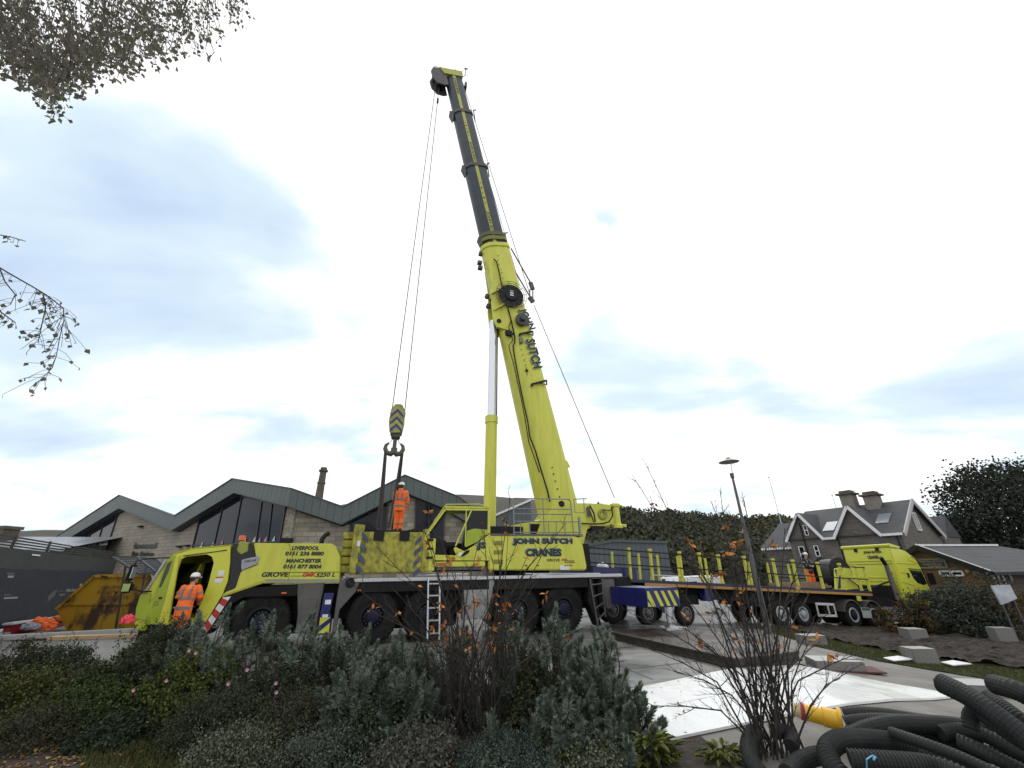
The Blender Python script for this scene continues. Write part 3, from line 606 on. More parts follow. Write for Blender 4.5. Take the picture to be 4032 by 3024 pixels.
# far bare tree at the left, over the pale roof
p = atY(100, 2160, 60); tr = thing('bare_tree', 'distant leafless tree top above the pale roof at far left', 'tree', (p[0], 60, 0))
m = MB(); trunk(m, (0, 0, 0), (0, 0, 5.4), .25, 5, 10, 1.5)
for k in range(90):
    a = rnd.uniform(0, 6.28); s = Vector((rnd.uniform(-1.8, 1.8), 0, rnd.uniform(3.8, 5.8))); m.tube([s, s+Vector((rnd.uniform(-.6, .6), rnd.uniform(-.6, .6), rnd.uniform(.4, 1.2)))], .03, 3)
m.build('trunk', BARK, tr)
# bushes on the far right
SH1 = mat('dark_shrub_leaves', (.03, .04, .02), .95, island=[(.026, .033, .026), (.050, .060, .046), (.085, .095, .072), (.034, .042, .034)], spec=.15)
SH2 = mat('orange_shrub_leaves', (.2, .08, .02), .9, island=[(.07, .045, .022), (.15, .08, .03), (.05, .055, .028), (.10, .07, .035), (.045, .045, .03)], spec=.15)
for (x, yb, Y, rad, m_, lab, n, k) in ((3800, 2480, 21.0, (2.3, 1.3, 1.05), SH1, 'big dense dark shrub in front of the bungalow', 90, 110), (3630, 2478, 21.0, (.75, .6, .85), SH2, 'loose orange-tinged shrub hiding the front of the lorry cab', 40, 80),
        (3995, 2480, 21.2, (1.7, 1.2, 1.2), SH2, 'rusty orange shrub below the white poster board at the right edge', 60, 90), (3500, 2480, 20.0, (.45, .4, .52), SH2, 'small yellowish shrub at the kerb beside the lorry fuel tank', 25, 50), (3850, 2400, 22.4, (2.4, 1.0, 1.40), SH1, 'tall thin dark shrub climbing in front of the bungalow gable', 60, 70)):
    p = gnd(x, yb); s_ = Y/p[1]; X = p[0]*s_; z = terr(X)
    t = thing('garden_shrub', lab, 'shrub', (X, Y, z)); mb = MB(); trunk(mb, (0, 0, 0), (0, 0, rad[2]*1.3), .04, n, 10, rad[0]*.5); mb.build('stem', BARK, t)
    quads('foliage', clumps(n, (0, 0, rad[2]*.95), rad, k, .085 if m_ is SH2 else .10, .2), m_, t)
# joints between the concrete bays
jm = MB()
for (a, b) in (((2.0, 10.4), (8.6, 13.2)), ((1.2, 12.6), (9.4, 16.0)), ((2.6, 9.6), (1.6, 13.6)), ((5.6, 11.6), (4.2, 16.6)), ((-12, 11.9), (2.4, 12.9)), ((3.4, 16.2), (12, 19.2)), ((8.2, 12.8), (7.2, 17.2)), ((-9, 9.8), (-10.5, 15))):
    n = 12
    for k in range(n):
        p = Vector(a).lerp(Vector(b), k/n); q = Vector(a).lerp(Vector(b), (k+1)/n); w = Vector((-(q-p).y, (q-p).x)).normalized()*.012
        jm.add([(p.x-w.x, p.y-w.y, terr(p.x)+.004), (q.x-w.x, q.y-w.y, terr(q.x)+.004), (q.x+w.x, q.y+w.y, terr(q.x)+.004), (p.x+w.x, p.y+w.y, terr(p.x)+.004)], [(0, 1, 2, 3)])
o = jm.build('paving_joints', mat('joint_dark', (.03, .03, .03), .8), fix=False); tag(o, kind='structure')
# ================================================================ the mobile crane (local frame: u along it, v away, z up)
FR = Frame((-7.262, 13.434, 0), R(17.43))
crane = thing('mobile_crane', 'bright yellow five-axle mobile crane with its telescopic boom raised, JOHN SUTCH CRANES on its side', 'crane', frame=FR)
def K(x, y, v=0.0): return FR.px(x, y, v)
def pG(x, y): return 500+x/2.765, 2050+y/2.765
def pF(x, y): return 1250+x/3.318, 2050+y/3.318
def pH(x, y): return 1700+x/2.765, 1950+y/2.765
CW = 2.75
# wheels: tyre > rim > nothing deeper; the wheel itself is the tyre mesh
def wheel(fr_parent, u, v, z, r, w, rimm, side=-1, name='wheel', rimr=.36, bolts=10, dish=.10):
    y0, y1 = (v, v+w)
    prof = [(rimr, y0+.03), (rimr+.04, y0), (r*.86, y0+.005), (r*.95, y0+.03), (r, y0+.09), (r, y1-.09), (r*.95, y1-.03), (r*.86, y1), (rimr, y1-.03)]
    mb = MB().lathe(prof, (u, 0, z), 'y', 40)
    n = 44
    for k in range(n):
        t = 2*math.pi*k/n
        for (a, b, dt) in ((y0+.04, (y0+y1)/2-.01, .05), ((y0+y1)/2+.01, y1-.04, -.05)):
            P = []
            for rr in (r-.01, r+.018):
                for (yy, tt) in ((a, t), (b, t+dt)):
                    for s in (-.4, .4): q = tt+s*math.pi/n; P.append((u+rr*math.cos(q), yy, z+rr*math.sin(q)))
            mb.add(P, [(0, 1, 3, 2), (4, 6, 7, 5), (0, 4, 5, 1), (2, 3, 7, 6), (0, 2, 6, 4), (1, 5, 7, 3)])
    t = mb.build(name, TYRE, fr_parent, fix=False, smooth=True)
    e = y0 if side < 0 else y1; s = 1 if side < 0 else -1
    rm = MB().lathe([(rimr+.02, e+.01*s), (rimr-.03, e+.0*s), (rimr-.05, e+.06*s), (rimr*.80, e+.10*s), (rimr*.55, e+dish*s*.5), (rimr*.5, e-.02*s), (rimr*.32, e-.05*s), (0.001, e-.055*s)], (u, 0, z), 'y', 28)
    rm.build('rim', rimm, t, smooth=True)
    bm_ = MB()
    for k in range(bolts):
        q = 2*math.pi*k/bolts; bm_.cyl((u+math.cos(q)*rimr*.68, e+.07*s, z+math.sin(q)*rimr*.68), (u+math.cos(q)*rimr*.68, e+.02*s, z+math.sin(q)*rimr*.68), .018, n=6)
    bm_.build('wheel_nuts', RIMG if rimm is not RIMB else STEEL, t)
    if rimm is RIMB: MB().lathe([(rimr*.52, e+.04*s), (rimr*.5, e-.03*s), (rimr*.30, e-.062*s), (.001, e-.066*s)], (u, 0, z), 'y', 22).build('hub', HUBB, t, smooth=True)
    return t
WU = [0, 3.06, 4.71, 7.74, 9.39]
for u in WU:
    wheel(crane, u, .10, .745, .745, .46, RIMB, bolts=16)
    wheel(crane, u, 2.15, .745, .745, .46, RIMB, side=1, bolts=4)
m = MB(); m.box((-1.6, .62, .7), (11.3, 2.1, 1.5)); m.box((-.6, .5, 1.35), (11.6, 2.3, 1.66))
for u in WU: m.box((u-.16, .3, .6), (u+.16, 2.4, .92))
m.build('chassis', DARK, crane, bevel=.02)
for a_, b_ in ((-1.1, 1.5), (2.1, 5.8), (6.9, 10.45)): MB().box((a_, .95, .32), (b_, 1.9, 1.5)).build('underbody_shade', DARK, crane, bevel=.05)  # dark boxes added to stand for the shade behind the wheels
m = MB().box((2.38, .0, 1.72), (11.77, .18, 1.82)).build('deck_rail', ALU, crane, bevel=.01)
MB().box((2.1, .16, 1.66), (11.7, 2.72, 1.775)).build('deck', mat('chequer_deck', (.10, .10, .10), .6, c2=(.16, .16, .15), scale=5), crane)
MB().prism([(2.5, 1.70), (6.7, 1.70), (6.7, 1.42), (2.46, 1.43)], .05, .12).build('skirt', DARK, crane)
MB().prism([(6.93, 1.71), (10.35, 1.71), (10.42, 1.40), (6.80, 1.40)], .05, .12).build('skirt', DARK, crane)
MB().prism([(5.85, 1.70), (6.93, 1.70), (6.62, .55), (5.85, .55)], .06, .5).build('side_locker', mat('locker_grey', (.20, .205, .20), .6, c2=(.27, .275, .265), scale=2.5), crane, bevel=.02)
MB().prism([(10.40, 1.68), (10.52, 1.70), (10.72, .2), (10.62, .18), (10.3, .95)], -.0, .5).build('mudguard', BLK, crane)
# driver's cab: shell with a real door opening
CB = [(-2.66, .80), (-2.86, 1.0), (-2.90, 1.50), (-2.86, 1.66), (-2.67, 2.38), (-2.56, 2.56), (-2.17, 2.70), (-1.19, 2.80), (-1.09, 2.3), (-1.04, 1.86), (-1.10, 1.48), (-1.34, .84)]
DO = [(-2.40, .86), (-2.37, 1.6), (-2.33, 2.40), (-2.22, 2.47), (-1.73, 2.53), (-1.58, 2.46), (-1.50, 2.30), (-1.50, 1.7), (-1.62, .86)]
def ringprism(outer, inner, v0, v1):
    "near side panel = outer outline minus an opening that reaches its bottom edge"
    front = [p for p in outer if True]
    pts = [outer[0]]+outer[1:]+inner[::-1]
    return pts
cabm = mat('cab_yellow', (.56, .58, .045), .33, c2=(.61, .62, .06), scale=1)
body = MB(); pts = CB+DO[::-1]
body.prism(pts, 0, .06); body.prism(CB, CW-.06, CW)
sec = CB
for i in range(4, len(sec)-1):
    a, b = sec[i], sec[i+1]; body.prism([a, b, (b[0]*.98-.02, b[1]-.05), (a[0]*.98-.02, a[1]-.05)], .0, CW)
a, b = CB[0], CB[1]; body.prism([a, b, (b[0]+.06, b[1]), (a[0]+.06, a[1])], 0, CW)
body.prism([(-2.97, .80), (-1.34, .80), (-1.34, .9), (-2.97, .9)], .05, CW)
cab = body.build('driver_cab', cabm, crane, bevel=.02)
MB().prism([(-2.93, 1.58), (-2.69, 2.38), (-2.64, 2.36), (-2.88, 1.56)], .12, CW-.12).build('windscreen', GLASS, cab)
MB().tube([K(*pG(432, 430))[:1]+(-.03,)+K(*pG(432, 430))[1:], K(*pG(205, 780))[:1]+(-.03,)+K(*pG(205, 780))[1:]], .035, 8).build('screen_pillar', ALU, cab)
MB().prism([(-2.3, 1.75), (-1.55, 1.8), (-1.55, 2.42), (-2.2, 2.42)], CW-.1, CW-.05).build('side_window', mat('clear_pane', (.10, .12, .12), .05, spec=1), cab)
MB().prism([(-2.3, 2.5), (-1.45, 2.62), (-1.25, 2.66), (-1.25, 2.63), (-2.3, 2.47)], -.012, .0).build('rain_gutter', BLK, cab)
m = MB().box((-1.75, .5, .95), (-1.45, 2.3, 1.15)).box((-1.55, .5, 1.1), (-1.35, 2.3, 2.0)); m.build('bench_seat', mat('seat_black', (.03, .03, .032), .8), cab, bevel=.06)
m = MB().prism([(-2.9, .95), (-2.9, 1.62), (-2.5, 1.66), (-2.38, 1.45), (-2.4, .95)], .15, CW-.15); m.build('dashboard', BLK, cab, bevel=.03)
MB().tube([(-2.32+.2*math.cos(t*.35)*.4, .75+.2*math.sin(t*.35), 1.62+.2*math.cos(t*.35)*.9) for t in range(19)], .018, 6).build('steering_wheel', BLK, cab)
m = MB()
for z in (1.18, .98): m.box((-2.2, .02, z-.015), (-1.75, .3, z+.015))
m.build('step', ALU, cab)
# near side: hinge-side door leaf swung wide, seen end on as pillar band, quarter window and corner flap
def kp(x, y): return K(472+.6827*x, 2047+.6827*y, -.03)
def kpan(name, pts, v0, v1, m_, par, bv=.012): return MB().prism([kp(*q) for q in pts], v0, v1).build(name, m_, par, bevel=bv)
kpan('pillar', [(328, 200), (348, 206), (283, 606), (222, 606), (262, 470)], -.09, .0, cabm, cab)
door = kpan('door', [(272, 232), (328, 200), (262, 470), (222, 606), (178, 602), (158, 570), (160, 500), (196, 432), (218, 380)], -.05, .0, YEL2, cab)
kpan('window', [(303, 234), (282, 300), (240, 388), (226, 392), (250, 318), (276, 250)], -.056, -.05, mat('door_pane', (.05, .06, .035), .1, spec=.3), door, 0)
kpan('handle', [(228, 446), (246, 444), (246, 454), (228, 456)], -.075, -.05, BLK, door, 0)
text('JS', mat('green_logo', (.16, .22, .03), .5), door, (kp(186, 505)[0], -.057, kp(186, 505)[1]), (.13, 0, 0), (0, 0, .16))
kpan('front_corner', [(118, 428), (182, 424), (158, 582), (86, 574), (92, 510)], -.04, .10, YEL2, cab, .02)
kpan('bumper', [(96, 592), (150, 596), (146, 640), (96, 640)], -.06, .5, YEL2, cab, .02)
MB().box((-2.86, .1, .45), (-2.5, CW, .78)).build('lower_panel', DARK, cab)
MB().prism([(-2.5, .9), (-2.5, 2.36), (-1.3, 2.6), (-1.2, .9)], CW-.12, CW-.07).build('interior_shade', BLK, cab); MB().box((-1.32, .07, .9), (-1.26, CW-.07, 2.6)).build('interior_shade', BLK, cab)  # black panels standing in for the shade inside the open cab
MB().prism([(-2.35, 1.75), (-1.95, 1.75), (-1.9, 2.4), (-2.25, 2.38)], CW-.14, CW-.125).prism([(-1.8, 1.6), (-1.55, 1.6), (-1.5, 2.25), (-1.72, 2.25)], CW-.14, CW-.125).build('far_window', mat('far_window_pane', (.13, .15, .15), .2), cab)  # opaque grey panes paint the daylight glimpsed through the far side
# mirrors
mm = MB().beam((-3.22, -.45, 1.86), (-3.20, -.45, 2.26), .05, .30, up=(0, 1, 0)); mi = mm.build('mirror', BLK, cab, bevel=.02)
MB().box((-3.17, -.56, 1.93), (-3.16, -.34, 2.2)).build('mirror_glass', CHROME, mi)
MB().tube([(-2.62, -.02, 2.44), (-2.95, -.3, 2.42), (-3.2, -.42, 2.36), (-3.22, -.44, 1.72), (-2.95, -.2, 1.60), (-2.8, -.02, 1.60)], .018, 6).build('mirror_arm', BLK, cab)
mi = MB().box((-3.30, -.55, 1.58), (-3.06, -.38, 1.84)).build('mirror', BLK, cab, bevel=.05)
MB().box((-3.26, -.56, 1.62), (-3.1, -.552, 1.8)).build('mirror_glass', mat('mirror_green', (.25, .33, .12), .15, .5), mi)
# red and white chevron plate, decals
ch = MB().prism([(-1.06, 1.40), (-.86, 1.42), (-1.24, .55), (-1.38, .62)], .0, .03).build('chevron_plate', WHITE, crane)
for k in range(3):
    f0 = .02+k*.34; f1 = f0+.17; A_ = lambda f: (-1.06-.32*f, 1.40-.78*f); B_ = lambda f: (-.86-.38*f, 1.42-.87*f)
    MB().prism([A_(f0), B_(f0+.10), B_(min(1, f1+.10)), A_(f1)], -.004, -.001).build('red_stripe', RED, ch)
# engine cover
BK = [(-1.15, 2.80), (-.62, 2.84), (-.40, 2.24), (-.74, 2.08), (-.82, 1.64), (-1.06, 1.50), (-1.01, 1.86)]
MB().prism(BK, .05, CW-.05).build('air_intake', mat('intake_black', (.02, .02, .022), .6), crane)
HD_ = [(-.60, 2.84), (1.58, 2.83), (1.70, 2.77), (1.90, 2.43), (1.98, 1.72), (-.12, 1.74), (-1.11, 1.40), (-1.05, 1.52), (-.80, 1.62), (-.76, 2.07), (-.37, 2.24)]
hood = MB().prism(HD_, .0, CW).build('engine_cover', YEL, crane, bevel=.025)
MB().prism([(-.16, 2.035), (1.94, 2.02), (1.94, 2.0), (-.16, 2.015)], -.006, .0).prism([(.36, 2.83), (.375, 2.83), (.55, 2.45), (.55, 1.75), (.535, 1.75), (.535, 2.45)], -.004, .0).prism([(-1.09, 1.44), (-.12, 1.80), (-.10, 1.83), (1.96, 1.80), (1.96, 1.79), (-.1, 1.815)], -.006, 0).build('panel_gap', mat('gap_dark_yellow', (.14, .15, .01), .6), hood)
GREY_G = mat('grey_decal', (.30, .32, .30), .5); SHG = mat('lettering_soft_shadow', (.33, .35, .14), .5)
MB().prism([(-.05, 1.77), (1.93, 1.745), (1.93, 1.81), (-.05, 1.85)], -.004, 0).build('grey_band', GREY_G, hood)
gp = MB().prism([(-.74, 2.09), (-.39, 2.25), (-.33, 2.40), (-.38, 2.48), (-.80, 2.38), (-.78, 2.2)], -.02, .03).build('grille_panel', mat('silver_panel', (.30, .32, .34), .4, .2), crane, bevel=.01)
text('GROVE', INK, gp, (-.72, -.022, 2.30), (.30, 0, .03), (.01, 0, .06), shear=.2, bold=.02)
def lt(s, tl, tr, bl, conv, m, parent, v=-.004, **k):
    h_ = bl[1]-tl[1]; tl = (tl[0], tl[1]-h_*.10); tr = (tr[0], tr[1]-h_*.10); bl = (bl[0], bl[1]+h_*.06)
    "letter string with its top-left, top-right, bottom-left given on the near side plane"
    a, b, c = K(*conv(*tl)), K(*conv(*tr)), K(*conv(*bl))
    return text(s, m, parent, (c[0], v, c[1]), (b[0]-a[0], 0, b[1]-a[1]), (a[0]-c[0], 0, a[1]-c[1]), ext=.002, **k)
for s_, tl, tr, bl in (('LIVERPOOL', (1797, 280), (2095, 282), (1793, 318)), ('0151 236 8880', (1728, 338), (2146, 340), (1724, 378)),
                       ('MANCHESTER', (1735, 418), (2117, 420), (1730, 456)), ('0161 877 8004', (1706, 480), (2120, 482), (1700, 521))):
    lt(s_, (tl[0]-3, tl[1]-4), (tr[0]-3, tr[1]-4), (bl[0]-3, bl[1]-4), pG, SHG, hood, v=-.003, shear=.18, bold=.02)
    lt(s_, tl, tr, bl, pG, INK, hood, v=-.006, shear=.18, bold=.045)
lt('GROVE', (1468, 566), (1768, 564), (1465, 612), pG, INK, hood, shear=.25, bold=.045)
lt('GMK', (1912, 572), (2062, 570), (1909, 610), pG, RED, hood, shear=.25, bold=.05)
a = K(*pG(2060, 568)); b = K(*pF(238, 678)); c = K(*pG(2052, 614)); text('5250 L', INK, hood, (c[0], -.006, c[1]), (b[0]-a[0], 0, b[1]-a[1]), (a[0]-c[0], 0, a[1]-c[1]), shear=.25, bold=.03, ext=.002)
a = K(*pG(1775, 604)); MB().beam((a[0], -.004, a[1]), (a[0]+.36, -.004, a[1]), .004, .02).build('underline', mat('olive_line', (.2, .2, .03), .5), hood)
MB().tube([(1.22, .6, 2.80), (1.22, .6, 3.0), (1.30, .6, 3.12), (1.42, .6, 3.2)], .075, 12).build('exhaust_pipe', BLK, crane, smooth=True)
be = MB().lathe([(.09, 0), (.09, .05), (.085, .13), (.0, .14)], (-.99, .25, 2.93), 'z', 14).build('beacon', AMBER, crane)
MB().prism([(-1.0, 2.9), (-.72, 2.86), (-.68, 2.6), (-.86, 2.5), (-1.02, 2.62)], .02, .25).build('step_tank', mat('olive_tank', (.28, .31, .05), .5), crane, bevel=.03)
for (x0_, z0_, x1_, z1_) in ((-1.33, 1.96, -1.18, 2.1), (-1.36, 1.78, -1.17, 1.93)): MB().box((x0_, -.004, z0_), (x1_, .0, z1_)).build('warning_label', WHITE, cab)
MB().box((-1.36, -.007, 1.90), (-1.17, -.003, 1.93)).build('label_heading', RED, cab)
# arches, lockers and front outrigger
MB().prism([(-1.42, .5), (-1.06, 1.42), (-.5, 1.62), (.85, 1.70), (.85, 1.38), (-.55, 1.38), (-.92, 1.15), (-1.2, .5)], .02, .6).build('wheel_arch', mat('arch_black', (.014, .0135, .013), .7, spec=.15), crane, bevel=.02)
lk = MB().prism([(.80, 1.70), (1.54, 1.70), (1.52, .42), (.98, .42), (.96, .9)], .01, .6).build('side_locker', GREYP, crane, bevel=.02)
MB().prism([(1.03, 1.28), (1.44, 1.28), (1.42, .62), (1.05, .62)], -.005, .01).build('locker_door', GREYP, lk, bevel=.01)
MB().box((.42, .0, 1.45), (.56, .02, 1.49)).build('side_marker', AMBER, crane)
og = MB().prism([(1.60, 1.44), (1.87, 1.44), (1.83, .88), (1.88, .87), (1.90, .36), (1.58, .36), (1.57, .86)], -.08, .5).build('outrigger_housing', BLUE, crane, bevel=.015)
MB().prism([(1.59, .80), (1.88, .80), (1.88, .40), (1.60, .40)], -.085, -.081).build('stripe_board', YEL, og)
m = MB().prism([(1.59, .58), (1.59, .42), (1.88, .66), (1.88, .80)], -.09, -.086); m.build('blue_stripe', BLUE, og)
MB().box((1.66, -.085, 1.14), (1.82, -.081, 1.26)).build('warning_label', WHITE, og); MB().box((1.64, -.092, .80), (1.80, -.088, .88)).build('warning_label', WHITE, og)
MB().prism([(1.98, 1.88), (2.44, 1.84), (2.56, 1.72), (2.48, 1.45), (2.08, .97), (2.06, .42), (1.96, .42), (1.96, 1.2)], .01, .35).build('wing_plate', GREYP, crane, bevel=.015)
MB().lathe([(.0, -.05), (.12, -.05), (.14, 0), (.14, .05)], (2.29, .01, 1.70), 'y', 16).build('grommet', BLK, crane)
MB().lathe([(.0, -.01), (.045, -.01), (.045, .02)], (2.08, .01, 1.84), 'y', 12).build('position_lamp', ALU, crane)
MB().box((2.53, .03, 1.47), (2.63, .05, 1.51)).build('side_marker', AMBER, crane)
MB().box((1.60, -.2, .0), (2.45, 1.0, .12)).build('outrigger_pad', mat('pad_white', (.5, .5, .49), .6), crane)
# ladders
def ladder(pts0, pts1, n, parent, m=ALU, r=.022, name='ladder'):
    mb = MB(); mb.beam(*pts0, r*2); mb.beam(*pts1, r*2)
    for k in range(n):
        f = (k+.5)/n; a = Vector(pts0[0]).lerp(Vector(pts0[1]), f); b = Vector(pts1[0]).lerp(Vector(pts1[1]), f); mb.beam(a, b, r*1.8)
    return mb.build(name, m, parent)
ladder(((4.64, -.12, 1.80), (4.70, -.32, .10)), ((5.01, -.12, 1.80), (5.06, -.32, .10)), 5, crane)
ladder(((10.42, -.02, 1.66), (10.58, -.02, .15)), ((10.90, -.02, 1.66), (10.90, -.02, .45)), 4, crane, m=GREYP)
MB().prism([(10.92, 1.64), (11.42, 1.64), (11.37, .70), (10.98, .70)], .0, .5).build('rear_locker', GREYP, crane, bevel=.02)
# rear outrigger, run out over its steel mat
ob = MB().box((11.20, -2.2, .84), (12.45, .6, 1.40)).build('outrigger_beam', BLUE, crane, bevel=.02)
sb = MB().box((11.22, -2.225, .86), (12.43, -2.203, 1.34)).build('stripe_board', BLUE, ob)
for k in range(5):
    u = 11.26+k*.25; p = [(u, 1.31), (u+.11, 1.31), (u+.30, .88), (u+.18, .88)]
    if k == 0: p = [(u, 1.31), (u+.07, 1.31), (u+.26, .88), (u+.14, .88), (u, 1.12)]
    if k == 4: p = [(u, 1.31), (u+.15, 1.31), (u+.15, 1.05)]
    MB().prism([(min(x, 12.41), z) for x, z in p], -2.232, -2.226).build('yellow_stripe', YEL, sb)
MB().prism([(11.24, .88), (11.38, .88), (11.24, 1.02)], -2.232, -2.226).build('yellow_stripe', YEL, sb)
jk = MB().cyl((12.12, -1.95, .95), (12.12, -1.95, .66), .17, n=18).cyl((12.12, -1.95, .66), (12.12, -1.95, .28), .085, n=16).build('jack', CHROME, ob, smooth=True)
MB().box((11.75, -2.3, .205), (12.5, -1.6, .27)).prism([(11.98, .27), (12.26, .27), (12.20, .36), (12.04, .36)], -2.1, -1.8).build('jack_foot', ALU, jk, bevel=.01)
MB().box((11.25, .3, .9), (12.3, 2.6, 1.7)).build('rear_bumper', DARK, crane, bevel=.03)
# ---------------- superstructure
ss = MB().prism([(6.67, 2.0), (6.67, 3.10), (10.02, 3.12), (10.26, 2.86), (10.36, 2.06), (10.31, 1.95)], .0, .75).build('side_panel', YEL, crane, bevel=.04)
MB().prism([(6.67, 2.0), (6.67, 3.10), (10.02, 3.12), (10.36, 2.06), (10.31, 1.95)], 2.05, 2.8).build('side_panel', YEL, crane, bevel=.04)
MB().box((5.0, .76, 1.98), (10.9, 2.04, 2.9)).build('turntable_frame', DARK, crane, bevel=.02)
MB().lathe([(1.05, 1.78), (1.05, 1.98), (.2, 2.0)], (8.3, 1.4, 0), 'z', 32).build('slew_ring', DARK, crane)
for z in (2.86, 2.56, 2.26): MB().box((6.84, -.006, z-.07), (7.17, .002, z+.07)).build('foot_recess', mat('recess_olive', (.20, .21, .03), .6), ss, bevel=.003)
for s_, tl, tr, bl in (('JOHN SUTCH', (880, 478), (1532, 478), (878, 546)), ('CRANES', (1024, 592), (1412, 592), (1022, 664))):
    lt(s_, (tl[0]-11, tl[1]-11), (tr[0]-11, tr[1]-11), (bl[0]-11, bl[1]-11), pH, SHADOWB, ss, v=-.004, bold=.06)
    lt(s_, (tl[0]-7, tl[1]-7), (tr[0]-7, tr[1]-7), (bl[0]-7, bl[1]-7), pH, SHADOWB, ss, v=-.006, bold=.06)
    lt(s_, tl, tr, bl, pH, INK, ss, v=-.009, bold=.06)
lt('GROVE', (1254, 694), (1394, 694), (1252, 720), pH, INK, ss, bold=.03); lt('GMK', (1412, 694), (1478, 692), (1410, 712), pH, RED, ss, bold=.05, shear=.2)
lt('5250L', (1446, 710), (1565, 710), (1444, 738), pH, INK, ss, bold=.02)
for (x, y) in ((1025, 765), (1155, 765), (1515, 762)):
    a = K(*pH(x, y)); MB().box((a[0]-.045, -.01, a[1]-.015), (a[0]+.045, .0, a[1]+.015)).build('latch', BLK, ss)
a = K(*pH(1400, 812)); b = K(*pH(1495, 762)); MB().box((a[0], -.004, a[1]), (b[0], 0, b[1])).build('warning_label', WHITE, ss)
a = K(*pH(1440, 772)); b = K(*pH(1495, 762)); MB().box((a[0], -.007, a[1]), (b[0], -.003, b[1])).build('label_heading', RED, ss)
MB().box((6.72, .02, 3.11), (10.3, .06, 3.18)).box((6.72, .06, 3.10), (10.3, .8, 3.13)).build('walkway', GREYP, crane)
MB().box((6.85, .78, 3.13), (8.2, 2.0, 3.5)).build('machinery_housing', BLK, crane)
MB().box((8.55, .9, 3.13), (10.6, 1.3, 3.62)).build('machinery_housing', DARK, crane)
m = MB()
for (a, b, z) in ((7.57, 9.90, 3.20),): pass
rails = [(7.60, 9.88, 4.42), (7.60, 9.92, 4.05), (7.60, 9.92, 3.86), (7.60, 10.2, 3.60), (7.57, 10.2, 3.22)]
for (a, b, z) in rails: m.tube([(a, .03, z), (b, .03, z+.03)], .021, 6)
for u in (7.60, 8.76): m.tube([(u-.0, .03, 3.14), (u, .03, 4.42)], .023, 6)
m.tube([(9.80, .03, 4.45), (9.90, .03, 4.38), (9.93, .03, 3.2)], .023, 6)
m.tube([(10.05, .03, 4.46), (10.62, .03, 4.50)], .02, 6); m.tube([(10.05, .03, 4.46), (10.05, .03, 3.97), (10.45, .03, 3.97), (10.47, .03, 4.48)], .02, 6)
for u in (7.85, 8.2, 8.95, 9.25, 9.6, 10.18): m.beam((u, .03, 3.16), (u, .03, 3.62), .03)
m.beam((10.2, .03, 3.1), (10.2, .03, 3.8), .07)
m.build('railing', RAILM, crane)
# operator's cab
CO = [(4.72, 2.44), (4.44, 3.05), (4.60, 3.45), (5.05, 3.98), (5.16, 4.04), (6.62, 4.05), (6.70, 3.95), (6.72, 2.36), (4.85, 2.36)]
oc = MB()
def frame_poly(pts, v, w, mb, closed=True):
    n = len(pts)
    for i in range(n if closed else n-1): mb.beam((pts[i][0], v, pts[i][1]), (pts[(i+1) % n][0], v, pts[(i+1) % n][1]), w, w, up=(0, 1, 0))
frame_poly([(4.70, 2.46), (4.47, 3.05), (5.10, 3.96), (6.66, 3.98), (6.70, 2.40)], .03, .07, oc)
frame_poly([(4.70, 2.46), (4.47, 3.05), (5.10, 3.96), (6.66, 3.98), (6.70, 2.40)], .93, .07, oc)
for p in ((4.47, 3.05), (5.10, 3.96), (6.66, 3.98), (4.70, 2.46)): oc.beam((p[0], .03, p[1]), (p[0], .93, p[1]), .06)
oc.prism([(5.0, 4.0), (6.7, 4.02), (6.68, 4.08), (5.1, 4.07)], -.02, .98)
oc.beam((6.02, -.005, 3.94), (5.50, -.005, 2.76), .05, .05); oc.beam((5.84, .0, 3.96), (5.84, .0, 2.75), .035)
oc.prism([(5.50, 2.74), (5.82, 2.60), (6.22, 2.86), (6.70, 3.16), (6.70, 2.42), (5.58, 2.42), (5.44, 2.68)], -.01, .05)
oc.prism([(6.60, 2.4), (6.72, 2.4), (6.72, 4.0), (6.62, 4.0)], .0, .95)
oc.prism([(4.7, 2.32), (6.7, 2.30), (6.7, 2.42), (4.68, 2.46)], .0, .95)
opc = oc.build('operator_cab', YEL, crane, bevel=.008)
MB().prism([(5.88, 3.28), (6.15, 3.34), (6.62, 3.30), (6.62, 3.93), (5.88, 3.93)], .005, .02).build('window', GLASS, opc)
MB().prism([(5.86, 2.72), (6.20, 2.88), (6.68, 3.18), (6.66, 3.30), (6.15, 3.33), (5.88, 3.26)], .004, .018).build('tinted_panel', YEL2, opc)
MB().prism([(5.83, 2.60), (5.86, 2.62), (6.24, 2.89), (6.70, 3.20), (6.70, 3.17), (6.24, 2.85)], -.016, -.011).build('trim', BLK, opc)
MB().prism([(4.50, 3.10), (5.08, 3.92), (5.14, 3.90), (4.56, 3.08)], .1, .86).build('windscreen', GLASS, opc)
MB().tube([(4.62, .1, 3.18), (5.12, .1, 3.88)], .05, 8).build('screen_seal', BLK, opc)
m = MB().box((5.35, .3, 2.5), (5.9, .8, 2.68)).prism([(5.78, 2.6), (5.95, 2.6), (6.1, 3.35), (5.95, 3.38)], .3, .8).box((4.85, .2, 2.45), (5.25, .85, 2.95)).box((5.2, .15, 2.75), (5.6, .28, 2.9)); m.build('seat_and_console', BLK, opc, bevel=.04)
a = (5.62, 2.52); MB().prism([(5.68, 2.44), (5.80, 2.44), (5.98, 2.56), (6.00, 2.64), (5.86, 2.62)], -.03, -.01).build('door_handle', BLK, opc, bevel=.01)
MB().box((5.63, -.014, 2.44), (5.76, -.01, 2.56)).build('warning_label', WHITE, opc)
for off, mm_ in ((-.03, SHADOWB), (0, INK)): text('JS', mm_, opc, (6.24+off, -.014-(.004 if off == 0 else 0), 2.62-off), (.33, 0, 0), (0, 0, .27), bold=.05)
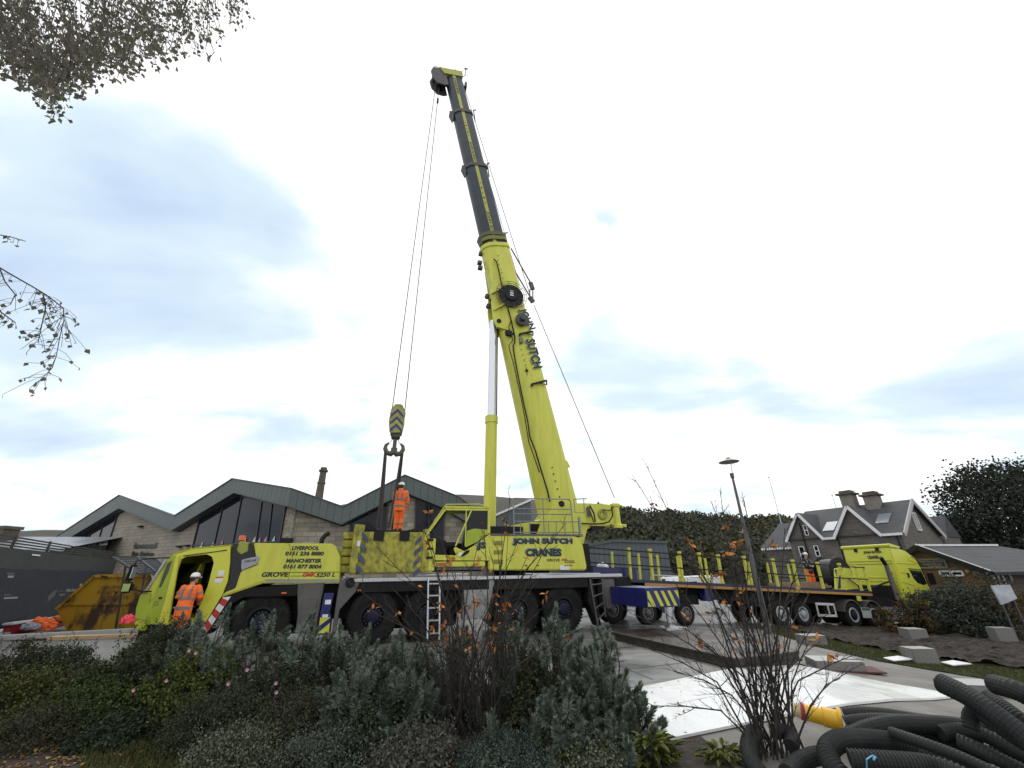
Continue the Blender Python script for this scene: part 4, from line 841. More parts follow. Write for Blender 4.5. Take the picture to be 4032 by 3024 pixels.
MB().tube([(4.72, -.02, 3.52), (5.12, -.02, 4.12), (6.3, -.02, 4.16), (6.6, -.02, 4.08)], .02, 6).build('roof_rail', YEL, opc)
MB().box((4.75, .0, 2.12), (6.55, .6, 2.28)).build('cab_step', YEL, opc, bevel=.02)
MB().prism([(4.9, 2.02), (6.6, 2.02), (6.6, 2.12), (4.9, 2.12)], .05, .6).build('sill', GREYP, opc)
MB().box((4.92, -.01, 2.15), (5.4, -.002, 2.25)).build('orange_plate', mat('dull_orange', (.35, .13, .03), .6), opc)
MB().tube([(4.2, .12, 1.88), (6.0, .12, 1.90)], .03, 6).tube([(8.0, .08, 1.87), (10.9, .08, 1.83)], .025, 6).tube([(8.2, .06, 1.84), (9.4, .06, 1.79)], .02, 6).build('stowed_bar', ALU, crane)
# rear of superstructure: boom foot and winch nose
bf = MB().prism([(8.7, 3.1), (9.0, 3.75), (9.35, 4.1), (9.5, 4.4), (11.0, 4.45), (12.05, 4.42), (12.1, 3.75), (11.9, 3.60), (11.2, 3.52), (10.9, 3.45), (10.62, 2.75), (10.55, 2.1), (10.3, 2.1), (9.4, 3.1)], .78, .92)
bf.prism([(8.7, 3.1), (9.0, 3.75), (9.35, 4.1), (9.5, 4.4), (11.0, 4.45), (12.05, 4.42), (12.1, 3.75), (11.9, 3.60), (11.2, 3.52), (10.9, 3.45), (10.62, 2.75), (10.55, 2.1), (10.3, 2.1), (9.4, 3.1)], 1.9, 2.04)
bf.box((10.4, .92, 3.55), (12.0, 1.9, 3.75)); foot = bf.build('boom_foot', YEL, crane, bevel=.015)
MB().prism([(7.75, 3.55), (8.9, 3.75), (9.4, 4.0), (9.3, 3.2), (8.3, 3.2)], .95, 1.85).build('boom_cradle', YEL, crane, bevel=.03)
MB().lathe([(.13, 3.5), (.22, 3.5), (.22, 3.62), (.16, 3.66), (.15, 4.35), (.2, 4.36), (.2, 4.46), (.1, 4.5)], (12.3, .85, 0), 'z', 16).build('winch_post', YEL, foot, smooth=True)
MB().box((12.0, .8, 3.62), (12.35, 2.0, 4.3)).build('nose_plate', YEL, foot, bevel=.02)
MB().tube([(12.42, .85, 4.4), (12.6, .85, 4.42), (12.66, .85, 4.32)], .03, 6).build('hook_bracket', YEL, foot)
MB().lathe([(.04, 3.55), (.13, 3.55), (.13, 3.66), (.04, 3.66)], (12.58, .85, 0), 'z', 12).build('eye_plate', YEL, foot)
MB().lathe([(.08, -.02), (.17, -.04), (.21, -.02), (.17, .0), (.08, .01)], (11.62, .76, 4.02), 'y', 24, closed=True).build('winch_cap', mat('olive_ring', (.24, .26, .04), .5), foot)
m = MB(); m.tube([(12.05, .7, 4.3), (12.0, .62, 3.95), (11.8, .6, 3.72), (11.5, .6, 3.64), (11.0, .62, 3.62), (10.6, .65, 3.64)], .028, 6); m.tube([(11.05, .7, 4.35), (11.15, .6, 4.05), (11.18, .6, 3.7)], .03, 6); m.tube([(10.95, .7, 4.3), (11.02, .6, 4.0), (11.12, .6, 3.66)], .022, 6); m.tube([(11.62, .7, 4.2), (11.9, .62, 4.15), (12.1, .65, 4.3)], .02, 6)
m.build('hydraulic_hose', BLK, foot)
MB().cyl((10.98, .7, 3.92), (10.98, .7, 4.28), .07).build('valve', GREYP, foot); MB().prism([(11.1, 3.40), (11.7, 3.48), (11.6, 3.56), (11.0, 3.56)], .7, 2.0).build('dark_underplate', BLK, foot)
MB().box((10.35, .8, 3.6), (10.6, 1.0, 4.15)).build('control_box', BLK, crane, bevel=.02)
# ---------------- boom
B0, B1 = Vector((9.86, 1.4, 4.25)), Vector((4.36, 1.4, 31.0)); BD = (B1-B0).normalized(); BX = Vector((BD.z, 0, -BD.x)); BY = Vector((0, 1, 0))
def zb(z): return (z-B0.z)/BD.z
def bp(s, x, y): return B0+BD*s+BX*x+BY*y
def bsec(h, w, n=7):
    "boom outline: squared back (+x), rounded belly (-x)"
    P = [(h/2, -w/2*.75), (h/2-.12*h, -w/2)]
    P += [(-h/2+h*.42, -w/2)]
    for k in range(n+1):
        t = math.pi*k/n; P.append((-h/2+h*.42-h*.42*math.sin(t), -w/2*math.cos(t)))
    P += [(h/2-.12*h, w/2), (h/2, w/2*.75)]
    return P
def bpart(s0, s1, h0, w0, h1, w1, name, m, parent, bevel=0, smooth=True):
    A = [bp(s0, x, y) for x, y in bsec(h0, w0)]; B = [bp(s1, x, y) for x, y in bsec(h1, w1)]; n = len(A)
    return MB().add(A+B, [tuple(range(n)), tuple(range(2*n-1, n-1, -1))]+[(i, (i+1) % n, n+(i+1) % n, n+i) for i in range(n)]).build(name, m, parent, smooth=smooth)
boom = bpart(-.6, zb(17.2), 1.62, 1.15, 1.42, 1.02, 'boom_base', YEL, crane)
secs = [(zb(17.0), zb(22.9), 1.22, .90), (zb(22.9), zb(27.3), 1.12, .82), (zb(27.3), zb(30.6), 1.02, .74)]
STR = mat('stripe_yellow', (.36, .37, .07), .55)
for i, (s0, s1, h, w) in enumerate(secs):
    sc_ = bpart(s0, s1, h, w, h, w, 'telescopic_section', SLATEP, crane)
    yy = -w/2-.012; MB().add([bp(s0, -.12, yy), bp(s1, -.12, yy), bp(s1, .07, yy), bp(s0, .07, yy)], [(0, 1, 2, 3)]).build('yellow_stripe', STR, sc_)
    for k in range(5):
        c = bp(s0+(s1-s0)*(.52+k*.06), -.04, yy-.01); MB().cyl(c, c+Vector((0, .01, 0)), .03+.02*(k % 2), n=8).build('pin_hole', BLK, sc_)
    a0 = s0+(s1-s0)*(.42 if i == 0 else .40); ln = 1.9 if i == 0 else 1.5
    if i == 2: a0 = s1-.35
    text('JOHN SUTCH' if i != 1 else 'JOHN SUTCH', INK, sc_, bp(a0, -.13, yy-.004), -BD*ln, BX*.18, bold=.02, ext=.003)
for (s, h, w, m_, nm) in ((zb(17.3), 1.50, 1.12, YEL, 'boom_collar'), (zb(17.75), 1.42, 1.04, mat('olive_collar', (.16, .17, .03), .6), 'boom_collar'), (zb(18.05), 1.36, 1.0, mat('dark_olive_collar', (.09, .095, .03), .6), 'boom_collar'), (zb(22.9), 1.34, 1.0, STEEL, 'boom_collar'), (zb(27.3), 1.24, .92, STEEL, 'boom_collar')):
    bpart(s-.12, s+.10, h, w, h, w, nm, m_, crane, smooth=False)
for s in (zb(22.9), zb(27.3), zb(17.9)):
    MB().prism([(0, 0), (0, 0), (0, 0)], 0, 0) if False else None
    m = MB(); q = .62; m.add([bp(s-.5, -q, -.2), bp(s+.1, -q-.14, -.2), bp(s+.1, -q+.1, -.2), bp(s-.5, -q, .2), bp(s+.1, -q-.14, .2), bp(s+.1, -q+.1, .2)], [(0, 1, 2), (5, 4, 3), (0, 3, 4, 1), (1, 4, 5, 2), (2, 5, 3, 0)])
    m.build('collar_bracket', STEEL, crane); m = MB(); m.beam(bp(s-.7, .66, -.3), bp(s+.35, .74, -.3), .05); m.beam(bp(s+.3, .74, -.3), bp(s+.4, .9, -.3), .05); m.build('collar_bracket', STEEL, crane)
# boom head
hd = MB(); s = zb(30.6)
hd.add([bp(s-.1, -.62, -.42), bp(s-.1, .55, -.42), bp(s+.42, .60, -.42), bp(s+.42, -.85, -.42), bp(s-.1, -.62, .42), bp(s-.1, .55, .42), bp(s+.42, .60, .42), bp(s+.42, -.85, .42)], [(0, 1, 2, 3), (7, 6, 5, 4), (0, 4, 5, 1), (1, 5, 6, 2), (2, 6, 7, 3), (3, 7, 4, 0)])
head = hd.build('boom_head', mat('head_yellow', (.30, .31, .05), .5, c2=(.4, .4, .08), scale=4), crane)
hp_ = [(-.5, .45), (-.5, -1.05), (-.75, -1.15), (-1.15, -1.05), (-1.42, -.6), (-1.45, .0), (-1.25, .4)]
m = MB()
for y0 in (-.36, .28):
    A = [bp(s+b, a, y0) for a, b in hp_]; B = [bp(s+b, a, y0+.08) for a, b in hp_]; n = len(A); m.add(A+B, [tuple(range(n)), tuple(range(2*n-1, n-1, -1))]+[(i, (i+1) % n, n+(i+1) % n, n+i) for i in range(n)])
m.build('sheave_cheek', STEEL, head)
for (x, b) in ((-1.08, .05), (-.95, -.62)):
    c = bp(s+b, x, 0); MB().lathe([(.05, -.2), (.26, -.2), (.22, -.14), (.26, -.06), (.22, 0), (.26, .06), (.22, .14), (.26, .2), (.05, .2)], tuple(c), 'y', 20).build('sheave', BLK, head)
m = MB()
for (x, l) in ((-.7, .3), (.25, .35), (.5, .2), (-1.1, .15)): m.beam(bp(s+.4, x, -.3), bp(s+.4+l, x-.02, -.3), .025)
m.beam(bp(s+.62, -1.2, -.3), bp(s+.55, -.7, -.3), .02); m.tube([bp(s+.2, .6, -.2), bp(s+.45, .85, -.2), bp(s+1.2, 1.0, -.2)], .025, 5); m.beam(bp(s+1.1, .9, -.2), bp(s+1.15, 1.12, -.2), .06)
m.build('antenna', STEEL, head)
MB().box(tuple(bp(s-.65, .62, -.2)), tuple(bp(s-.25, .85, .2))).build('rope_guide', STEEL, head)
# ropes along the back, rigging bracket, main fall
PB = lambda x, y: (lambda a: Vector((a[0], 1.4, a[1])))(K(x, y, 1.4))
r1 = MB().tube([PB(1822, 325), PB(2088, 1165)], .019, 5).build('hoist_rope', STEEL, crane)
MB().tube([PB(2102, 1200), PB(2420, 1962)], .019, 5).build('hoist_rope', STEEL, crane)
MB().tube([PB(1818, 340), PB(2046, 1120)], .015, 5).build('hoist_rope', STEEL, crane)
MB().tube([PB(1825, 350), PB(1910, 655)], .008, 4).build('hoist_rope', STEEL, crane)
m = MB().beam(PB(2012, 978), PB(2088, 1112), .05).beam(PB(2014, 1045), PB(2085, 1165), .05); m.build('mast_strut', mat('rust_brown_bar', (.08, .05, .04), .7), crane)
m = MB().beam(PB(2088, 1112), PB(2098, 1140), .12, .2).beam(PB(2086, 1140), PB(2086, 1180), .05).beam(PB(2098, 1140), PB(2098, 1185), .05).beam(PB(2084, 1170), PB(2100, 1190), .14, .2); m.build('rope_sheave_bracket', STEEL, crane)
# luffing cylinder
cy = MB().cyl((7.02, 1.4, 2.3), (7.10, 1.4, 7.95), .245, n=24); cy.cyl((7.095, 1.4, 7.75), (7.10, 1.4, 8.05), .275, n=24); cyl_ = cy.build('luffing_cylinder', YEL, crane, smooth=True)
MB().cyl((7.10, 1.4, 8.0), (7.17, 1.4, 12.9), .185, n=24).build('piston_rod', CHROME, cyl_, smooth=True)
MB().cyl((7.33, 1.5, 8.0), (7.38, 1.5, 12.8), .05, n=8).build('guide_tube', mat('brown_tube', (.12, .09, .07), .5), cyl_)
s0 = zb(13.3); lug = MB()
for y0 in (-.42, .30):
    P = [(s0-.9, -.55), (s0-.75, -.92), (s0-.35, -1.02), (s0+.5, -.95), (s0+1.5, -.72), (s0+3.0, -.62), (s0+3.0, -.4), (s0-.9, -.4)]
    A = [bp(a, b, y0) for a, b in P]; B = [bp(a, b, y0+.12) for a, b in P]; n = len(A); lug.add(A+B, [tuple(range(n)), tuple(range(2*n-1, n-1, -1))]+[(i, (i+1) % n, n+(i+1) % n, n+i) for i in range(n)])
lug.build('cylinder_lug', YEL, crane)
c = bp(s0-.45, -.78, -.46); MB().cyl(c, c+Vector((0, .9, 0)), .11).build('lug_pin', BLK, crane)
m = MB()
for (a, b) in ((s0+.1, -.6), (s0+1.0, -.65)):
    A = [bp(a, -.95, -.5), bp(a+.35, -.2, -.62), bp(a+.42, -.2, -.62), bp(a+.1, -.95, -.5), bp(a, -.95, -.42), bp(a+.35, -.2, -.42), bp(a+.42, -.2, -.42), bp(a+.1, -.95, -.42)]; m.add(A, [(0, 1, 2, 3), (7, 6, 5, 4), (0, 4, 5, 1), (1, 5, 6, 2), (2, 6, 7, 3), (3, 7, 4, 0)])
m.build('stiffener_fin', YEL, boom)
# cable drum, second reel, hoses, bracket, holes, lettering on the near face
def face(x, y, push=0.0):
    "point of the boom's near face seen at this place"
    a = K(x, y, .86-push); return Vector((a[0], .86-push, a[1]))
yf = .80
c = face(2011, 1168); ring = MB()
dr = MB().lathe([(.0, -.12), (.3, -.12), (.34, -.05), (.62, -.05), (.62, .02), (.3, .02)], (c.x, yf, c.z), 'y', 32).build('cable_drum', BLK, boom)
for (zz_, cm) in ((.20, (.5, .35, .3)), (.08, (.7, .72, .72)), (-.04, (.7, .72, .72))): MB().box((c.x-.09, yf-.128, c.z+zz_-.03), (c.x+.09, yf-.122, c.z+zz_+.03)).build('drum_label', mat('label_colour', cm, .5), dr)
m = MB(); R2 = .78
for rr in (.66, .78):
    m.tube([(c.x+rr*math.cos(t*math.pi/16), yf-.1, c.z+rr*math.sin(t*math.pi/16)) for t in range(33)], .013, 5, cap=False)
for k in range(12):
    t = k*math.pi/6+.2; m.beam((c.x+.45*math.cos(t), yf-.1, c.z+.45*math.sin(t)), (c.x+.78*math.cos(t), yf-.1, c.z+.78*math.sin(t)), .02)
m.build('drum_guard', STEEL, dr)
c = face(2052, 1265); rl = MB().lathe([(.0, -.30), (.12, -.30), (.13, -.16), (.14, -.15), (.32, -.15), (.33, -.1), (.30, .0), (.28, .05)], (c.x, yf, c.z), 'y', 28).build('hose_reel', mat('reel_grey', (.035, .04, .042), .45), boom, smooth=False)
H1 = [(1944, 1020), (1955, 1030), (1963, 1060), (1975, 1120), (2003, 1225), (2015, 1270), (2028, 1330), (2026, 1350), (2020, 1362), (2025, 1400), (2040, 1480), (2060, 1580), (2078, 1660), (2086, 1720), (2108, 1775), (2130, 1850), (2155, 1930), (2165, 1975)]
H2 = [(2000, 1222), (2006, 1240), (2012, 1262), (2002, 1290), (2010, 1310), (2020, 1340), (2003, 1360), (2010, 1390), (2024, 1440), (2048, 1550), (2066, 1640), (2082, 1740), (2100, 1790), (2124, 1860)]
for P_, rr in ((H1, .032), (H2, .022)):
    MB().tube([face(x, y, .06) for x, y in P_], rr, 6).build('hydraulic_hose', BLK, boom, smooth=True)
c = face(2003, 1312); MB().box((c.x-.16, c.y-.08, c.z-.16), (c.x+.14, c.y+.05, c.z+.14)).box((c.x-.22, c.y-.05, c.z-.04), (c.x+.3, c.y+.0, c.z+.03)).build('valve_block', BLK, boom, bevel=.03)
for (x, y, x2, y2) in ((2046, 1315, 2098, 1305), (2094, 1513, 2152, 1498)):
    a, b = face(x, y, .1), face(x2, y2, .1); MB().beam(a, b, .06, .08).beam(b, b-Vector((0, 0, .22)), .05).beam(b-Vector((0, 0, .22)), a.lerp(b, .4), .03).beam(a, a-Vector((0, 0, .1)), .08).build('rope_bracket', BLK, boom)
a = face(2050, 1340); MB().box((a.x-.07, a.y-.1, a.z-.16), (a.x+.1, a.y+.05, a.z+.1)).build('junction_box', mat('box_grey', (.14, .15, .15), .5), boom)
m = MB()
for (x, y) in ((2046, 1358), (2051, 1378), (2057, 1400), (2062, 1420), (2068, 1440), (2071, 1452), (2074, 1475), (2172, 1842), (2178, 1867), (2185, 1895), (2193, 1926), (2201, 1957), (1960, 1010), (1958, 1028), (1963, 1044), (1972, 1063), (1975, 1077), (1979, 1098)):
    c = face(x, y, .0); MB().cyl((c.x, .80, c.z), (c.x, .79, c.z), .03, n=8).build('pin_hole', BLK, boom)
c = face(2073, 1461); MB().lathe([(.0, -.02), (.07, -.02), (.07, .02)], (c.x, .81, c.z), 'y', 10).build('access_hole', BLK, boom)
c = face(2208, 1985); MB().lathe([(.0, -.05), (.12, -.05), (.12, .02)], (c.x, .80, c.z), 'y', 14).build('pivot_cover', BLK, boom)
def btext(s_, x0, y0, x1, y1, hgt, off=0.0, m_=INK, yv=.79):
    a = face(x0, y0); b = face(x1, y1); a.y = b.y = yv; d = b-a; p = Vector((-d.z, 0, d.x)).normalized()*(hgt)
    if p.x < 0: p = -p
    return text(s_, m_, boom, a+Vector((off, 0, off)), d, p, bold=.03, ext=.003)
for off, mm_, yv in ((-.04, SHADOWB, .806), (0, INK, .80)):
    btext('JOHN', 2038, 1222, 2077, 1303, .46, off, mm_, yv); btext('SUTCH', 2068, 1338, 2100, 1452, .46, off, mm_, yv)
MB().tube([PB(1905, 1068)+Vector((0, -.4, 0)), PB(1945, 1185)+Vector((0, -.4, 0))], .02, 5).build('drain_pipe', YEL, boom)
m = MB()
for (x, y, x2, y2) in ((1918, 1165, 1930, 1185), (1930, 1180, 1942, 1200), (1920, 1208, 1938, 1205), (1932, 1190, 1936, 1228)): m.beam(PB(x, y), PB(x2, y2), .07)
for (x, y) in ((1918, 1167), (1923, 1206)): c = PB(x, y); m.lathe([(0, -.1), (.12, -.08), (.12, .08), (0, .1)], tuple(c), 'y', 10)
m.build('work_lamp', STEEL, boom)
m = MB()
for (x, y) in ((1893, 1000), (1888, 1035), (1890, 1055)): c = PB(x, y); m.box((c.x-.1, c.y-.1, c.z-.08), (c.x+.12, c.y+.1, c.z+.08))
m.build('camera_lamp', STEEL, boom)
a = PB(2182, 1800); 
for s_ in (-.45, .45):
    A = [Vector((K(2188, 1799, 1.4+s_)[0], 1.4+s_, K(2188, 1799, 1.4+s_)[1])), Vector((K(2222, 1842, 1.4+s_)[0], 1.4+s_, K(2222, 1842, 1.4+s_)[1])), Vector((K(2245, 1840, 1.4+s_)[0], 1.4+s_, K(2245, 1840, 1.4+s_)[1])), Vector((K(2232, 1815, 1.4+s_)[0], 1.4+s_, K(2232, 1815, 1.4+s_)[1]))]
    MB().add([tuple(p-Vector((0, .03, 0))) for p in A]+[tuple(p+Vector((0, .03, 0))) for p in A], [(0, 1, 2, 3), (7, 6, 5, 4), (0, 4, 5, 1), (1, 5, 6, 2), (2, 6, 7, 3), (3, 7, 4, 0)]).build('side_fin', YEL, boom)

# ---------------- hook block, slings, counterweight
hk = thing('hook_block', 'yellow hook block with blue chevrons hanging on two ropes from the boom tip', 'hook block', tuple(FR.w(3.22, 1.4, 7.4)), R(17.43))
F0 = Vector((3.22, 1.4, 7.4))
def hloc(x, y, v=1.4): a = K(x, y, v); return Vector((a[0], v, a[1]))-F0
c = [hloc(1560, 1610), hloc(1578, 1608), hloc(1596, 1625), hloc(1597, 1660), hloc(1585, 1712), hloc(1538, 1712), hloc(1536, 1660), hloc(1543, 1625)]
P = [(-.30, .50), (-.16, .74), (.10, .74), (.24, .50), (.26, .05), (.20, -.42), (-.22, -.48), (-.34, .0)]
hb = MB().prism(P, -.28, -.12).build('cheek_plate', mat('block_yellow', (.38, .38, .09), .55, c2=(.16, .16, .06), scale=5), hk, bevel=.02)
MB().prism([(x+.02, z) for x, z in P], .14, .30).build('cheek_plate', mat('block_yellow_grimy', (.30, .31, .06), .6, c2=(.08, .08, .04), scale=4), hk, bevel=.02)
for z in (.42, .10, -.20):
    MB().add([(-.28, -.285, z-.14), (-.04, -.285, z+.12), (-.04, -.285, z-.0), (-.28, -.285, z-.26)], [(0, 1, 2, 3)]).add([(.20, -.285, z-.14), (-.04, -.285, z+.12), (-.04, -.285, z-.0), (.20, -.285, z-.26)], [(3, 2, 1, 0)]).build('blue_chevron', BLUE, hb, fix=False)
MB().lathe([(.0, -.11), (.30, -.11), (.26, 0), (.30, .12), (.0, .12)], (-.02, 0, .38), 'y', 24).build('sheave', BLK, hk)
MB().box((-.18, -.18, -.62), (.16, .2, -.38)).build('crosshead', STEEL, hk, bevel=.03)
m = MB(); m.cyl((-.02, 0, -.6), (-.02, 0, -1.05), .075)
for s_ in (-1, 1): m.tube([(-.02, 0, -1.12), (-.02+s_*.12, 0, -1.24), (-.02+s_*.26, 0, -1.20), (-.02+s_*.34, 0, -1.04), (-.02+s_*.32, 0, -.90), (-.02+s_*.22, 0, -.80)], [.11, .11, .10, .085, .065, .03], 10)
m.cyl((-.02, 0, -1.0), (-.02, 0, -1.22), .12); m.build('ramshorn_hook', mat('worn_hook', (.07, .075, .05), .5), hk, smooth=True)
m = MB(); m.beam((.05, 0, -.6), (.26, 0, -.95), .02); m.beam((-.09, 0, -.6), (-.30, 0, -.95), .02); m.build('safety_latch', STEEL, hk)
tipl = Vector((K(1712, 375, 1.4)[0], 1.4, K(1712, 375, 1.4)[1]))-F0; tipr = Vector((K(1726, 375, 1.4)[0], 1.4, K(1726, 375, 1.4)[1]))-F0
MB().tube([(-.26, -.03, .5), tipl+Vector((0, 0, 1.5))], .021, 6).build('fall_rope', STEEL, hk); MB().tube([(.24, .03, .5), tipr+Vector((0, 0, 1.5))], .021, 6).build('fall_rope', STEEL, hk)
MB().cyl(tipr+Vector((-.005, 0, -.35)), tipr+Vector((-.01, 0, -.75)), .06, n=10).build('hoist_limit_weight', BLK, hk)
sg_ = []
SL = mat('black_sling', (.02, .019, .018), .85, c2=(.045, .04, .038), scale=20, bump=.5, bscale=60)
for k, (u0, v0, u1, v1, r_, lab) in enumerate(((-.32, -.02, 2.90, .55, .075, 'thick black double lifting sling, leftmost under the hook'), (.28, -.02, 3.25, .55, .035, 'thin middle lifting sling hanging from the hook'), (.32, .04, 3.42, 1.9, .06, 'lifting sling just left of the standing man in orange'))):
    a = FR.w(3.20+u0, 1.4+v0, 6.28); b = FR.w(u1, v1, 3.2)
    t = thing('lifting_sling', lab, 'sling', tuple(b)); mb = MB(); d = Vector(a)-Vector(b)
    mb.tube([Vector((0, 0, 0)), d*.5+Vector((.01, 0, 0)), d], r_*.62, 6); mb.tube([Vector((r_*1.5, 0, 0)), d*.5+Vector((r_, 0, 0)), d+Vector((r_*.3, 0, 0))], r_*.62, 6)
    mb.build('webbing', SL, t); MB().lathe([(.02, 0), (.08, .0), (.08, .14), (.02, .16)], (0, 0, -.02), 'z', 10).build('shackle', STEEL, t)
cwt = thing('counterweight', 'grimy yellow counterweight slab with blue hazard stripes sitting on the crane deck', 'counterweight', tuple(FR.w(3.3, 1.4, 1.92)), R(17.43))
O = Vector((3.3, 1.4, 1.92))
def cb(a, b): return (a[0]-O.x, a[1]-O.y, a[2]-O.z), (b[0]-O.x, b[1]-O.y, b[2]-O.z)
MB().box(*cb((2.22, .03, 1.96), (4.42, 2.72, 3.20))).build('slab', YDIRT, cwt, bevel=.03)
lw = MB().prism([(2.19-O.x, 1.95-O.z), (2.42-O.x, 1.95-O.z), (2.52-O.x, 3.40-O.z), (2.19-O.x, 3.42-O.z)], -.03-O.y, 2.7-O.y).build('end_plate', YDIRT, cwt, bevel=.02)
MB().box(*cb((4.40, .0, 1.97), (4.62, 2.7, 3.30))).build('end_plate', YDIRT, cwt, bevel=.02)
for k in range(5): MB().box(*cb((1.90-.01*k, .2+.02*k, 1.98+k*.25), (2.20, 2.6, 2.20+k*.25))).build('stacked_plate', YDIRT, cwt, bevel=.03)
MB().box(*cb((2.5, .3, 3.19), (4.3, 2.6, 3.27))).build('top_tray', BLK, cwt)
for u in (2.84, 3.66): MB().box(*cb((u-.02, -.005, 2.92), (u+.30, .06, 3.215))).build('lifting_pocket', BLK, cwt)
m = MB().prism([(2.42-O.x, 3.24-O.z), (2.95-O.x, 3.24-O.z), (2.60-O.x, 3.52-O.z), (2.42-O.x, 3.50-O.z)], .1-O.y, .25-O.y).prism([(4.4-O.x, 3.2-O.z), (3.8-O.x, 3.24-O.z), (4.2-O.x, 3.34-O.z), (4.4-O.x, 3.36-O.z)], .1-O.y, .25-O.y).build('corner_block', BLK, cwt)
BL2 = mat('faded_blue_stripe', (.03, .04, .13), .6, c2=(.10, .11, .10), scale=6)
for k in range(4):
    z = 3.20-k*.32
    MB().prism([(x-O.x, zz__-O.z) for x, zz__ in ((2.45-.02*k, z+.02), (2.66-.01*k, z-.20), (2.66-.01*k, z-.36), (2.45-.02*k, z-.16))], -.001-O.y-.03, .029-O.y-.03).build('blue_stripe', BL2, cwt)
    MB().prism([(x-O.x, zz__-O.z) for x, zz__ in ((4.36, z-.10), (4.16, z-.28), (4.16, z-.44), (4.36, z-.26))], -.001-O.y+.02, .029-O.y).build('blue_stripe', BL2, cwt)
MB().box(*cb((2.34, -.034, 2.75), (2.44, -.03, 2.92))).build('label', WHITE, cwt)
m = MB()
for z in (2.95, 2.68, 2.4): m.box(*cb((4.55, -.02, z-.03), (4.75, .02, z+.04)))
m.build('pin_slot', BLK, cwt)
bk = MB().box(*cb((4.62, .02, 2.0), (4.84, .5, 3.0))).build('side_bracket', YEL, cwt, bevel=.02)
# steel mat under the outrigger
q_ = [(10.2, -1.6), (10.4, -6.5), (12.3, -6.3), (12.95, -1.4)]
mat_ = thing('outrigger_mat', 'big rusty steel spreader mat under the blue outrigger jack', 'steel mat', frame=FR)
RUST = mat('rusty_steel', (.018, .014, .012), .6, c2=(.055, .040, .032), scale=3, bump=.3, bscale=20, wet=.3, wscale=1.2, spec=.35)
MB().slab(q_, .10, .20).build('plate', RUST, mat_)
m = MB()
for i in range(4):
    a, b = Vector(q_[i]+(0,)), Vector(q_[(i+1) % 4]+(0,)); m.beam(a+Vector((0, 0, .185)), b+Vector((0, 0, .185)), .10, .035); m.beam(a+Vector((0, 0, .03)), b+Vector((0, 0, .03)), .14, .035); m.beam(a+Vector((0, 0, .11)), b+Vector((0, 0, .11)), .02, .16)
m.build('edge_beam', mat('dark_rust_edge', (.02, .017, .015), .6, c2=(.05, .04, .03), scale=8), mat_)
# ================================================================ flatbed trailer and tractor unit on the falling road
TF = Frame((5.05, 18.6, terr(5.05)), R(20), R(3.3))
def T(x, y, v=0.0): return TF.px(x, y, v)
def z6(x, y): return 3350+x/6.32, 2120+y/6.32
tr = thing('flatbed_trailer', 'long flatbed trailer with yellow stake posts parked behind the crane', 'trailer', frame=TF)
MB().box((-2.2, 0, 1.50), (13.3, 2.5, 1.585)).build('deck', mat('deck_blue_grey', (.035, .035, .06), .5, c2=(.10, .09, .08), scale=3), tr)
MB().box((-2.2, -.03, 1.49), (13.35, .0, 1.60)).build('side_rail', mat('dark_blue_rail', (.014, .015, .05), .45), tr); MB().box((.1, -.035, 1.385), (13.35, .02, 1.486)).build('orange_sidestripe', mat('orange_ochre', (.38, .20, .04), .6), tr)
MB().box((-2.0, .5, .95), (13.2, 1.0, 1.48)).box((-2.0, 1.5, .95), (13.2, 2.0, 1.48)).box((-1.5, .35, .75), (3.0, 2.2, 1.1)).box((5.8, .4, .75), (9.0, 2.2, 1.1)).build('chassis', DARK, tr)
pst = [-2.5, -.5, .55, 2.05, 3.1, 4.14, 5.62, 7.35, 8.6, 10.2, 11.7, 12.8, 13.4]
for i, u in enumerate(pst[1:]):
    MB().box((u-.05, .0, 1.585), (u+.05, .10, 2.76+.02*(i % 2))).box((u-.065, -.01, 2.70), (u+.065, .11, 2.78+.02*(i % 2))).build('stake_post', YBRT, tr, bevel=.006)
for u in (-1.2, .2, 1.65, 2.72, 3.9, 5.6, 8.4, 9.7, 11.2, 12.4): MB().box((u-.045, 2.4, 1.585), (u+.045, 2.49, 2.78)).build('stake_post', YBRT, tr, bevel=.006)
m = MB()
for z in (2.12, 2.66): m.beam((-2.4, -.02, z), (13.4, -.02, z), .025, .045); m.beam((-2.4, 2.52, z-.02), (13.4, 2.52, z-.02), .025, .045)
m.build('stake_rail', BLK, tr)
DRIM = mat('dull_rim', (.06, .062, .064), .6, c2=(.11, .11, .11), scale=9)
for u in (.2, 2.05): wheel(tr, u, .05, .42, .42, .32, DRIM, rimr=.24, bolts=8); wheel(tr, u, 2.1, .42, .42, .32, RIMG, rimr=.24, side=1, bolts=3)
wheel(tr, -1.25, .3, .50, .50, .34, DRIM, rimr=.26, bolts=8)
for u in (7.2, 8.55): wheel(tr, u, .05, .52, .52, .34, RIMG, rimr=.28, bolts=8); wheel(tr, u, 2.1, .52, .52, .34, RIMG, rimr=.28, side=1, bolts=3)
m = MB(); u0, u1 = 9.35, 10.55
for z in (.95, .48): m.box((u0, -.02, z-.05), (u1, .02, z+.05))
for u in (u0+.04, u0+.75, u1-.04): m.box((u-.03, -.02, .48), (u+.03, .02, .95))
m.build('side_guard', mat('guard_white', (.5, .5, .48), .5), tr)
MB().box((-2.1, .3, 1.6), (.0, 2.3, 2.0)).build('blue_tool_box', BLUE, tr, bevel=.03)
MB().lathe([(0.0, .22), (.14, .18), (.24, .08), (.26, 0)], (-1.2, 1.0, 2.0), 'z', 14).build('white_sack', WHITE, tr)
m = MB(); m.tube([(2.1, 2.3, 1.6), (2.15, 2.3, 1.86), (4.0, 2.3, 1.88), (4.1, 2.3, 1.6)], .025, 6); m.build('hoop_rail', ALU, tr)
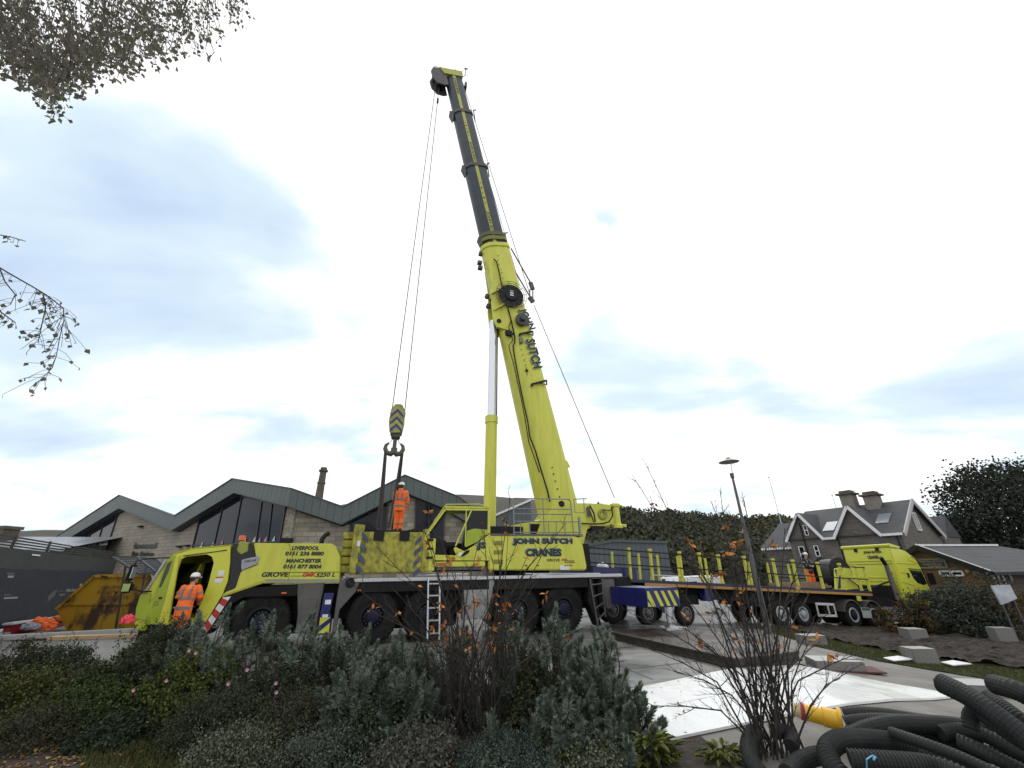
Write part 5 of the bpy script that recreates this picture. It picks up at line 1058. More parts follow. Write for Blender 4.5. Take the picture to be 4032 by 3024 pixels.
m = MB(); m.tube([(4.3, 2.3, 1.6), (4.4, 2.3, 1.88), (6.4, 2.3, 1.85), (6.5, 2.3, 1.6)], .025, 6); m.build('hoop_rail', ALU, tr)
MB().box((.55, .02, .95), (1.05, .4, 1.38)).build('blue_post', BLUE, tr); MB().box((3.1, .02, .9), (3.5, .4, 1.49)).build('blue_post', BLUE, tr)
# load: big reel in a yellow hazard-striped cradle
reel = thing('cable_reel', 'big black reel standing on edge at the front of the trailer', 'reel', tuple(TF.w(13.1, 1.45, 1.6)), R(20))
MB().lathe([(.0, -.5), (.78, -.5), (.80, -.44), (.5, -.42), (.5, .42), (.80, .44), (.78, .5), (0, .5)], (0, 0, .80), 'y', 32).build('drum', BLK, reel)
MB().lathe([(.55, -.38), (.68, -.38), (.70, 0), (.68, .38), (.55, .38)], (0, 0, .80), 'y', 28).build('wound_cable', mat('cable_black', (.03, .03, .035), .6), reel)
crd = thing('load_cradle', 'yellow steel cradle with blue hazard stripes beside the black reel', 'load frame', tuple(TF.w(12.0, .5, 1.6)), R(20))
MB().prism([(-.3, 0), (1.3, 0), (1.15, .95), (.75, 1.0), (.68, .75), (.45, .75), (.38, 1.0), (.1, .96)], 0, .12).build('side_frame', YEL, crd, bevel=.01)
m = MB(); m.prism([(-.2, .05), (.0, .05), (.3, .7), (.1, .55)], -.006, 0).prism([(-.05, .9), (.12, .94), (.0, .62)], -.006, 0); m.build('blue_stripe', BLUE, crd)
MB().tube([(.6, -.1, .5), (.95, -.1, .3), (1.3, -.1, .1)], .03, 6).build('brace', GREYP, crd)
tim = thing('timber_stack', 'stack of timber bearers lying on the trailer deck beside the cradle', 'timber', tuple(TF.w(10.3, 1.2, 1.6)), R(20))
for k in range(6): MB().box((-1.6, -.5+k*.18, 0), (1.4, -.36+k*.18, .10+.08*(k % 3))).build('bearer', mat('bearer_wood', (.25, .16, .08), .8, c2=(.14, .10, .07), scale=6), tim)
# tractor unit
TY = mat('tractor_yellow', (.60, .62, .07), .33)
trk = thing('lorry_tractor', 'bright yellow lorry tractor unit coupled to the flatbed trailer at right', 'lorry', frame=TF)
MB().box((10.6, .6, .55), (17.6, 1.9, 1.1)).box((13.4, .3, .9), (15.8, 2.2, 1.35)).build('chassis', DARK, trk, bevel=.02)
for u in (11.78, 13.2): wheel(trk, u, .04, .53, .53, .5, RIMB, rimr=.31, bolts=10); wheel(trk, u, 2.0, .53, .53, .5, RIMB, rimr=.31, side=1, bolts=4)
wheel(trk, 16.9, .1, .53, .53, .34, RIMB, rimr=.31, bolts=10); wheel(trk, 16.9, 2.06, .53, .53, .34, RIMB, rimr=.31, side=1, bolts=4)
for u in (11.78, 13.2):
    m = MB(); P = [(u+.66*math.cos(t), .53+.66*math.sin(t)) for t in [R(a) for a in range(15, 170, 14)]]; Q = [(u+.61*math.cos(t), .53+.61*math.sin(t)) for t in [R(a) for a in range(15, 170, 14)]]
    m.prism(P+Q[::-1], .0, .6); m.build('mudguard', GREYP, trk)
    MB().lathe([(.33, .02), (.30, -.01), (.25, .0), (.24, .05)], (u, .04, .53), 'y', 24).build('white_rim_ring', RIMG, trk)
MB().box((12.25, -.05, .42), (12.85, -.02, .86)).build('notice_board', mat('notice_white', (.45, .47, .46), .5, c2=(.30, .32, .31), scale=9), trk)
MB().box((12.28, -.056, .74), (12.82, -.052, .84)).build('notice_heading', mat('notice_green', (.03, .10, .06), .5), trk)
MB().box((12.2, -.02, 1.14), (12.5, .0, 1.36)).build('yellow_plate', YEL, trk)
tk = MB().box((13.8, .03, .28), (15.05, .6, .92)).build('fuel_tank', mat('tank_alu', (.22, .21, .20), .45, .4, c2=(.3, .29, .28), scale=4), trk, bevel=.08)
MB().box((13.9, .02, .27), (13.96, .62, .93)).box((14.8, .02, .27), (14.86, .62, .93)).build('tank_strap', GREYP, tk)
MB().box((15.15, .03, .28), (16.1, .6, .92)).build('side_step', mat('step_grey', (.30, .30, .31), .5), trk, bevel=.04)
PR = [(15.85, 1.25), (15.86, 3.80), (16.6, 3.78), (17.2, 3.66), (17.68, 3.36), (17.92, 2.90), (18.02, 2.2), (18.10, 1.6), (18.12, .55), (17.45, .50), (17.40, 1.0), (16.4, 1.05), (16.3, 1.25)]
cabt = MB().prism(PR, .0, 2.5).build('cab', TY, trk, bevel=.06)
MB().prism([(15.80, 3.88), (15.80, 3.94), (15.95, 3.98), (16.7, 3.86), (16.6, 3.78), (15.86, 3.80)], -.05, 2.55).build('roof_deflector', TY, trk, bevel=.02)
# rear wall pressings, lettering
for z in (3.12, 2.98): MB().box((15.835, .1, z-.012), (15.85, 2.4, z+.012)).build('seam', mat('seam_olive', (.18, .19, .02), .6), cabt)
for k in range(5): MB().box((15.82, .12, 1.60+k*.17), (15.86, 2.36, 1.66+k*.17)).build('swage', TY, cabt, bevel=.01)
for v in (.62, 1.75): MB().box((15.78, v-.07, 3.62), (15.86, v+.07, 3.80)).build('lamp', BLK, cabt)
a = pu(TF, *z6(312, 345), 15.84); b = pu(TF, *z6(756, 345), 15.84); c = pu(TF, *z6(312, 400), 15.84)
text('JOHN SUTCH', INK, cabt, (15.845, a[0], c[1]), (0, b[0]-a[0], 0), (0, 0, .17), bold=.05, ext=.02)
a2 = pu(TF, *z6(400, 410), 15.84); b2 = pu(TF, *z6(672, 410), 15.84); text('CRANES', INK, cabt, (15.845, a2[0], c[1]-.24), (0, b2[0]-a2[0], 0), (0, 0, .17), bold=.05, ext=.02)
# cab side: window, swages, logo
wt = T(*z6(1355, 680)); 
MB().prism([(16.85, 2.72), (17.80, 2.70), (17.92, 2.1), (17.62, 2.02), (17.2, 2.1), (16.98, 2.3)], -.012, .0).build('side_window', GLASS, cabt)
MB().prism([(16.82, 2.80), (17.93, 2.78), (17.93, 2.75), (16.82, 2.77)], -.03, 0).build('rain_gutter', BLK, cabt)
MB().prism([(17.86, 2.76), (17.93, 2.76), (18.06, 2.05), (17.99, 2.05)], -.01, 2.5).build('windscreen', GLASS, cabt)
MB().box((17.95, -.38, 2.05), (18.08, -.10, 2.62)).build('mirror', BLK, cabt, bevel=.03)
text('JS', INK, cabt, (16.50, -.012, 2.30), (.24, 0, 0), (0, 0, .26), bold=.05)
for (a, b, c, d) in ((16.0, 3.0, 17.5, 3.02), (16.0, 2.1, 16.9, 1.95), (16.2, 1.45, 18.0, 1.35), (16.1, 2.55, 16.7, 2.55), (17.0, 3.25, 17.7, 3.05)): MB().beam((a, -.004, b), (c, -.004, d), .012, .03).build('swage', mat('swage_olive', (.30, .32, .02), .5), cabt)
MB().prism([(17.35, 3.42), (17.68, 3.30), (17.70, 3.36), (17.40, 3.47)], -.03, .02).build('marker_lamp', CHROME, cabt)
m = MB().tube([(16.75, .4, 3.86), (17.0, .4, 3.90), (17.35, .4, 3.72)], .03, 6).build('roof_rail', ALU, cabt)
for k, (x, y) in enumerate(((17.0, 1.72), (17.05, 1.60), (17.1, 1.48))): MB().box((x, -.004, y), (x+.42, 0, y+.05)).build('small_lettering', mat('letter_grey_olive', (.2, .22, .05), .6), cabt)
MB().prism([(16.35, 1.15), (17.4, .95), (17.45, .52), (18.0, .52), (18.0, 1.0), (17.5, 1.3)], -.04, .0).build('front_step', TY, cabt, bevel=.02)
m = MB().tube([(15.35, .25, 3.22), (15.42, .25, 3.08), (15.55, .25, 2.9), (15.6, .25, 1.25)], [.07, .085, .10, .13], 14).build('exhaust_stack', mat('stack_grey', (.14, .13, .12), .5, .4), trk, smooth=True)
MB().tube([(15.3, .25, 3.28), (15.40, .25, 3.12), (15.52, .25, 2.92)], .095, 12).build('exhaust_elbow', BLK, trk)
MB().beam((15.45, .3, 2.1), (13.9, .9, 1.55), .07).beam((15.5, .25, 2.7), (15.85, .3, 2.5), .06).box((15.2, .3, 1.3), (15.8, 2.2, 1.9)).build('catwalk_frame', BLK, trk)
# white van beyond the trailer
vn = thing('white_van', 'white van half hidden beyond the trailer and the bare shrub', 'van', tuple(TF.w(7.2, 6.5, -.4)), R(24))
MB().prism([(-1.2, .35), (-1.3, 1.1), (-.5, 1.35), (.35, 2.35), (3.6, 2.4), (3.7, .35)], 0, 1.9).build('body', WHITE, vn, bevel=.06)
MB().prism([(-.4, 1.42), (.35, 2.25), (.45, 2.25), (-.3, 1.42)], .1, 1.8).prism([(.1, 1.45), (.55, 2.1), (1.5, 2.1), (1.5, 1.45)], -.01, .0).build('window', GLASS, vn)
for u in (-.5, 2.8): wheel(vn, u, -.02, .34, .34, .22, RIMG, rimr=.2, bolts=5)
for (x, y, lab) in ((3028, 1882, 'very thin pale flagpole standing beyond the lamp, taller of the two'), (3277, 1952, 'very thin pale pole above the roof valley of the stone house')):
    p = atY(x, y, 60); t = thing('slender_mast', lab, 'mast', (p[0], 60, -1.3)); MB().cyl((0, 0, 0), (0, 0, p[2]+1.3), .07, .04, 6).build('pole', mat('pale_blue_pole', (.45, .6, .75), .5), t); MB().lathe([(0, 0), (.12, .08), (0, .2)], (0, 0, p[2]+1.3), 'z', 8).build('finial', BLK, t)
# street lamp
lb = gnd(3010, 2468); LY = 18.0; lx = atY(3010, 2300, LY)[0]; lz = atY(2866, 1810, LY)
lp = thing('street_lamp', 'tall grey street lamp with a flat disc top rising behind the bare shrub', 'street lamp', (lz[0]+.02, LY, terr(lz[0])))
Hh = lz[2]-terr(lz[0]); GP = mat('lamp_post_grey', (.09, .09, .095), .6)
MB().cyl((0, 0, 0), (0, 0, Hh*.55), .105, .085, 14).cyl((0, 0, Hh*.55), (0, 0, Hh-.62), .066, .045, 12).cyl((0, 0, Hh-.80), (0, 0, Hh-.60), .075, .085, 12).build('pole', GP, lp, smooth=True)
m = MB()
for k in range(3): t = k*2.094+.4; m.beam((.06*math.cos(t), .06*math.sin(t), Hh-.62), (.14*math.cos(t), .14*math.sin(t), Hh-.1), .014)
m.build('arm', ALU, lp); MB().lathe([(.0, -.02), (.40, -.05), (.42, -.03), (.12, .09), (.07, .16), (0, .16)], (0, 0, Hh-.07), 'z', 28).build('lamp_shade', mat('shade_grey', (.20, .20, .19), .5), lp, smooth=True)

# ================================================================ left side: skip, hoarding, odds and ends
SY = mat('skip_yellow', (.36, .21, .012), .5, c2=(.055, .03, .022), scale=.9, lo=.50, hi=.60, stretch=(1.3, 1, .7), bump=.1, bscale=20)
SKF = Frame((-16.17, 16.5, .22), 0)
sk_ = thing('skip', 'battered yellow rubbish skip with dark rust patches and faded lettering', 'skip', frame=SKF)
def sp(x, y, v=0): a = SKF.px(*cD(x, y), v); return a
S = [(.0, .76), (.70, 0.), (3.05, 0.), (3.55, .80), (2.95, 1.80), (.96, 1.80)]
S[0] = sp(712, 1103); S[1] = sp(845, 1412); S[5] = sp(1190, 690)
sk_b = MB(); sk_b.add([(x, v, z) for v in (.0, 1.7) for x, z in S], [tuple(range(6)), tuple(range(11, 5, -1)), (0, 6, 7, 1), (1, 7, 8, 2), (2, 8, 9, 3), (3, 9, 10, 4), (5, 11, 6, 0)])
sk_b.build('body', SY, sk_)
m = MB(); e = [S[0], S[5], S[4], S[3]]
for a, b in zip(e, e[1:]): m.beam((a[0], -.03, a[1]), (b[0], -.03, b[1]), .07, .10)
m.beam((S[0][0]+.2, -.03, S[0][1]+.16), (S[3][0], -.03, S[3][1]+.10), .05, .07); m.build('rim', SY, sk_)
m = MB()
for k in range(60):
    x = rnd.uniform(.9, 3.0); y = rnd.uniform(.05, 1.6); s = rnd.uniform(.08, .3); m.beam((x, y, 1.74), (x+rnd.uniform(-s, s)*1.5, y+rnd.uniform(-s, s), 1.80+rnd.uniform(0, .07)), s*.5, .05)
m.box((.95, .05, 1.5), (2.95, 1.65, 1.80)); m.build('rubbish', mat('dark_waste', (.02, .018, .02), .8), sk_)
SI = mat('skip_faded_lettering', (.13, .06, .015), .7)
for s_, tl, tr_, bl in (('HARDWEES', (1262, 808), (1535, 808), (1260, 850)), ('AUDLEY MORR', (1205, 868), (1580, 868), (1203, 912)), ('277  72', (1370, 935), (1600, 935), (1368, 972))):
    a, b, c = sp(*tl), sp(*tr_), sp(*bl); text(s_, SI, sk_, (c[0], -.006, c[1]), (b[0]-a[0], 0, b[1]-a[1]), (a[0]-c[0], 0, a[1]-c[1]), bold=.02)
MB().lathe([(.0, -.01), (.05, -.01)], (2.1, -.0, 1.62), 'y', 10).build('emblem', SI, sk_)
# mesh panels leaning over the skip
for k, (P_, lab) in enumerate((([(1408, 452), (1700, 455), (1940, 640), (1735, 665)], 'grey metal mesh panel leaning above the skip, nearer the hoarding'), ([(1705, 455), (1960, 490), (2090, 610), (1945, 640)], 'grey metal mesh panel leaning beside the crane cab mirror'))):
    Y0 = 15.5; W4 = [Vector(atY(*cD(*p), Y0+(.9 if i < 2 else 0))) for i, p in enumerate(P_)]
    t = thing('mesh_panel', lab, 'mesh panel', tuple(W4[3])); Q = [w-W4[3] for w in W4]; m = MB()
    for i in range(4): m.beam(Q[i], Q[(i+1) % 4], .06)
    for j in range(1, 9): f = j/9; m.beam(Q[0].lerp(Q[1], f), Q[3].lerp(Q[2], f), .018)
    for j in range(1, 7): f = j/7; m.beam(Q[0].lerp(Q[3], f), Q[1].lerp(Q[2], f), .028)
    m.build('grille', mat('galvanised_mesh', (.06, .065, .075), .6, .2), t)
    MB().beam(Q[0].lerp(Q[3], .5), Vector((Q[0].x*.5, Q[0].y, -1.7)), .05).build('prop', STEEL, t)
# hoarding
HF = Frame((-15.62, 13.41, .25), math.atan2(24.39-13.41, -21.69+15.62))
def hpx(x, y, v=0.0): return HF.px(x, y, v)
ho = thing('site_hoarding', 'long dark navy site hoarding printed with market logos, running behind the skip', 'hoarding', frame=HF)
NB = mat('navy_banner', (.012, .016, .028), .6, c2=(.020, .026, .038), scale=2); DG = mat('dark_mesh_green', (.026, .032, .030), .8, c2=(.038, .046, .043), scale=3)
MB().box((-6, -.03, .25), (12.6, .03, 2.02)).build('banner', NB, ho)
MB().box((-6, -.02, 2.03), (12.6, .04, 2.62)).build('mesh_screen', DG, ho)
m = MB()
for k in range(4): m.box((-6, -.03, 2.66+k*.085), (12.6, .03, 2.70+k*.085))
m.build('top_slats', DG, ho)
PDK = mat('post_dark', (.03, .035, .034), .7); BCC = mat('ballast_concrete', (.3, .3, .29), .8)
for k in range(7): u = -4.5+k*2.7; MB().box((u-.04, .05, .0), (u+.04, .10, 3.0)).beam((u, .08, 1.2), (u+.3, .9, .05), .05).build('post', PDK, ho)
for k in range(9): u = -4+k*2.0; MB().box((u, -.35, .0), (u+1.8, .2, .16)).build('ballast_block', BCC, ho)
LG = mat('banner_print_pale', (.22, .26, .24), .6); LG2 = mat('banner_print_dim', (.07, .085, .085), .6)
def htext(s_, m_, tl, tr_, bl):
    a, b, c = hpx(*cZ(*tl)), hpx(*cZ(*tr_)), hpx(*cZ(*bl)); return text(s_, m_, ho, (c[0], -.04 if True else 0, c[1]), (b[0]-a[0], 0, b[1]-a[1]), (a[0]-c[0], 0, a[1]-c[1]), bold=.02, ext=-.0)
def cZ(x, y): return x/5.53, 2120+y/5.53
# seen from the yard the hoarding's local u runs away from the viewer to the right
def hmark(pts, m_, v=.05): P = [hpx(*cZ(*p), v) for p in pts]; return MB().prism(P, -.036, -.032).build('printed_mark', m_, ho)
for s_, m_, tl, tr_, bl in (('Indoor', LG2, (1185, 1118), (1405, 1105), (1180, 1180)), ('Market', LG, (1415, 1095), (1625, 1085), (1408, 1168)), ('hall', LG, (1275, 1208), (1380, 1202), (1268, 1248))):
    a, b, c = hpx(*cZ(*tl)), hpx(*cZ(*tr_)), hpx(*cZ(*bl)); text(s_, m_, ho, (c[0], -.034, c[1]), (b[0]-a[0], 0, 0), (0, 0, a[1]-c[1]), bold=.02)
hmark([(1180, 1110), (1130, 1240), (960, 1400), (985, 1260), (1100, 1150)], LG2)
hmark([(0, 1215), (165, 1205), (160, 1245), (0, 1255)], LG2); hmark([(0, 1285), (320, 1270), (300, 1310), (0, 1325)], LG)
hmark([(90, 810), (235, 810), (200, 860), (80, 860)], LG); hmark([(60, 745), (245, 745), (230, 790), (60, 790)], LG2); hmark([(1690, 985), (1735, 985), (1715, 1045), (1675, 1040)], LG)
MB().box(tuple([hpx(*cZ(665, 345))[0], -.05, hpx(*cZ(665, 372))[1]]), tuple([hpx(*cZ(845, 352))[0], -.04, hpx(*cZ(665, 340))[1]])).build('white_tag', WHITE, ho)
# red-white plank barrier, orange cloth, pink ball of plastic, low walls
def local(x, y, Y): return atY(x, y, Y)
p = gnd(90, 2492); q2 = gnd(262, 2460)
br = thing('plastic_barrier', 'low red plastic barrier lying in front of the hoarding at far left', 'barrier', tuple(p), math.atan2(q2[1]-p[1], q2[0]-p[0]))
ln = float(np.linalg.norm(q2-p)); MB().box((-.8, -.12, .02), (ln, .12, .30)).build('red_board', mat('barrier_red', (.22, .012, .02), .45), br, bevel=.03)
MB().box((-.9, -.16, .30), (ln*.95, .14, .37)).build('white_rail', mat('barrier_white', (.45, .45, .46), .6), br, bevel=.02)
def crumple(name, lab, cat, loc, r, m_, sq=(1, 1, .7), n=3, part='fabric'):
    bm = bmesh.new(); bmesh.ops.create_icosphere(bm, subdivisions=4, radius=1)
    for v in bm.verts:
        d = v.co.normalized(); k = 1+.30*mn.noise(d*2.2+Vector(loc))+.16*mn.noise(d*6+Vector(loc)); v.co = Vector((d.x*k*r*sq[0], d.y*k*r*sq[1], max(-.3*r, d.z*k*r*sq[2])))
    me = bpy.data.meshes.new(part); bm.to_mesh(me); bm.free(); me.materials.append(m_)
    o = bpy.data.objects.new(name, me); COL.objects.link(o); o.location = tuple(map(float, loc)); return tag(o, lab, cat)
p = gnd(185, 2492); crumple('hi_vis_cloth', 'heap of bright orange cloth dropped against the red barrier', 'cloth', (p[0], p[1]-.3, p[2]+.22), .34, mat('orange_cloth', (.75, .14, .03), .7), (1.3, .8, .8))
p = gnd(238, 2478); crumple('hi_vis_cloth', 'smaller orange bundle of cloth touching the corner of the skip', 'cloth', (p[0], p[1]-.2, p[2]+.3), .24, mat('orange_cloth_dull', (.55, .12, .03), .7), (1.2, .8, .7))
p = gnd(130, 2500); crumple('rubble_sack', 'pale blue-grey sack slumped beside the orange cloth', 'sack', (p[0], p[1]-.2, p[2]+.25), .22, mat('sack_grey', (.25, .29, .34), .7), (1.2, .8, .6))
p = atY(503, 2446, 11.8); pk = crumple('plastic_bag', 'crumpled pink-red plastic bag tied to the front corner of the crane', 'bag', tuple(p), .135, mat('pink_plastic', (.70, .05, .08), .4, bump=.4, bscale=18, bdist=.03), (1, 1, 1.1))
w0, w1 = gnd(215, 2592), gnd(520, 2590)
wl = thing('planter_wall', 'low pale concrete planter wall with a tan timber coping behind the left shrubs', 'wall', tuple(w0), math.atan2(w1[1]-w0[1], w1[0]-w0[0]))
ln = float(np.linalg.norm((w1-w0)[:2])); MB().box((-.2, -.1, -.1), (ln, .1, .42)).build('panel', mat('pale_render', (.40, .40, .38), .8, c2=(.5, .5, .48), scale=3), wl); MB().box((-.25, -.14, .42), (ln+.05, .14, .50)).build('coping', mat('tan_timber', (.42, .28, .16), .7), wl)
p = gnd(40, 2520); t = thing('concrete_block', 'long pale concrete kerb block on the paving at the far left', 'kerb block', (p[0], p[1], p[2]), R(25)); MB().box((-3, -.2, 0), (3.6, .2, .14)).build('block', KERB, t, bevel=.02)

# ================================================================ right side: granite blocks, slabs
GR = mat('granite', (.13, .125, .12), .8, c2=(.22, .215, .205), scale=30, bump=.2, bscale=60)
GT = mat('granite_pale_top', (.42, .42, .41), .25)
def block(lab, px, py, w, d, h, rz, name='granite_block', base_red=False):
    p = gnd(px, py); t = thing(name, lab, 'stone block', tuple(p), rz)
    MB().box((-w/2, 0, -.05), (w/2, d, h)).build('stone', GR, t, bevel=.015)
    MB().box((-w/2+.012, .012, h+.0005), (w/2-.012, d-.012, h+.004)).build('pale_top', GT, t)  # thin top layer, paler and smoother than the stone below
    if base_red: MB().box((-w/2-.0, -.03, .0), (w/2+.35, d*.9, .03)).build('timber_base', mat('red_timber', (.10, .03, .025), .8), t)
    return t
block('granite cube in the churned mud just right of the kerb shrub', 3630, 2530, .62, .6, .42, R(-8))
block('granite block on the grass edge, below the one by the kerb shrub', 3660, 2622, .58, .45, .36, R(-6))
block('tall granite block farthest right, in front of the orange shrub', 3980, 2538, .62, .5, .55, R(-14))
block('weathered low granite block farthest left in the mud', 3222, 2545, .66, .55, .28, R(0))
block('low broad stone slab on the path behind the white sheeting, on a red timber', 3318, 2648, .95, .7, .20, R(-14), 'stone_slab', True)
block('low dark stone slab partly hidden by the black pipes', 3870, 2742, .80, .6, .16, R(-14), 'stone_slab')
for (x, y, w, lab) in ((3535, 2600, .35, 'white board scrap on the grass left of the granite block'), (3760, 2618, .3, 'white board scrap on the grass right of the granite block')):
    p = gnd(x, y, .06); t = thing('board_scrap', lab, 'board', (p[0], p[1], terr(p[0])+.10), R(20)); MB().add([(-w, -.12, 0), (w, -.2, 0), (w*.7, .12, .03), (-w*.8, .15, .02), (-w, -.12, -.02), (w, -.2, -.02), (w*.7, .12, .01), (-w*.8, .15, 0)], [(0, 1, 2, 3), (7, 6, 5, 4), (0, 4, 5, 1), (1, 5, 6, 2), (2, 6, 7, 3), (3, 7, 4, 0)]).build('sheet', WHITE, t)

# ================================================================ black corrugated pipes and the yellow one
PIPE = mat('black_pipe', (.010, .011, .012), .6, c2=(.026, .027, .026), scale=3, spec=.3)
def resample(pts, step):
    P = [Vector(p) for p in pts]; out = []
    n = len(P)
    def cr(p0, p1, p2, p3, t): return .5*((2*p1)+(-p0+p2)*t+(2*p0-5*p1+4*p2-p3)*t*t+(-p0+3*p1-3*p2+p3)*t**3)
    dense = []
    for i in range(n-1):
        p0, p1, p2, p3 = P[max(i-1, 0)], P[i], P[i+1], P[min(i+2, n-1)]
        dense += [cr(p0, p1, p2, p3, t/24) for t in range(24)]
    dense.append(P[-1]); acc = 0; out = [dense[0]]
    for a, b in zip(dense, dense[1:]):
        d = (b-a).length
        while acc+d >= step: f = (step-acc)/d; a = a.lerp(b, f); out.append(a); d = (b-a).length; acc = 0
        acc += d
    return out
def pipe(lab, pts, r=.085, ridge=.0028, m_=None, name='drainage_pipe', capped=True):
    r *= .88
    W_ = [Vector(atY(x, y, Y)) for x, y, Y in pts]; o = W_[0].copy(); Q = resample([w-o for w in W_], .0075)
    rr = [r+(ridge if (i % 4) in (1, 2) else -ridge*.4) for i in range(len(Q))]
    t = tag(MB().tube(Q, rr, 16, cap=capped).build(name, m_ or PIPE, None, fix=False, smooth=False), lab, 'pipe', 'black corrugated pipes heaped at the lower right' if m_ is None else None)
    t.location = o; return t
pipe('thick black pipe end pointing up left, topmost of the heap', [(3705, 2690, 5.3), (3800, 2735, 5.1), (3900, 2800, 4.9), (4060, 2920, 4.7), (4250, 3060, 4.5)], .105)
pipe('thick black pipe in the top right corner of the heap', [(3915, 2695, 5.2), (3990, 2715, 5.0), (4080, 2760, 4.9), (4250, 2860, 4.7)], .10)
pipe('black pipe end just under the topmost one', [(3890, 2745, 5.5), (3960, 2790, 5.3), (4060, 2860, 5.1), (4250, 2960, 5.0)], .08)
pipe('black pipe whose rounded end rises in the middle right of the heap', [(3825, 2870, 5.2), (3822, 2825, 5.2), (3840, 2800, 5.15), (3870, 2815, 5.1), (3960, 2880, 4.9), (4100, 2965, 4.7), (4300, 3080, 4.5)], .075)
pipe('long black pipe running right from the yellow pipe, uppermost', [(3325, 2818, 6.1), (3400, 2812, 6.0), (3500, 2820, 5.9), (3620, 2840, 5.8), (3760, 2860, 5.7), (3900, 2900, 5.5)], .085)
pipe('second black pipe below the yellow pipe collar', [(3330, 2850, 6.0), (3420, 2840, 5.9), (3520, 2842, 5.8), (3640, 2855, 5.7), (3800, 2900, 5.5)], .085)
pipe('bowed black pipe arching across the heap', [(3340, 2905, 5.7), (3420, 2870, 5.7), (3520, 2850, 5.65), (3640, 2850, 5.55), (3760, 2858, 5.5), (3900, 2880, 5.4)], .09)
pipe('lower black pipe hidden under the bowed one', [(3340, 2890, 5.85), (3440, 2900, 5.8), (3560, 2890, 5.75), (3700, 2900, 5.7), (3880, 2960, 5.5)], .085)
pipe('slim black pipe lying diagonally over the middle of the heap', [(3510, 2885, 5.2), (3600, 2915, 5.0), (3700, 2950, 4.85), (3800, 2990, 4.7), (3950, 3060, 4.5)], .055)
pipe('ridged black pipe bent in a tight U at the front of the heap', [(3590, 2935, 5.3), (3500, 2920, 5.3), (3400, 2912, 5.2), (3310, 2915, 5.1), (3262, 2950, 5.0), (3270, 3000, 4.9), (3310, 3050, 4.8), (3380, 3120, 4.7)], .095, .0055)
pipe('ridged black pipe with blue twine round it, lying at the front', [(3345, 2990, 4.75), (3420, 2995, 4.7), (3540, 3003, 4.65), (3660, 3015, 4.6), (3760, 3045, 4.5), (3900, 3120, 4.4)], .082, .008)
pipe('black pipe curling out of the left side of the heap', [(3290, 2970, 5.3), (3220, 2975, 5.3), (3150, 3000, 5.2), (3100, 3050, 5.0)], .085)
pipe('black pipe end standing out left beyond the bare shrub', [(2975, 2880, 5.9), (2950, 2930, 5.8), (2960, 3000, 5.6), (3010, 3070, 5.4)], .10, .003)
pipe('short black pipe behind the bare shrub stems', [(3050, 2880, 5.9), (3100, 2880, 5.9), (3120, 2905, 5.8), (3115, 2940, 5.7)], .08, .003)
pipe('black pipe end in the right middle of the heap', [(3700, 2885, 5.45), (3760, 2875, 5.45), (3860, 2890, 5.35), (4000, 2960, 5.2), (4200, 3060, 5.1)], .075)
pipe('black pipe low in the bottom right corner', [(3770, 2915, 5.2), (3850, 2950, 5.1), (3950, 3000, 5.0), (4100, 3070, 4.9), (4200, 3120, 4.8)], .07)
pipe('black pipe along the bottom edge between the two ridged ones', [(3430, 3050, 4.9), (3500, 3030, 4.9), (3600, 3040, 4.9), (3750, 3080, 4.8)], .09)
pipe('dark pipe deep inside the heap under the bent one', [(3400, 2960, 5.5), (3500, 2945, 5.5), (3620, 2960, 5.4), (3760, 2990, 5.3), (3900, 3050, 5.2)], .09)
pipe('dark pipe deep inside the heap on the right', [(3560, 2915, 5.7), (3700, 2930, 5.7), (3850, 2960, 5.6), (4050, 3010, 5.4), (4200, 3060, 5.3)], .09)
ya, yb_ = Vector(atY(3135, 2795, 6.35)), Vector(atY(3308, 2838, 6.15)); o_ = ya
yp = thing('yellow_pipe', 'bright yellow pipe with a red band and torn end beside the black pipes', 'pipe', tuple(ya)); d = yb_-ya
YP = mat('yellow_plastic', (.75, .40, .015), .4, c2=(.8, .48, .03), scale=4)
MB().tube([d*.2, d*.6, d*.62, d*.97], [.085, .088, .10, .102], 20).build('barrel', YP, yp, smooth=True); MB().tube([d*.95, d*1.03], .13, 20).build('collar', YP, yp)
MB().tube([d*.10, d*.2], .09, 20).build('red_band', mat('band_red', (.4, .04, .06), .5), yp); MB().tube([d*-.12, d*.11], [.05, .088], 14).build('torn_end', mat('torn_yellow', (.7, .5, .1), .6, c2=(.5, .55, .6), scale=15), yp)
tw_ = [Vector(atY(x, y, Y)) for x, y, Y in ((3455, 2970, 4.72), (3430, 2978, 4.60), (3412, 2990, 4.58), (3414, 3040, 4.62))]
tt = thing('blue_twine', 'pale blue twine tied round the ridged pipe at the front', 'twine', tuple(tw_[0])); MB().tube([w-tw_[0] for w in tw_], .006, 6).tube([Vector(atY(3480, 2966, 4.75))-tw_[0], Vector((0, 0, 0)), Vector(atY(3440, 2990, 4.57))-tw_[0]], .009, 6).build('cord', mat('twine_blue', (.10, .35, .5), .6), tt)

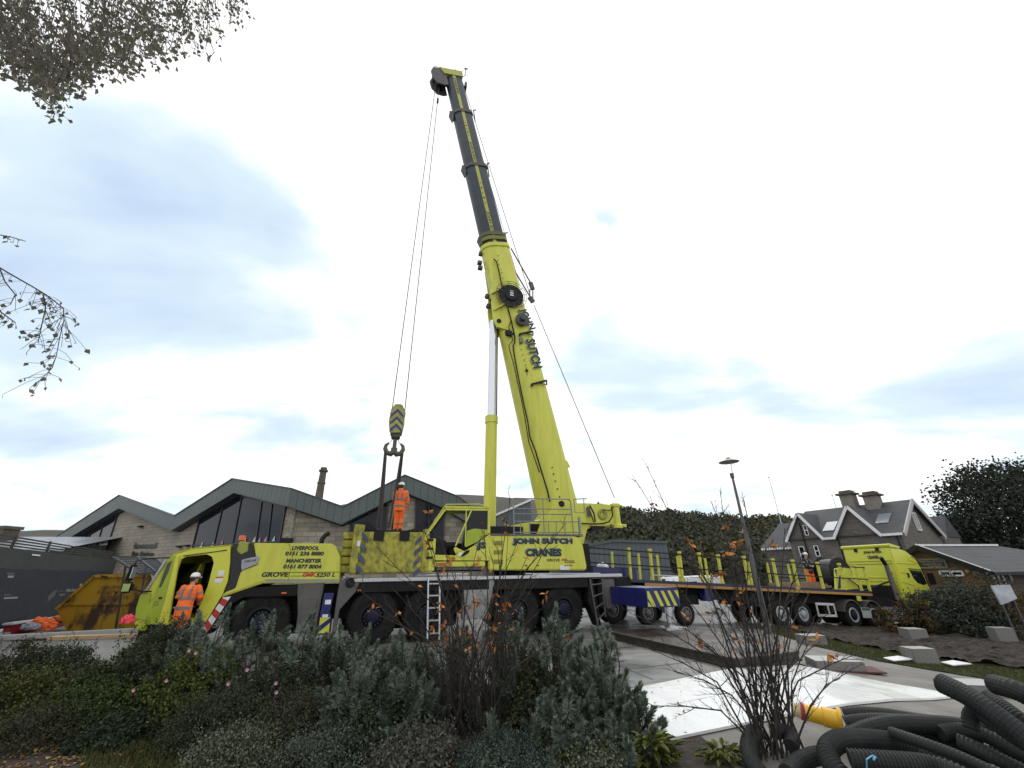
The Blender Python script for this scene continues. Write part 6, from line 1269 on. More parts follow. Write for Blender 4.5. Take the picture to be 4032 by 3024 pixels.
# ================================================================ people
def remesh(mb, name, m_, parent, vox=.016, sm=2):
    ob = mb.build(name, m_, None, fix=False); md = ob.modifiers.new('r', 'REMESH'); md.mode = 'VOXEL'; md.voxel_size = vox
    ms = ob.modifiers.new('s', 'SMOOTH'); ms.iterations = sm*3; ms.factor = .5
    dg = bpy.context.evaluated_depsgraph_get(); me = bpy.data.meshes.new_from_object(ob.evaluated_get(dg)); bpy.data.objects.remove(ob)
    me.polygons.foreach_set('use_smooth', [True]*len(me.polygons)); me.name = name
    o = bpy.data.objects.new(name, me); COL.objects.link(o); o.parent = parent; return o
def ell(mb, c, r, n=12):
    c = Vector(c); vs = []; fs = []
    for i in range(n+1):
        a = math.pi*i/n
        for k in range(2*n): t = math.pi*k/n; vs.append((c.x+r[0]*math.sin(a)*math.cos(t), c.y+r[1]*math.sin(a)*math.sin(t), c.z+r[2]*math.cos(a)))
    for i in range(n):
        for k in range(2*n): fs.append((i*2*n+k, i*2*n+(k+1) % (2*n), (i+1)*2*n+(k+1) % (2*n), (i+1)*2*n+k))
    mb.add(vs, fs)
def loft(mb, secs, n=20):
    "elliptical sections (x,y,z,rx,ry) stacked into a closed body"
    vs = []
    for (x, y, z, rx, ry) in secs:
        for k in range(n): t = 2*math.pi*k/n; vs.append((x+rx*math.cos(t), y+ry*math.sin(t), z))
    m_ = len(secs); fs = [(i*n+k, i*n+(k+1) % n, (i+1)*n+(k+1) % n, (i+1)*n+k) for i in range(m_-1) for k in range(n)]+[tuple(range(n-1, -1, -1)), tuple((m_-1)*n+k for k in range(n))]
    mb.add(vs, fs)
def person(lab, loc, rz, arms, legs, lean=0.0, head_turn=0.0, jacket=ORANGE, trousers=ORANGE, helmet=True, hood=False, base=.96, bend=0.0, vest=False):
    p = thing('person', lab, 'person', loc, rz)
    def tx(z, y=0, x=0):
        "lean the upper body forward about the hips"
        dz = z-base
        if dz > 0: return (x, y*math.cos(lean)+dz*math.sin(lean), base+dz*math.cos(lean)-y*math.sin(lean))
        return (x, y, z)
    J = {}
    for s, nm in ((-1, 'l'), (1, 'r')):
        J['hip'+nm] = (s*.095, 0, base-.02); J['sh'+nm] = tx(base+.48, 0, s*.185)
    hz = base+.68
    # body: one continuous surface
    b = MB()
    def bl(pts, rs, mb=b, n=12): mb.tube(pts, rs, n)
    bl([tx(base-.06), tx(base+.1), tx(base+.3), tx(base+.46)], [.13, .12, .145, .10]); bl([tx(base+.44), tx(base+.60)], [.06, .055])
    hc = tx(hz+.02, .01); ell(b, hc, (.076, .095, .115)); fx, fy = math.sin(head_turn), math.cos(head_turn)
    ell(b, (hc[0]-fx*-.0+fx*.095, hc[1]+fy*.095, hc[2]-.005), (.014, .018, .022), 6); ell(b, (hc[0]+fx*.06, hc[1]+fy*.07, hc[2]-.075), (.035, .035, .03), 8)
    for s in (-1, 1): ell(b, (hc[0]+s*.078*fy, hc[1]-s*.078*fx, hc[2]-.005), (.014, .02, .03), 6)
    for s, nm in ((-1, 'l'), (1, 'r')):
        el, wr = arms[nm]; el = Vector(el); wr = Vector(wr); sh = Vector(J['sh'+nm]); bl([sh, el, wr], [.05, .04, .028])
        d = (wr-el).normalized(); side = d.cross(Vector((0, 0, 1))); side = side.normalized() if side.length > .05 else Vector((0, 1, 0)); up_ = side.cross(d)
        pl = wr+d*.05; bl([wr, pl, wr+d*.09], [.026, .036, .034], n=8)
        for k, L_ in enumerate((.062, .072, .068, .054)):
            o_ = wr+d*.085+side*(-.027+k*.018); bl([o_, o_+d*L_*.5+up_*-.006, o_+d*L_*.8+up_*-.03], [.0095, .009, .007], n=6)
        o_ = wr+d*.04+side*-.03; bl([o_, o_+d*.03+side*-.022, o_+d*.06+side*-.022+up_*-.01], [.011, .010, .008], n=6)
        kn, an = legs[nm]; kn = Vector(kn); an = Vector(an); bl([J['hip'+nm], kn, an], [.085, .058, .042])
    remesh(b, 'body', SKIN, p, .011, 1)
    for s in (-1, 1):
        e_ = MB(); ell(e_, (hc[0]+s*.03*fy+fx*.085, hc[1]-s*.03*fx+fy*.085, hc[2]+.02), (.011, .011, .008), 6); e_.build('eye', BLK, p)
    j = MB(); z = base
    secs = [(z-.20, .20, .15), (z+.0, .195, .15), (z+.15, .195, .15), (z+.32, .22, .16), (z+.44, .215, .15), (z+.50, .16, .115), (z+.55, .08, .08)]
    vs = []; n = 22
    for (zz2, rx, ry) in secs:
        for k in range(n):
            t = 2*math.pi*k/n; q = tx(max(zz2, z-.1), ry*math.sin(t)) if zz2 > base else (0, ry*math.sin(t), zz2); vs.append((rx*math.cos(t), q[1], q[2]))
    fs = [(i*n+k, i*n+(k+1) % n, (i+1)*n+(k+1) % n, (i+1)*n+k) for i in range(len(secs)-1) for k in range(n)]+[tuple(range(n-1, -1, -1)), tuple((len(secs)-1)*n+k for k in range(n))]
    j.add(vs, fs)
    for s, nm in ((-1, 'l'), (1, 'r')):
        el, wr = arms[nm]; sh = Vector(J['sh'+nm]); j.tube([sh, Vector(el), Vector(el).lerp(Vector(wr), .9)], [.088, .074, .062], 12); ell(j, sh, (.085, .085, .08), 8)
    if hood: ell(j, tx(base+.55, -.07), (.10, .07, .08), 8)
    jk_ = remesh(j, 'jacket', jacket, p, .014, 1)
    tr_ = MB()
    for s, nm in ((-1, 'l'), (1, 'r')):
        kn, an = legs[nm]; h_ = Vector(J['hip'+nm]); tr_.tube([h_+Vector((0, 0, .06)), h_, Vector(kn), Vector(an)+Vector((0, 0, .02))], [.11, .115, .085, .08], 12)
    ell(tr_, (0, 0, base-.02), (.175, .13, .12), 10); remesh(tr_, 'trousers', trousers, p, .014, 1)
    for s, nm in ((-1, 'l'), (1, 'r')):
        an = Vector(legs[nm][1]); bt = MB(); bt.tube([an+Vector((0, -.02, .06)), an+Vector((0, -.01, -.03)), an+Vector((0, .10, -.05)), an+Vector((0, .17, -.06))], [.06, .062, .052, .04], 10); bt.build('boot', BOOT, p, smooth=True)
    def band(zc, rx, ry, w=.055, mb=None):
        n = 24; vs = []
        for h in (-w/2, w/2):
            for k in range(n): t = 2*math.pi*k/n; q = tx(zc+h, ry*math.sin(t)); vs.append((rx*math.cos(t), q[1], q[2]))
        mb.add(vs, [(k, (k+1) % n, n+(k+1) % n, n+k) for k in range(n)])
    tp = MB(); band(base-.02, .206, .162, mb=tp); band(base+.20, .214, .166, mb=tp)
    for s in (-1, 1):
        for q in (-1, 1): A = [tx(base+.22, q*.168, s*.10), tx(base+.40, q*.172, s*.105), tx(base+.505, q*.10, s*.10)]; tp.beam(A[0], A[1], .05, .012, up=(0, 1, 0)); tp.beam(A[1], A[2], .05, .012, up=(0, 1, 0))
    for nm in 'lr':
        el, wr = Vector(arms[nm][0]), Vector(arms[nm][1]); c = el.lerp(wr, .45); d = (wr-el).normalized()*.027; tp.tube([c-d, c+d], .076, 14, cap=False); c = Vector(J['sh'+nm]).lerp(el, .6); d = (el-Vector(J['sh'+nm])).normalized()*.025; tp.tube([c-d, c+d], .090, 14, cap=False)
    for nm in 'lr':
        kn, an = Vector(legs[nm][0]), Vector(legs[nm][1]); c = kn.lerp(an, .45); tp.tube([c+Vector((0, 0, -.025)), c+Vector((0, 0, .025))], .092, 14, cap=False)
    tp.build('reflective_tape', REFL, jk_, fix=False)
    hr = MB(); ell(hr, (hc[0]-fx*.012, hc[1]-fy*.014, hc[2]+.012), (.084, .098, .108), 8); hr.build('hair', HAIR, p, smooth=True)
    if helmet:
        hm = MB(); n = 24; pr = [(.124, .02), (.118, .035), (.115, .065), (.097, .112), (.055, .142), (.0, .148)]
        hm.lathe(pr, (hc[0], hc[1], hc[2]+.02), 'z', n); hm.tube([(hc[0]+fx*.12+fy*.07, hc[1]+fy*.12-fx*.07, hc[2]+.045), (hc[0]+fx*.165, hc[1]+fy*.165, hc[2]+.035), (hc[0]+fx*.12-fy*.07, hc[1]+fy*.12+fx*.07, hc[2]+.045)], .014, 6)
        h_ = hm.build('helmet', mat('helmet_white', (.75, .75, .74), .35), p, smooth=True); MB().lathe([(.1265, 0), (.1265, .014)], (hc[0], hc[1], hc[2]+.045), 'z', 24).build('helmet_strap', BLK, h_, fix=False)
    return p
w1_ = FR.w(-1.80, -.42, 0)
person('man in white helmet and orange hi-vis jacket leaning in at the open crane cab door', (w1_[0], w1_[1], .24), R(17.43-12),
       {'l': ((-.26, .05, 1.22), (-.14, .30, 1.22)), 'r': ((.30, .08, 1.20), (.17, .32, 1.06))}, {'l': ((-.1, .04, .5), (-.1, .0, .1)), 'r': ((.1, .04, .5), (.1, -.0, .1))}, lean=.18, head_turn=.7)
w2_ = FR.w(3.60, 1.35, 3.27)
person('man in full orange hi-vis suit standing with his back turned on top of the counterweight', (w2_[0], w2_[1], 3.27), R(6),
       {'l': ((-.23, .10, 1.20), (-.12, .28, 1.06)), 'r': ((.27, .06, 1.16), (.22, .10, .90))}, {'l': ((-.08, .02, .5), (-.07, .0, .1)), 'r': ((.1, .03, .5), (.10, -.02, .1))}, hood=True, lean=.03)
w3_ = TF.w(12.0, 1.9, 1.58)
person('man in white helmet, black jacket and orange trousers standing on the trailer deck', (w3_[0], w3_[1], w3_[2]), R(190),
       {'l': ((-.26, .08, 1.20), (-.10, .24, 1.14)), 'r': ((.26, .08, 1.20), (.10, .24, 1.14))}, {'l': ((-.1, .06, .5), (-.1, .0, .1)), 'r': ((.1, .03, .5), (.10, .0, .1))}, jacket=NAVY, lean=.05)
MB().prism([(-.09, 1.22), (.09, 1.22), (.11, 1.42), (-.11, 1.42)], .135, .15).build('orange_vest_panel', ORANGE, bpy.data.objects['person.002'])
w4_ = TF.w(5.3, 4.2, 0); RO = mat('red_orange_cloth', (.55, .07, .03), .75, bump=.5, bscale=9, bdist=.05)
person('man in red-orange jacket bending forward beyond the trailer stakes', (w4_[0], w4_[1], w4_[2]+.35), R(110),
       {'l': ((-.24, .50, 1.10), (-.18, .62, .82)), 'r': ((.24, .50, 1.10), (.18, .62, .82))}, {'l': ((-.1, .06, .5), (-.1, .0, .1)), 'r': ((.1, .03, .5), (.10, .0, .1))}, jacket=RO, trousers=mat('olive_trousers', (.2, .2, .06), .8), lean=1.1, helmet=False)
w5_ = TF.w(4.1, 4.4, 0)
person('man in white helmet and orange jacket stooping beyond the trailer, left of the red-orange one', (w5_[0], w5_[1], w5_[2]+.3), R(-60),
       {'l': ((-.24, .42, 1.20), (-.18, .60, .98)), 'r': ((.24, .42, 1.20), (.18, .60, .98))}, {'l': ((-.1, .06, .5), (-.1, .0, .1)), 'r': ((.1, .03, .5), (.10, .0, .1))}, jacket=RO, trousers=NAVY, lean=.9)
# ================================================================ planting in the foreground
LROSE = mat('rose_leaves', (.03, .05, .015), .7, island=[(.016, .023, .009), (.040, .058, .014), (.060, .082, .018), (.027, .038, .014), (.080, .090, .026)], spec=.2)
LDULL = mat('dull_shrub_leaves', (.03, .05, .015), .8, island=[(.014, .018, .011), (.034, .042, .022), (.026, .034, .019), (.055, .062, .036), (.018, .023, .014)], spec=.2)
LGREY = mat('grey_shrub_leaves', (.05, .06, .05), .8, island=[(.040, .048, .040), (.070, .082, .070), (.022, .027, .022), (.100, .112, .095), (.055, .060, .050)], spec=.2)
TWIG = mat('twig_bark', (.028, .024, .020), .9, c2=(.065, .056, .048), scale=12)
def shrub(lab, px, Y, top, wpx, m_, n=9000, dep=.8, lf=.04, name='garden_shrub', cat='shrub', flowers=None, clump=70, sprigs=26):
    P = atY(px, top, Y); Q = atY(px+wpx/2, top, Y); g = terr(P[0]); h = max(.18, P[2]-g); w = abs(Q[0]-P[0])
    t = thing(name, lab, cat, (P[0], Y, g)); mb = MB()
    for k in range(14):
        a = rnd.uniform(0, 6.28); r_ = rnd.uniform(.2, .8); mb.tube([(0, 0, 0), (math.cos(a)*w*r_*.5, math.sin(a)*dep*r_*.5, h*.5), (math.cos(a)*w*r_, math.sin(a)*dep*r_, h*.85)], [.012, .009, .004], 4)
    mb.build('stem', TWIG, t)
    lf *= rnd.choice((.6, .75, .95)); n = int(n*1.6); clump = rnd.choice((45, 70, 95)); k = n//clump; q = unit(k); q[:, 2] = np.abs(q[:, 2]); rr = nrg.uniform(.45, 1, k)[:, None]**.6
    cc = q*rr*np.array([w*.95, dep*.9, h*.80])+np.array([0, 0, h*.12]); cl = np.repeat(cc, clump, axis=0)+nrg.normal(size=(k*clump, 3))*np.array([.075, .075, .05])*(.5+w*.35)
    cl[:, 2] = np.clip(cl[:, 2], .01, None)
    L_ = [leaves(cl, lf, lf*.72)]
    for _ in range(sprigs):          # loose shoots that break the outline
        a = unit(1)[0]; a[2] = abs(a[2])+.6; a /= np.linalg.norm(a); s0 = np.array([nrg.uniform(-w, w)*.8, nrg.uniform(-dep, dep)*.6, h*.8]); ln = nrg.uniform(.12, .30)
        pts = s0+a*np.linspace(0, ln, 14)[:, None]; L_.append(leaves(pts, lf*.9, lf*.6))
    SHN[0] += 1; quads('foliage', np.concatenate(L_), vary(m_, SHN[0] % 4), t)
    for c in (flowers or []):
        a = np.array([nrg.uniform(-w, w)*.8, -dep*.7, h*nrg.uniform(.55, 1.0)]); f = MB()
        for k in range(7): b = k*.9; f.add([tuple(a), tuple(a+np.array([math.cos(b)*.02, -.02, math.sin(b)*.02])), tuple(a+np.array([math.cos(b+.5)*.027, -.03, math.sin(b+.5)*.027])), tuple(a+np.array([math.cos(b+.9)*.02, -.02, math.sin(b+.9)*.02]))], [(0, 1, 2, 3)])
        f.build('blossom', c, t, fix=False)
    return t
PAL = [(.030, .036, .016), (.040, .036, .022), (.022, .032, .018), (.050, .058, .024), (.032, .040, .034)]
VAR = {}
def vary(m_, i):
    if (m_.name, i) not in VAR:
        b_ = {'rose_leaves': (.056, .074, .020), 'dull_shrub_leaves': (.040, .050, .026), 'grey_shrub_leaves': (.078, .092, .072)}[m_.name.split('.')[0]]
        t_ = [(1, 1, 1), (1.15, .95, 1.0), (.8, .95, .95), (1.25, 1.2, 1.0)][i]; bb = tuple(x*y for x, y in zip(b_, t_))
        VAR[m_.name, i] = mat(m_.name+'_tint', bb, .8, island=[tuple(x*k for x in bb) for k in (.35, .8, 1.25, .55, 1.9)], spec=.2)
    return VAR[m_.name, i]
SHN = [0]
PINK = mat('pale_pink_petal', (.55, .32, .40), .7)
for a in (('dark olive shrub at the left edge, behind the others', 60, 8.6, 2505, 480, LDULL), ('dark shrub left of the pale planter wall', 265, 8.9, 2522, 260, LDULL),
          ('upright dark shrub between the planter wall and the crane bumper', 590, 8.3, 2490, 170, LDULL), ('dense green shrub under the pink plastic bag', 690, 7.9, 2408, 270, LDULL),
          ('dark filler shrub behind the spurges under the front crane wheel', 1280, 7.7, 2495, 460, LDULL), ('dark filler shrub behind the spurges under the second crane wheel', 1600, 7.5, 2530, 400, LDULL), ('dark filler shrub between the twiggy bush and the tallest spurges', 2080, 7.1, 2560, 300, LDULL), ('dark filler shrub inside the right end of the bed', 2270, 6.6, 2640, 330, LDULL),
          ('leafy green rose bush at the far left, middle row', 120, 7.5, 2625, 560, LROSE), ('big yellow-green rose bush below the planter wall', 430, 7.3, 2672, 480, LROSE), ('rose bush with pale pink blossoms in front of the crane cab', 800, 7.3, 2535, 420, LROSE, 9000, .8, .04, 'rose_bush', 'shrub', [PINK]*4),
          ('dark rose bush with scattered pink blossoms below the front crane wheel', 1130, 7.1, 2580, 430, LDULL, 9000, .8, .04, 'rose_bush', 'shrub', [PINK]*4),
          ('dark low shrub in the left of the front row', 260, 6.8, 2760, 460, LDULL), ('olive low shrub beside the leaf-strewn path', 560, 6.9, 2790, 360, LDULL), ('small open shrub in front of the pale planter wall', 400, 8.1, 2600, 260, LDULL), ('mounded dark shrub in the front row left of centre', 900, 6.6, 2700, 420, LDULL),
          ('dark shrub under the blue-grey spurges, front row', 1230, 6.5, 2690, 420, LDULL), ('small dark shrub left of the twiggy bush, front row', 1500, 6.4, 2740, 360, LDULL),
          ('grey-green cushion shrub at the bottom, nearest the path', 1000, 6.05, 2845, 430, LGREY), ('grey-green cushion shrub at the bottom centre left', 1330, 5.95, 2850, 440, LGREY), ('dark cushion shrub at the bottom left of the twiggy bush', 1640, 5.9, 2880, 340, LGREY),
          ('tiny-leaved cushion shrub at the bottom centre under the twiggy bush', 1980, 5.85, 2910, 380, LGREY), ('small grey cushion shrub at the bottom right of the bed', 2330, 5.95, 2880, 330, LGREY)):
    shrub(*a)
# spurges: stems topped with bottle-brush heads of narrow blue-green leaves
SPUR = mat('spurge_leaves', (.06, .1, .08), .6, island=[(.060, .084, .062), (.115, .150, .118), (.175, .215, .17), (.085, .115, .088), (.21, .25, .19)], spec=.3)
SSTEM = mat('spurge_stem', (.06, .055, .04), .8)
def spurge(lab, px, Y, top, wpx, n=42):
    n = int(n*1.35)
    P = atY(px, top, Y); Q = atY(px+wpx/2, top, Y); g = terr(P[0]); h = P[2]-g; w = abs(Q[0]-P[0])
    t = thing('spurge', lab, 'spurge plant', (P[0], Y, g), group='blue-green spurges in the planting bed'); mb = MB(); V = []
    for k in range(n):
        r_ = math.sqrt(rnd.random()); a = rnd.uniform(0, 6.28); hh = h*math.sqrt(max(.08, 1-.9*r_*r_))*rnd.choice((rnd.uniform(.86, 1.0), rnd.uniform(.45, .95)))
        if k < 2: r_ *= .5; hh = h*rnd.uniform(.98, 1.05)
        tip = np.array([math.cos(a)*w*r_*1.1, math.sin(a)*.65*r_, max(.18, hh)])
        ax = np.array([math.cos(a)*r_*.75, math.sin(a)*r_*.6, .85])+nrg.normal(size=3)*.20; ax /= np.linalg.norm(ax)
        L_ = rnd.uniform(.20, .36); m_ = 165; mid = tip-ax*min(L_*1.1, hh*.6); b = mid*np.array([.45, .45, 0]); mb.tube([b, mid*.6+b*.4, mid, tip], [.011, .009, .008, .006], 4)
        s = nrg.uniform(0, 1, m_)**.8; base = tip-ax*(L_*(1-s))[:, None]+nrg.normal(size=(m_, 3))*.003
        rad = unit(m_); rad -= (rad @ ax)[:, None]*ax; rad /= np.linalg.norm(rad, axis=1)[:, None]
        d = rad*(1-.55*s)[:, None]+ax*(.12+.95*s**2)[:, None]; d /= np.linalg.norm(d, axis=1)[:, None]
        ll = .115*(1-.45*s)[:, None]*nrg.uniform(.8, 1.15, m_)[:, None]; sd_ = np.cross(d, ax); sd_ /= np.linalg.norm(sd_, axis=1)[:, None]+1e-9
        V.append(np.stack([base-sd_*.002, base+d*ll*.55-sd_*.0075-ax*.004, base+d*ll-ax*.012*(1-s)[:, None], base+d*ll*.55+sd_*.0075-ax*.004], 1))
    mb.build('stem', SSTEM, t); quads('foliage', np.concatenate(V), SPUR, t)
for a in (('spurge hiding the legs of the man at the crane cab', 730, 8.1, 2418, 300, 34), ('spurge in front of the man at the crane cab', 850, 7.6, 2400, 380, 40), ('spurge below the chevron plate of the crane', 1060, 7.5, 2425, 330, 36), ('tall spurge in front of the front crane wheel', 1230, 7.4, 2415, 300, 36), ('spurge left of the second crane wheel', 1400, 7.2, 2470, 330, 36),
          ('spurge below the second crane wheel', 1580, 7.0, 2500, 340, 40), ('low spurge in the middle of the bed left of the twiggy bush', 1440, 6.6, 2590, 360, 40), ('low spurge close beside the twiggy bush on its left', 1620, 6.4, 2640, 260, 24), ('spurge behind the twiggy bush, below the third wheel', 1800, 7.2, 2470, 280, 26), ('spurge below the fourth crane wheel', 2010, 7.1, 2415, 240, 30), ('tallest spurge group right of the twiggy bush', 2190, 6.9, 2405, 300, 44),
          ('spurge leaning out over the paving at the right of the bed', 2330, 6.7, 2470, 330, 44), ('spurge on the right flank of the bed, middle height', 2300, 6.4, 2590, 360, 46), ('spurge at the right corner of the bed beside the white sheeting', 2430, 6.3, 2700, 320, 40), ('low spurge at the front right of the bed', 2200, 6.1, 2720, 300, 36), ('lowest spurge at the right front corner', 2400, 6.05, 2800, 260, 28), ('lone pale spurge head at the foot of the twiggy bush', 1935, 5.9, 2830, 60, 3)):
    spurge(*a)
# bare shrubs with a few autumn leaves
ORL = mat('autumn_orange_leaves', (.4, .15, .03), .6, island=[(.38, .12, .02), (.50, .20, .035), (.28, .07, .02), (.45, .25, .05), (.55, .16, .04)], spec=.3)
def twiggy(lab, base, tips, extra, seed, nleaf, hmin, spread, gleaf=.075):
    rn = random.Random(seed); t = thing('bare_shrub', lab, 'shrub', base); mb = MB(); spots = []; B = Vector(base)
    def twig(p, d, L_, r, dep):
        pts = [p]; q = p.copy(); dd = d.copy(); ns = 4
        for i in range(ns):
            dd = (dd+Vector((rn.gauss(0, .13), rn.gauss(0, .13), rn.gauss(.05, .08)))).normalized(); q = q+dd*L_/ns; pts.append(q.copy())
        mb.tube(pts, [r*(1-.7*i/ns) for i in range(ns+1)], 4 if dep else 5, cap=False)
        if dep < 2:
            for i in range(1, ns+1):
                for _ in range(2 if dep == 0 else 1+(rn.random() < .5)):
                    e = (dd+Vector((rn.gauss(0, .55), rn.gauss(0, .55), rn.gauss(.15, .3)))).normalized(); twig(pts[i].copy(), e, L_*rn.uniform(.22, .45), r*.5, dep+1)
        if pts[-1].z > hmin: spots.append((pts[-1], dd))
    stems = []
    for (x, y, Y) in tips:
        T_ = Vector(atY(x, y, Y))-B; b = Vector((rn.uniform(-spread, spread), rn.uniform(-spread, spread)*.6, 0)); mid = b.lerp(T_, .5)+Vector((-T_.x*.12, 0, abs(T_.x)*.10+.05)); L_ = (T_-b).length
        pts = [b, b.lerp(mid, .5)+Vector((rn.gauss(0, .02), rn.gauss(0, .02), 0)), mid, mid.lerp(T_, .5)+Vector((rn.gauss(0, .03), rn.gauss(0, .03), .02)), T_]
        mb.tube(pts, [.013, .011, .0085, .006, .003], 5, cap=False)
        for f in np.linspace(.25, .97, 7 if extra > 20 else 11):
            k = min(3, int(f*4)); p = pts[k].lerp(pts[k+1], f*4-k); d = (pts[k+1]-pts[k]).normalized(); e = (d+Vector((rn.gauss(0, .5), rn.gauss(0, .5), rn.gauss(0, .3)))).normalized()
            twig(p, e, rn.uniform(.12, .42)*(1.2-f*.6), .0045, 1)
        spots.append((T_, Vector((0, 0, 1))))
    for _ in range(extra):
        a = rn.uniform(0, 6.28); d = Vector((math.cos(a)*rn.uniform(0, .6), math.sin(a)*rn.uniform(0, .45), 1)).normalized()
        twig(Vector((rn.uniform(-spread, spread), rn.uniform(-spread, spread)*.7, 0)), d, rn.choice((rn.uniform(.4, 1.0), rn.uniform(.6, 1.5))), rn.uniform(.005, .009), 0)
    mb.build('stems', TWIG, t, fix=False, smooth=True)
    rn.shuffle(spots); P = []; D = []
    for (p, d) in spots[:nleaf]:
        for _ in range(rn.choice((1, 1, 2, 3, 4))):
            P.append(tuple(p)); e = (d*.5+Vector((rn.gauss(0, .6), rn.gauss(0, .6), rn.gauss(-.4, .5)))).normalized(); D.append(tuple(e))
    V = leaves(np.array(P), gleaf, gleaf*.46, np.array(D)); quads('leaves', V, ORL, t)
    return t
YA = 5.6
b1 = gnd(1880, 2880)
tips1 = [(x, y, YA+rnd.uniform(-.5, .5)) for x, y in ((1340, 2265), (1480, 2150), (1660, 2050), (1690, 2090), (1730, 2110), (1760, 2180), (1820, 2240), (1850, 2230), (1880, 2150), (1905, 2080), (1940, 2200), (1960, 2150), (2000, 2110), (2010, 1960), (2040, 2130), (2080, 2180), (2090, 2330), (2130, 2160), (2180, 2100), (2230, 2060), (2050, 2350), (1560, 2330), (1450, 2400), (2150, 2380), (2280, 2480), (1600, 2450), (1790, 2300), (1700, 2200))]
twiggy('tall twiggy bush with orange autumn leaves in front of the middle of the crane', tuple(b1), tips1, 62, 3, 85, .95, .50, .088)
b2 = gnd(3060, 2975)
tips2 = [(x, y, 5.5+rnd.uniform(-.5, .5)) for x, y in ((2490, 1870), (2545, 1832), (2720, 2150), (2800, 1975), (2835, 1930), (2870, 2010), (2930, 1970), (2760, 2260), (2660, 2300), (2690, 2470), (2600, 2400), (2570, 2560), (2650, 2640), (2560, 2780), (2950, 2150), (3010, 2100), (3090, 2080), (3120, 2350), (3160, 2180), (3190, 2330), (3240, 2420), (3190, 2520), (3410, 2560), (3350, 2640), (3040, 2330), (2980, 2280), (2900, 2330), (2870, 2250), (2500, 2420), (3140, 2600), (2770, 2540), (2850, 2470))]
twiggy('bare multi-stemmed shrub with few orange leaves in front of the trailer', tuple(b2), tips2, 9, 11, 44, 1.0, .28, .085)
# birch overhanging from the left
BL = mat('birch_leaves', (.06, .05, .035), .6, island=[(.11, .11, .08), (.18, .175, .13), (.14, .14, .10), (.20, .16, .12), (.16, .18, .12)], spec=.2, transl=.35)
bt = thing('birch_tree', 'birch tree whose leafy drooping twigs hang into the top left of the view', 'tree', (-6.2, 1.6, 0))
O_ = Vector((-6.2, 1.6, 0)); mb = MB(); mb.tube([(0, 0, 0), (.05, 0, 2.5), (-.05, .1, 5), (.1, 0, 9.5)], [.20, .16, .12, .05], 10)
def low(x): 
    pts = [(-200, 330), (0, 300), (100, 350), (180, 400), (220, 450), (260, 400), (330, 390), (400, 300), (470, 320), (540, 350), (600, 270), (700, 240), (850, 240), (900, 170), (980, 90), (1060, 10), (1200, -100)]
    for (a, p), (b, q) in zip(pts, pts[1:]):
        if a <= x <= b: return p+(q-p)*(x-a)/(b-a)
    return -100
P = []; D = []; tw = MB()
hub = [Vector(atY(x, y, 2.3))-O_ for x, y in ((-300, -300), (150, -500), (600, -500))]
LIMB = [Vector(atY(x, y, 1.85))-O_ for x, y in ((-120, -20), (150, -60), (420, -110), (700, -170), (980, -230))]
for k, h_ in enumerate(LIMB):
    s0 = Vector((0, 0, 4.6+.5*k)); c = s0.lerp(h_, .5)+Vector((0, 0, .7)); mb.tube([s0, s0.lerp(c, .5)+Vector((0, 0, .15)), c, c.lerp(h_, .6)+Vector((0, 0, .1)), h_], [.06, .045, .03, .018, .008], 6)
h_ = Vector(atY(-80, 1010, 2.3))-O_; mb.tube([Vector((0, 0, 3.2)), Vector((0, 0, 3.2)).lerp(h_, .5)+Vector((0, 0, .9)), h_], [.035, .02, .005], 6)
h_ = Vector(atY(-60, 925, 2.3))-O_; mb.tube([Vector((0, 0, 3.7)), Vector((0, 0, 3.7)).lerp(h_, .5)+Vector((0, 0, .8)), h_], [.03, .015, .004], 6)
for h_ in hub: mb.tube([Vector((0, 0, 6.0)), Vector((0, 0, 6.0)).lerp(h_, .5)+Vector((0, 0, .5)), h_], [.07, .04, .015], 6)
for it in range(760):
    x = rnd.triangular(-150, 1050, 100); yb = low(x); y1 = yb-abs(rnd.gauss(0, 1))*175+rnd.uniform(-20, 10); Y = rnd.uniform(1.35, 2.4)
    if it >= 520: x = rnd.uniform(-1300, -160); y1 = rnd.uniform(-500, 420)+x*.1; Y = rnd.uniform(1.3, 2.3)
    n = rnd.randint(9, 17); x0 = x+rnd.uniform(-120, 60); y0 = y1-rnd.uniform(70, 260)
    A = [Vector(atY(x0+(x-x0)*f+rnd.gauss(0, 10), y0+(y1-y0)*f, Y))-O_ for f in (0, .3, .6, .85, 1)]
    tw.tube(A, [.003, .0028, .0024, .002, .0016], 3, cap=False)
    for k in range(n):
        f = rnd.random()*3.999; i = int(f); p = A[i].lerp(A[i+1], f-i); P.append(tuple(p+Vector((rnd.gauss(0, .022), rnd.gauss(0, .022), rnd.gauss(-.01, .015))))); D.append((rnd.gauss(0, .5), rnd.gauss(0, .5), rnd.gauss(-.7, .4)))
def sprig(path, n, Y, side=.1):
    A = [Vector(atY(x, y, Y))-O_ for x, y in path]; tw.tube(A, [.005*(1-.6*i/len(A)) for i in range(len(A))], 4, cap=False)
    for _ in range(n):
        f = rnd.uniform(.15, 1)*(len(A)-1.001); i = int(f); p = A[i].lerp(A[i+1], f-i); q = p+Vector((rnd.gauss(0, side), rnd.gauss(0, side), -abs(rnd.gauss(0, side))*1.4))
        tw.tube([p, p.lerp(q, .5)+Vector((0, 0, .01)), q], .0014, 3, cap=False); P.append(tuple(q)); D.append((rnd.gauss(0, .5), rnd.gauss(0, .5), rnd.gauss(-.7, .4)))
tw2 = tw; tw = MB()
sprig([(-60, 925), (0, 925), (50, 935), (100, 950)], 12, 2.3, .02)
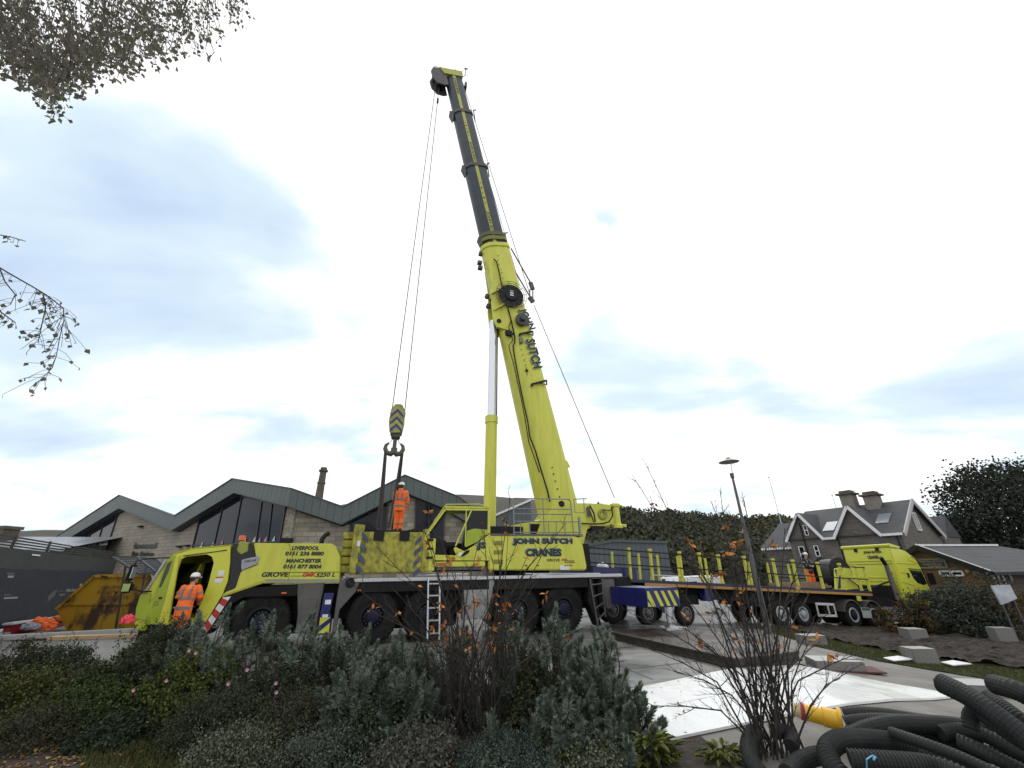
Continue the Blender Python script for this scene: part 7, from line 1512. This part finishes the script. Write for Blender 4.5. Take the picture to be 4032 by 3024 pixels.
sprig([(-80, 1010), (0, 1055), (60, 1090), (130, 1130), (180, 1160), (220, 1190), (250, 1215), (252, 1260), (235, 1330), (222, 1400), (205, 1450), (160, 1495)], 75, 2.3, .055)
sprig([(0, 1060), (20, 1110), (60, 1160), (40, 1200)], 10, 2.35, .05); sprig([(170, 1160), (180, 1210), (160, 1300), (150, 1350)], 30, 2.3, .05); sprig([(-30, 1180), (5, 1230), (60, 1270)], 10, 2.35, .04)
sprig([(120, 350), (200, 420), (215, 450)], 16, 1.9, .03)
D = np.array(D); D /= np.linalg.norm(D, axis=1)[:, None]; P = np.array(P); s = np.cross(D, unit(len(P))); s /= np.linalg.norm(s, axis=1)[:, None]; Lf = .033*nrg.uniform(.7, 1.25, len(P))[:, None]
V = np.stack([P, P+D*Lf*.35+s*Lf*.42, P+D*Lf, P+D*Lf*.35-s*Lf*.42], 1)
mb.build('trunk', mat('birch_bark', (.45, .43, .40), .8, c2=(.08, .07, .06), scale=3, lo=.3, hi=.45), bt); tw.build('sprig', TWIG, bt, fix=False); tw2.build('twigs', TWIG, bt, fix=False); quads('leaves', V, BL, bt)
# broad-leaved plant and strap leaves at the bottom, fallen leaves, grass
BRD = mat('yellow_green_leaves', (.1, .15, .02), .5, island=[(.05, .075, .015), (.10, .13, .02), (.16, .17, .03), (.035, .06, .02), (.14, .10, .03)], spec=.4)
def broad(lab, px, Y, top, w, n, lf):
    P0_ = atY(px, top, Y); g = terr(P0_[0]); h = P0_[2]-g; t = thing('leafy_perennial', lab, 'plant', (P0_[0], Y, g)); V = []
    for k in range(n):
        a = rnd.uniform(0, 6.28); r_ = rnd.uniform(.05, 1)*w; b = np.array([math.cos(a)*r_*.6, math.sin(a)*r_*.4, h*rnd.uniform(.1, .9)]); d = np.array([math.cos(a), math.sin(a)*.6-.2, rnd.uniform(-.2, .7)]); d /= np.linalg.norm(d); sd_ = np.cross(d, [0, 0, 1]); sd_ /= np.linalg.norm(sd_); ll = lf*rnd.uniform(.7, 1.3)
        up = np.cross(sd_, d)
        for q in (-1, 1):
            V.append([b, b+d*ll*.35+sd_*q*ll*.24+up*.015, b+d*ll*.75+sd_*q*ll*.18, b+d*ll-up*.03])
    quads('foliage', V, BRD, t); mb = MB()
    for k in range(10): a = rnd.uniform(0, 6.28); mb.tube([(0, 0, 0), (math.cos(a)*w*.3, math.sin(a)*w*.2, h*.7)], .005, 4)
    mb.build('stem', SSTEM, t)
broad('yellow-green broad-leaved plant at the bottom of the bed below the white sheeting', 2560, 5.75, 2890, .42, 150, .13)
broad('low yellow-green clump at the bottom edge right of centre', 2300, 5.7, 2935, .35, 110, .10)
broad('small light green clump at the bottom edge left of the twiggy bush', 1180, 5.75, 2960, .35, 110, .06)
broad('low brown-green plant under the bare shrub at right', 2850, 5.8, 2945, .40, 120, .09)
def scatter(n, poly_px, size, m_, name, lab, cat, up=.03, blades=False, h=.05):
    W_ = G2(poly_px); xs = [p[0] for p in W_]; ys = [p[1] for p in W_]; P = []
    while len(P) < n:
        x = rnd.uniform(min(xs), max(xs)); y = rnd.uniform(min(ys), max(ys))
        if inpoly(x, y, W_): P.append((x, y, terr(x)+up))
    P = np.array(P)
    if blades: D = np.stack([nrg.normal(0, .35, n), nrg.normal(0, .35, n), np.ones(n)], 1); D /= np.linalg.norm(D, axis=1)[:, None]; V = leaves(P, h, h*.16, D)
    else: D = np.stack([nrg.normal(0, 1, n), nrg.normal(0, 1, n), nrg.normal(0, .25, n)], 1); D /= np.linalg.norm(D, axis=1)[:, None]; s = np.cross(D, [0, 0, 1.]); s /= np.linalg.norm(s, axis=1)[:, None]; L_ = size*nrg.uniform(.6, 1.3, n)[:, None]; V = np.stack([P, P+D*L_*.45+s*L_*.3+np.array([0, 0, .006]), P+D*L_, P+D*L_*.45-s*L_*.3+np.array([0, 0, .01])], 1)
    o = quads(name, V, m_); return tag(o, lab, cat, kind='stuff')
FL = mat('fallen_leaves', (.2, .1, .03), .8, island=[(.16, .07, .025), (.28, .16, .05), (.36, .26, .09), (.09, .045, .022), (.20, .08, .04)], spec=.2)
scatter(1500, [(-300, 2880), (300, 2870), (700, 3000), (700, 3150), (-300, 3150)], .055, FL, 'fallen_leaves', 'brown and yellow fallen leaves strewn over the footpath and bed edge', 'fallen leaves')
scatter(260, [(300, 2820), (2700, 2700), (2700, 3100), (300, 3100)], .05, FL, 'fallen_leaves', 'thinly scattered fallen leaves lying among the shrubs', 'fallen leaves', up=.08)
GB = mat('grass_blades', (.05, .09, .02), .8, island=[(.035, .045, .014), (.062, .075, .022), (.085, .09, .032), (.10, .09, .045)], spec=.2)
scatter(26000, [(2960, 2468), (3060, 2467), (3300, 2526), (3600, 2584), (4300, 2670), (4300, 2742), (3800, 2666), (3450, 2606), (3180, 2540)], .03, GB, 'grass', 'short grass growing on the verge between path and mud', 'grass', up=.02, blades=True, h=.055)
scatter(9000, [(350, 2830), (1000, 2850), (1300, 3100), (300, 3100)], .03, GB, 'grass', 'short grass between the path and the front shrubs', 'grass', up=.01, blades=True, h=.09)

def straps(lab, px, py, n, ln, m_):
    b = gnd(px, py); t = thing('strap_leaved_plant', lab, 'plant', tuple(b)); V = []
    for k in range(n):
        a = rnd.uniform(0, 6.28); r_ = rnd.uniform(.1, .55)*ln; L_ = ln*rnd.uniform(.6, 1.1); p0 = np.array([rnd.gauss(0, .05), rnd.gauss(0, .04), 0]); o_ = np.array([math.cos(a), math.sin(a), 0]); sd_ = np.array([-math.sin(a), math.cos(a), 0])*.007; prev = p0
        for i in range(1, 6):
            f = i/5; q = p0+o_*r_*f*f+np.array([0, 0, L_*(f-.35*f**3)]); w0 = 1-.15*(i-1); w1 = 1-.17*i; V.append([prev-sd_*w0, prev+sd_*w0, q+sd_*w1, q-sd_*w1]); prev = q
    quads('blades', V, m_, t)
STP = mat('strap_green', (.08, .11, .02), .6, island=[(.05, .07, .015), (.10, .13, .03), (.14, .15, .04)], spec=.3)
straps('tuft of yellow-green strap leaves among the rose bushes in front of the crane cab', 700, 2800, 46, .75, STP)
straps('tuft of thin strap leaves at the bottom, foot of the twiggy bush', 2110, 2985, 30, .35, STP)
straps('tuft of pale strap leaves at the bottom edge below the front wheel', 1500, 2990, 26, .28, STP)
straps('yellowish strap leaves between the twiggy bush and the spurges', 2160, 2900, 30, .8, STP)
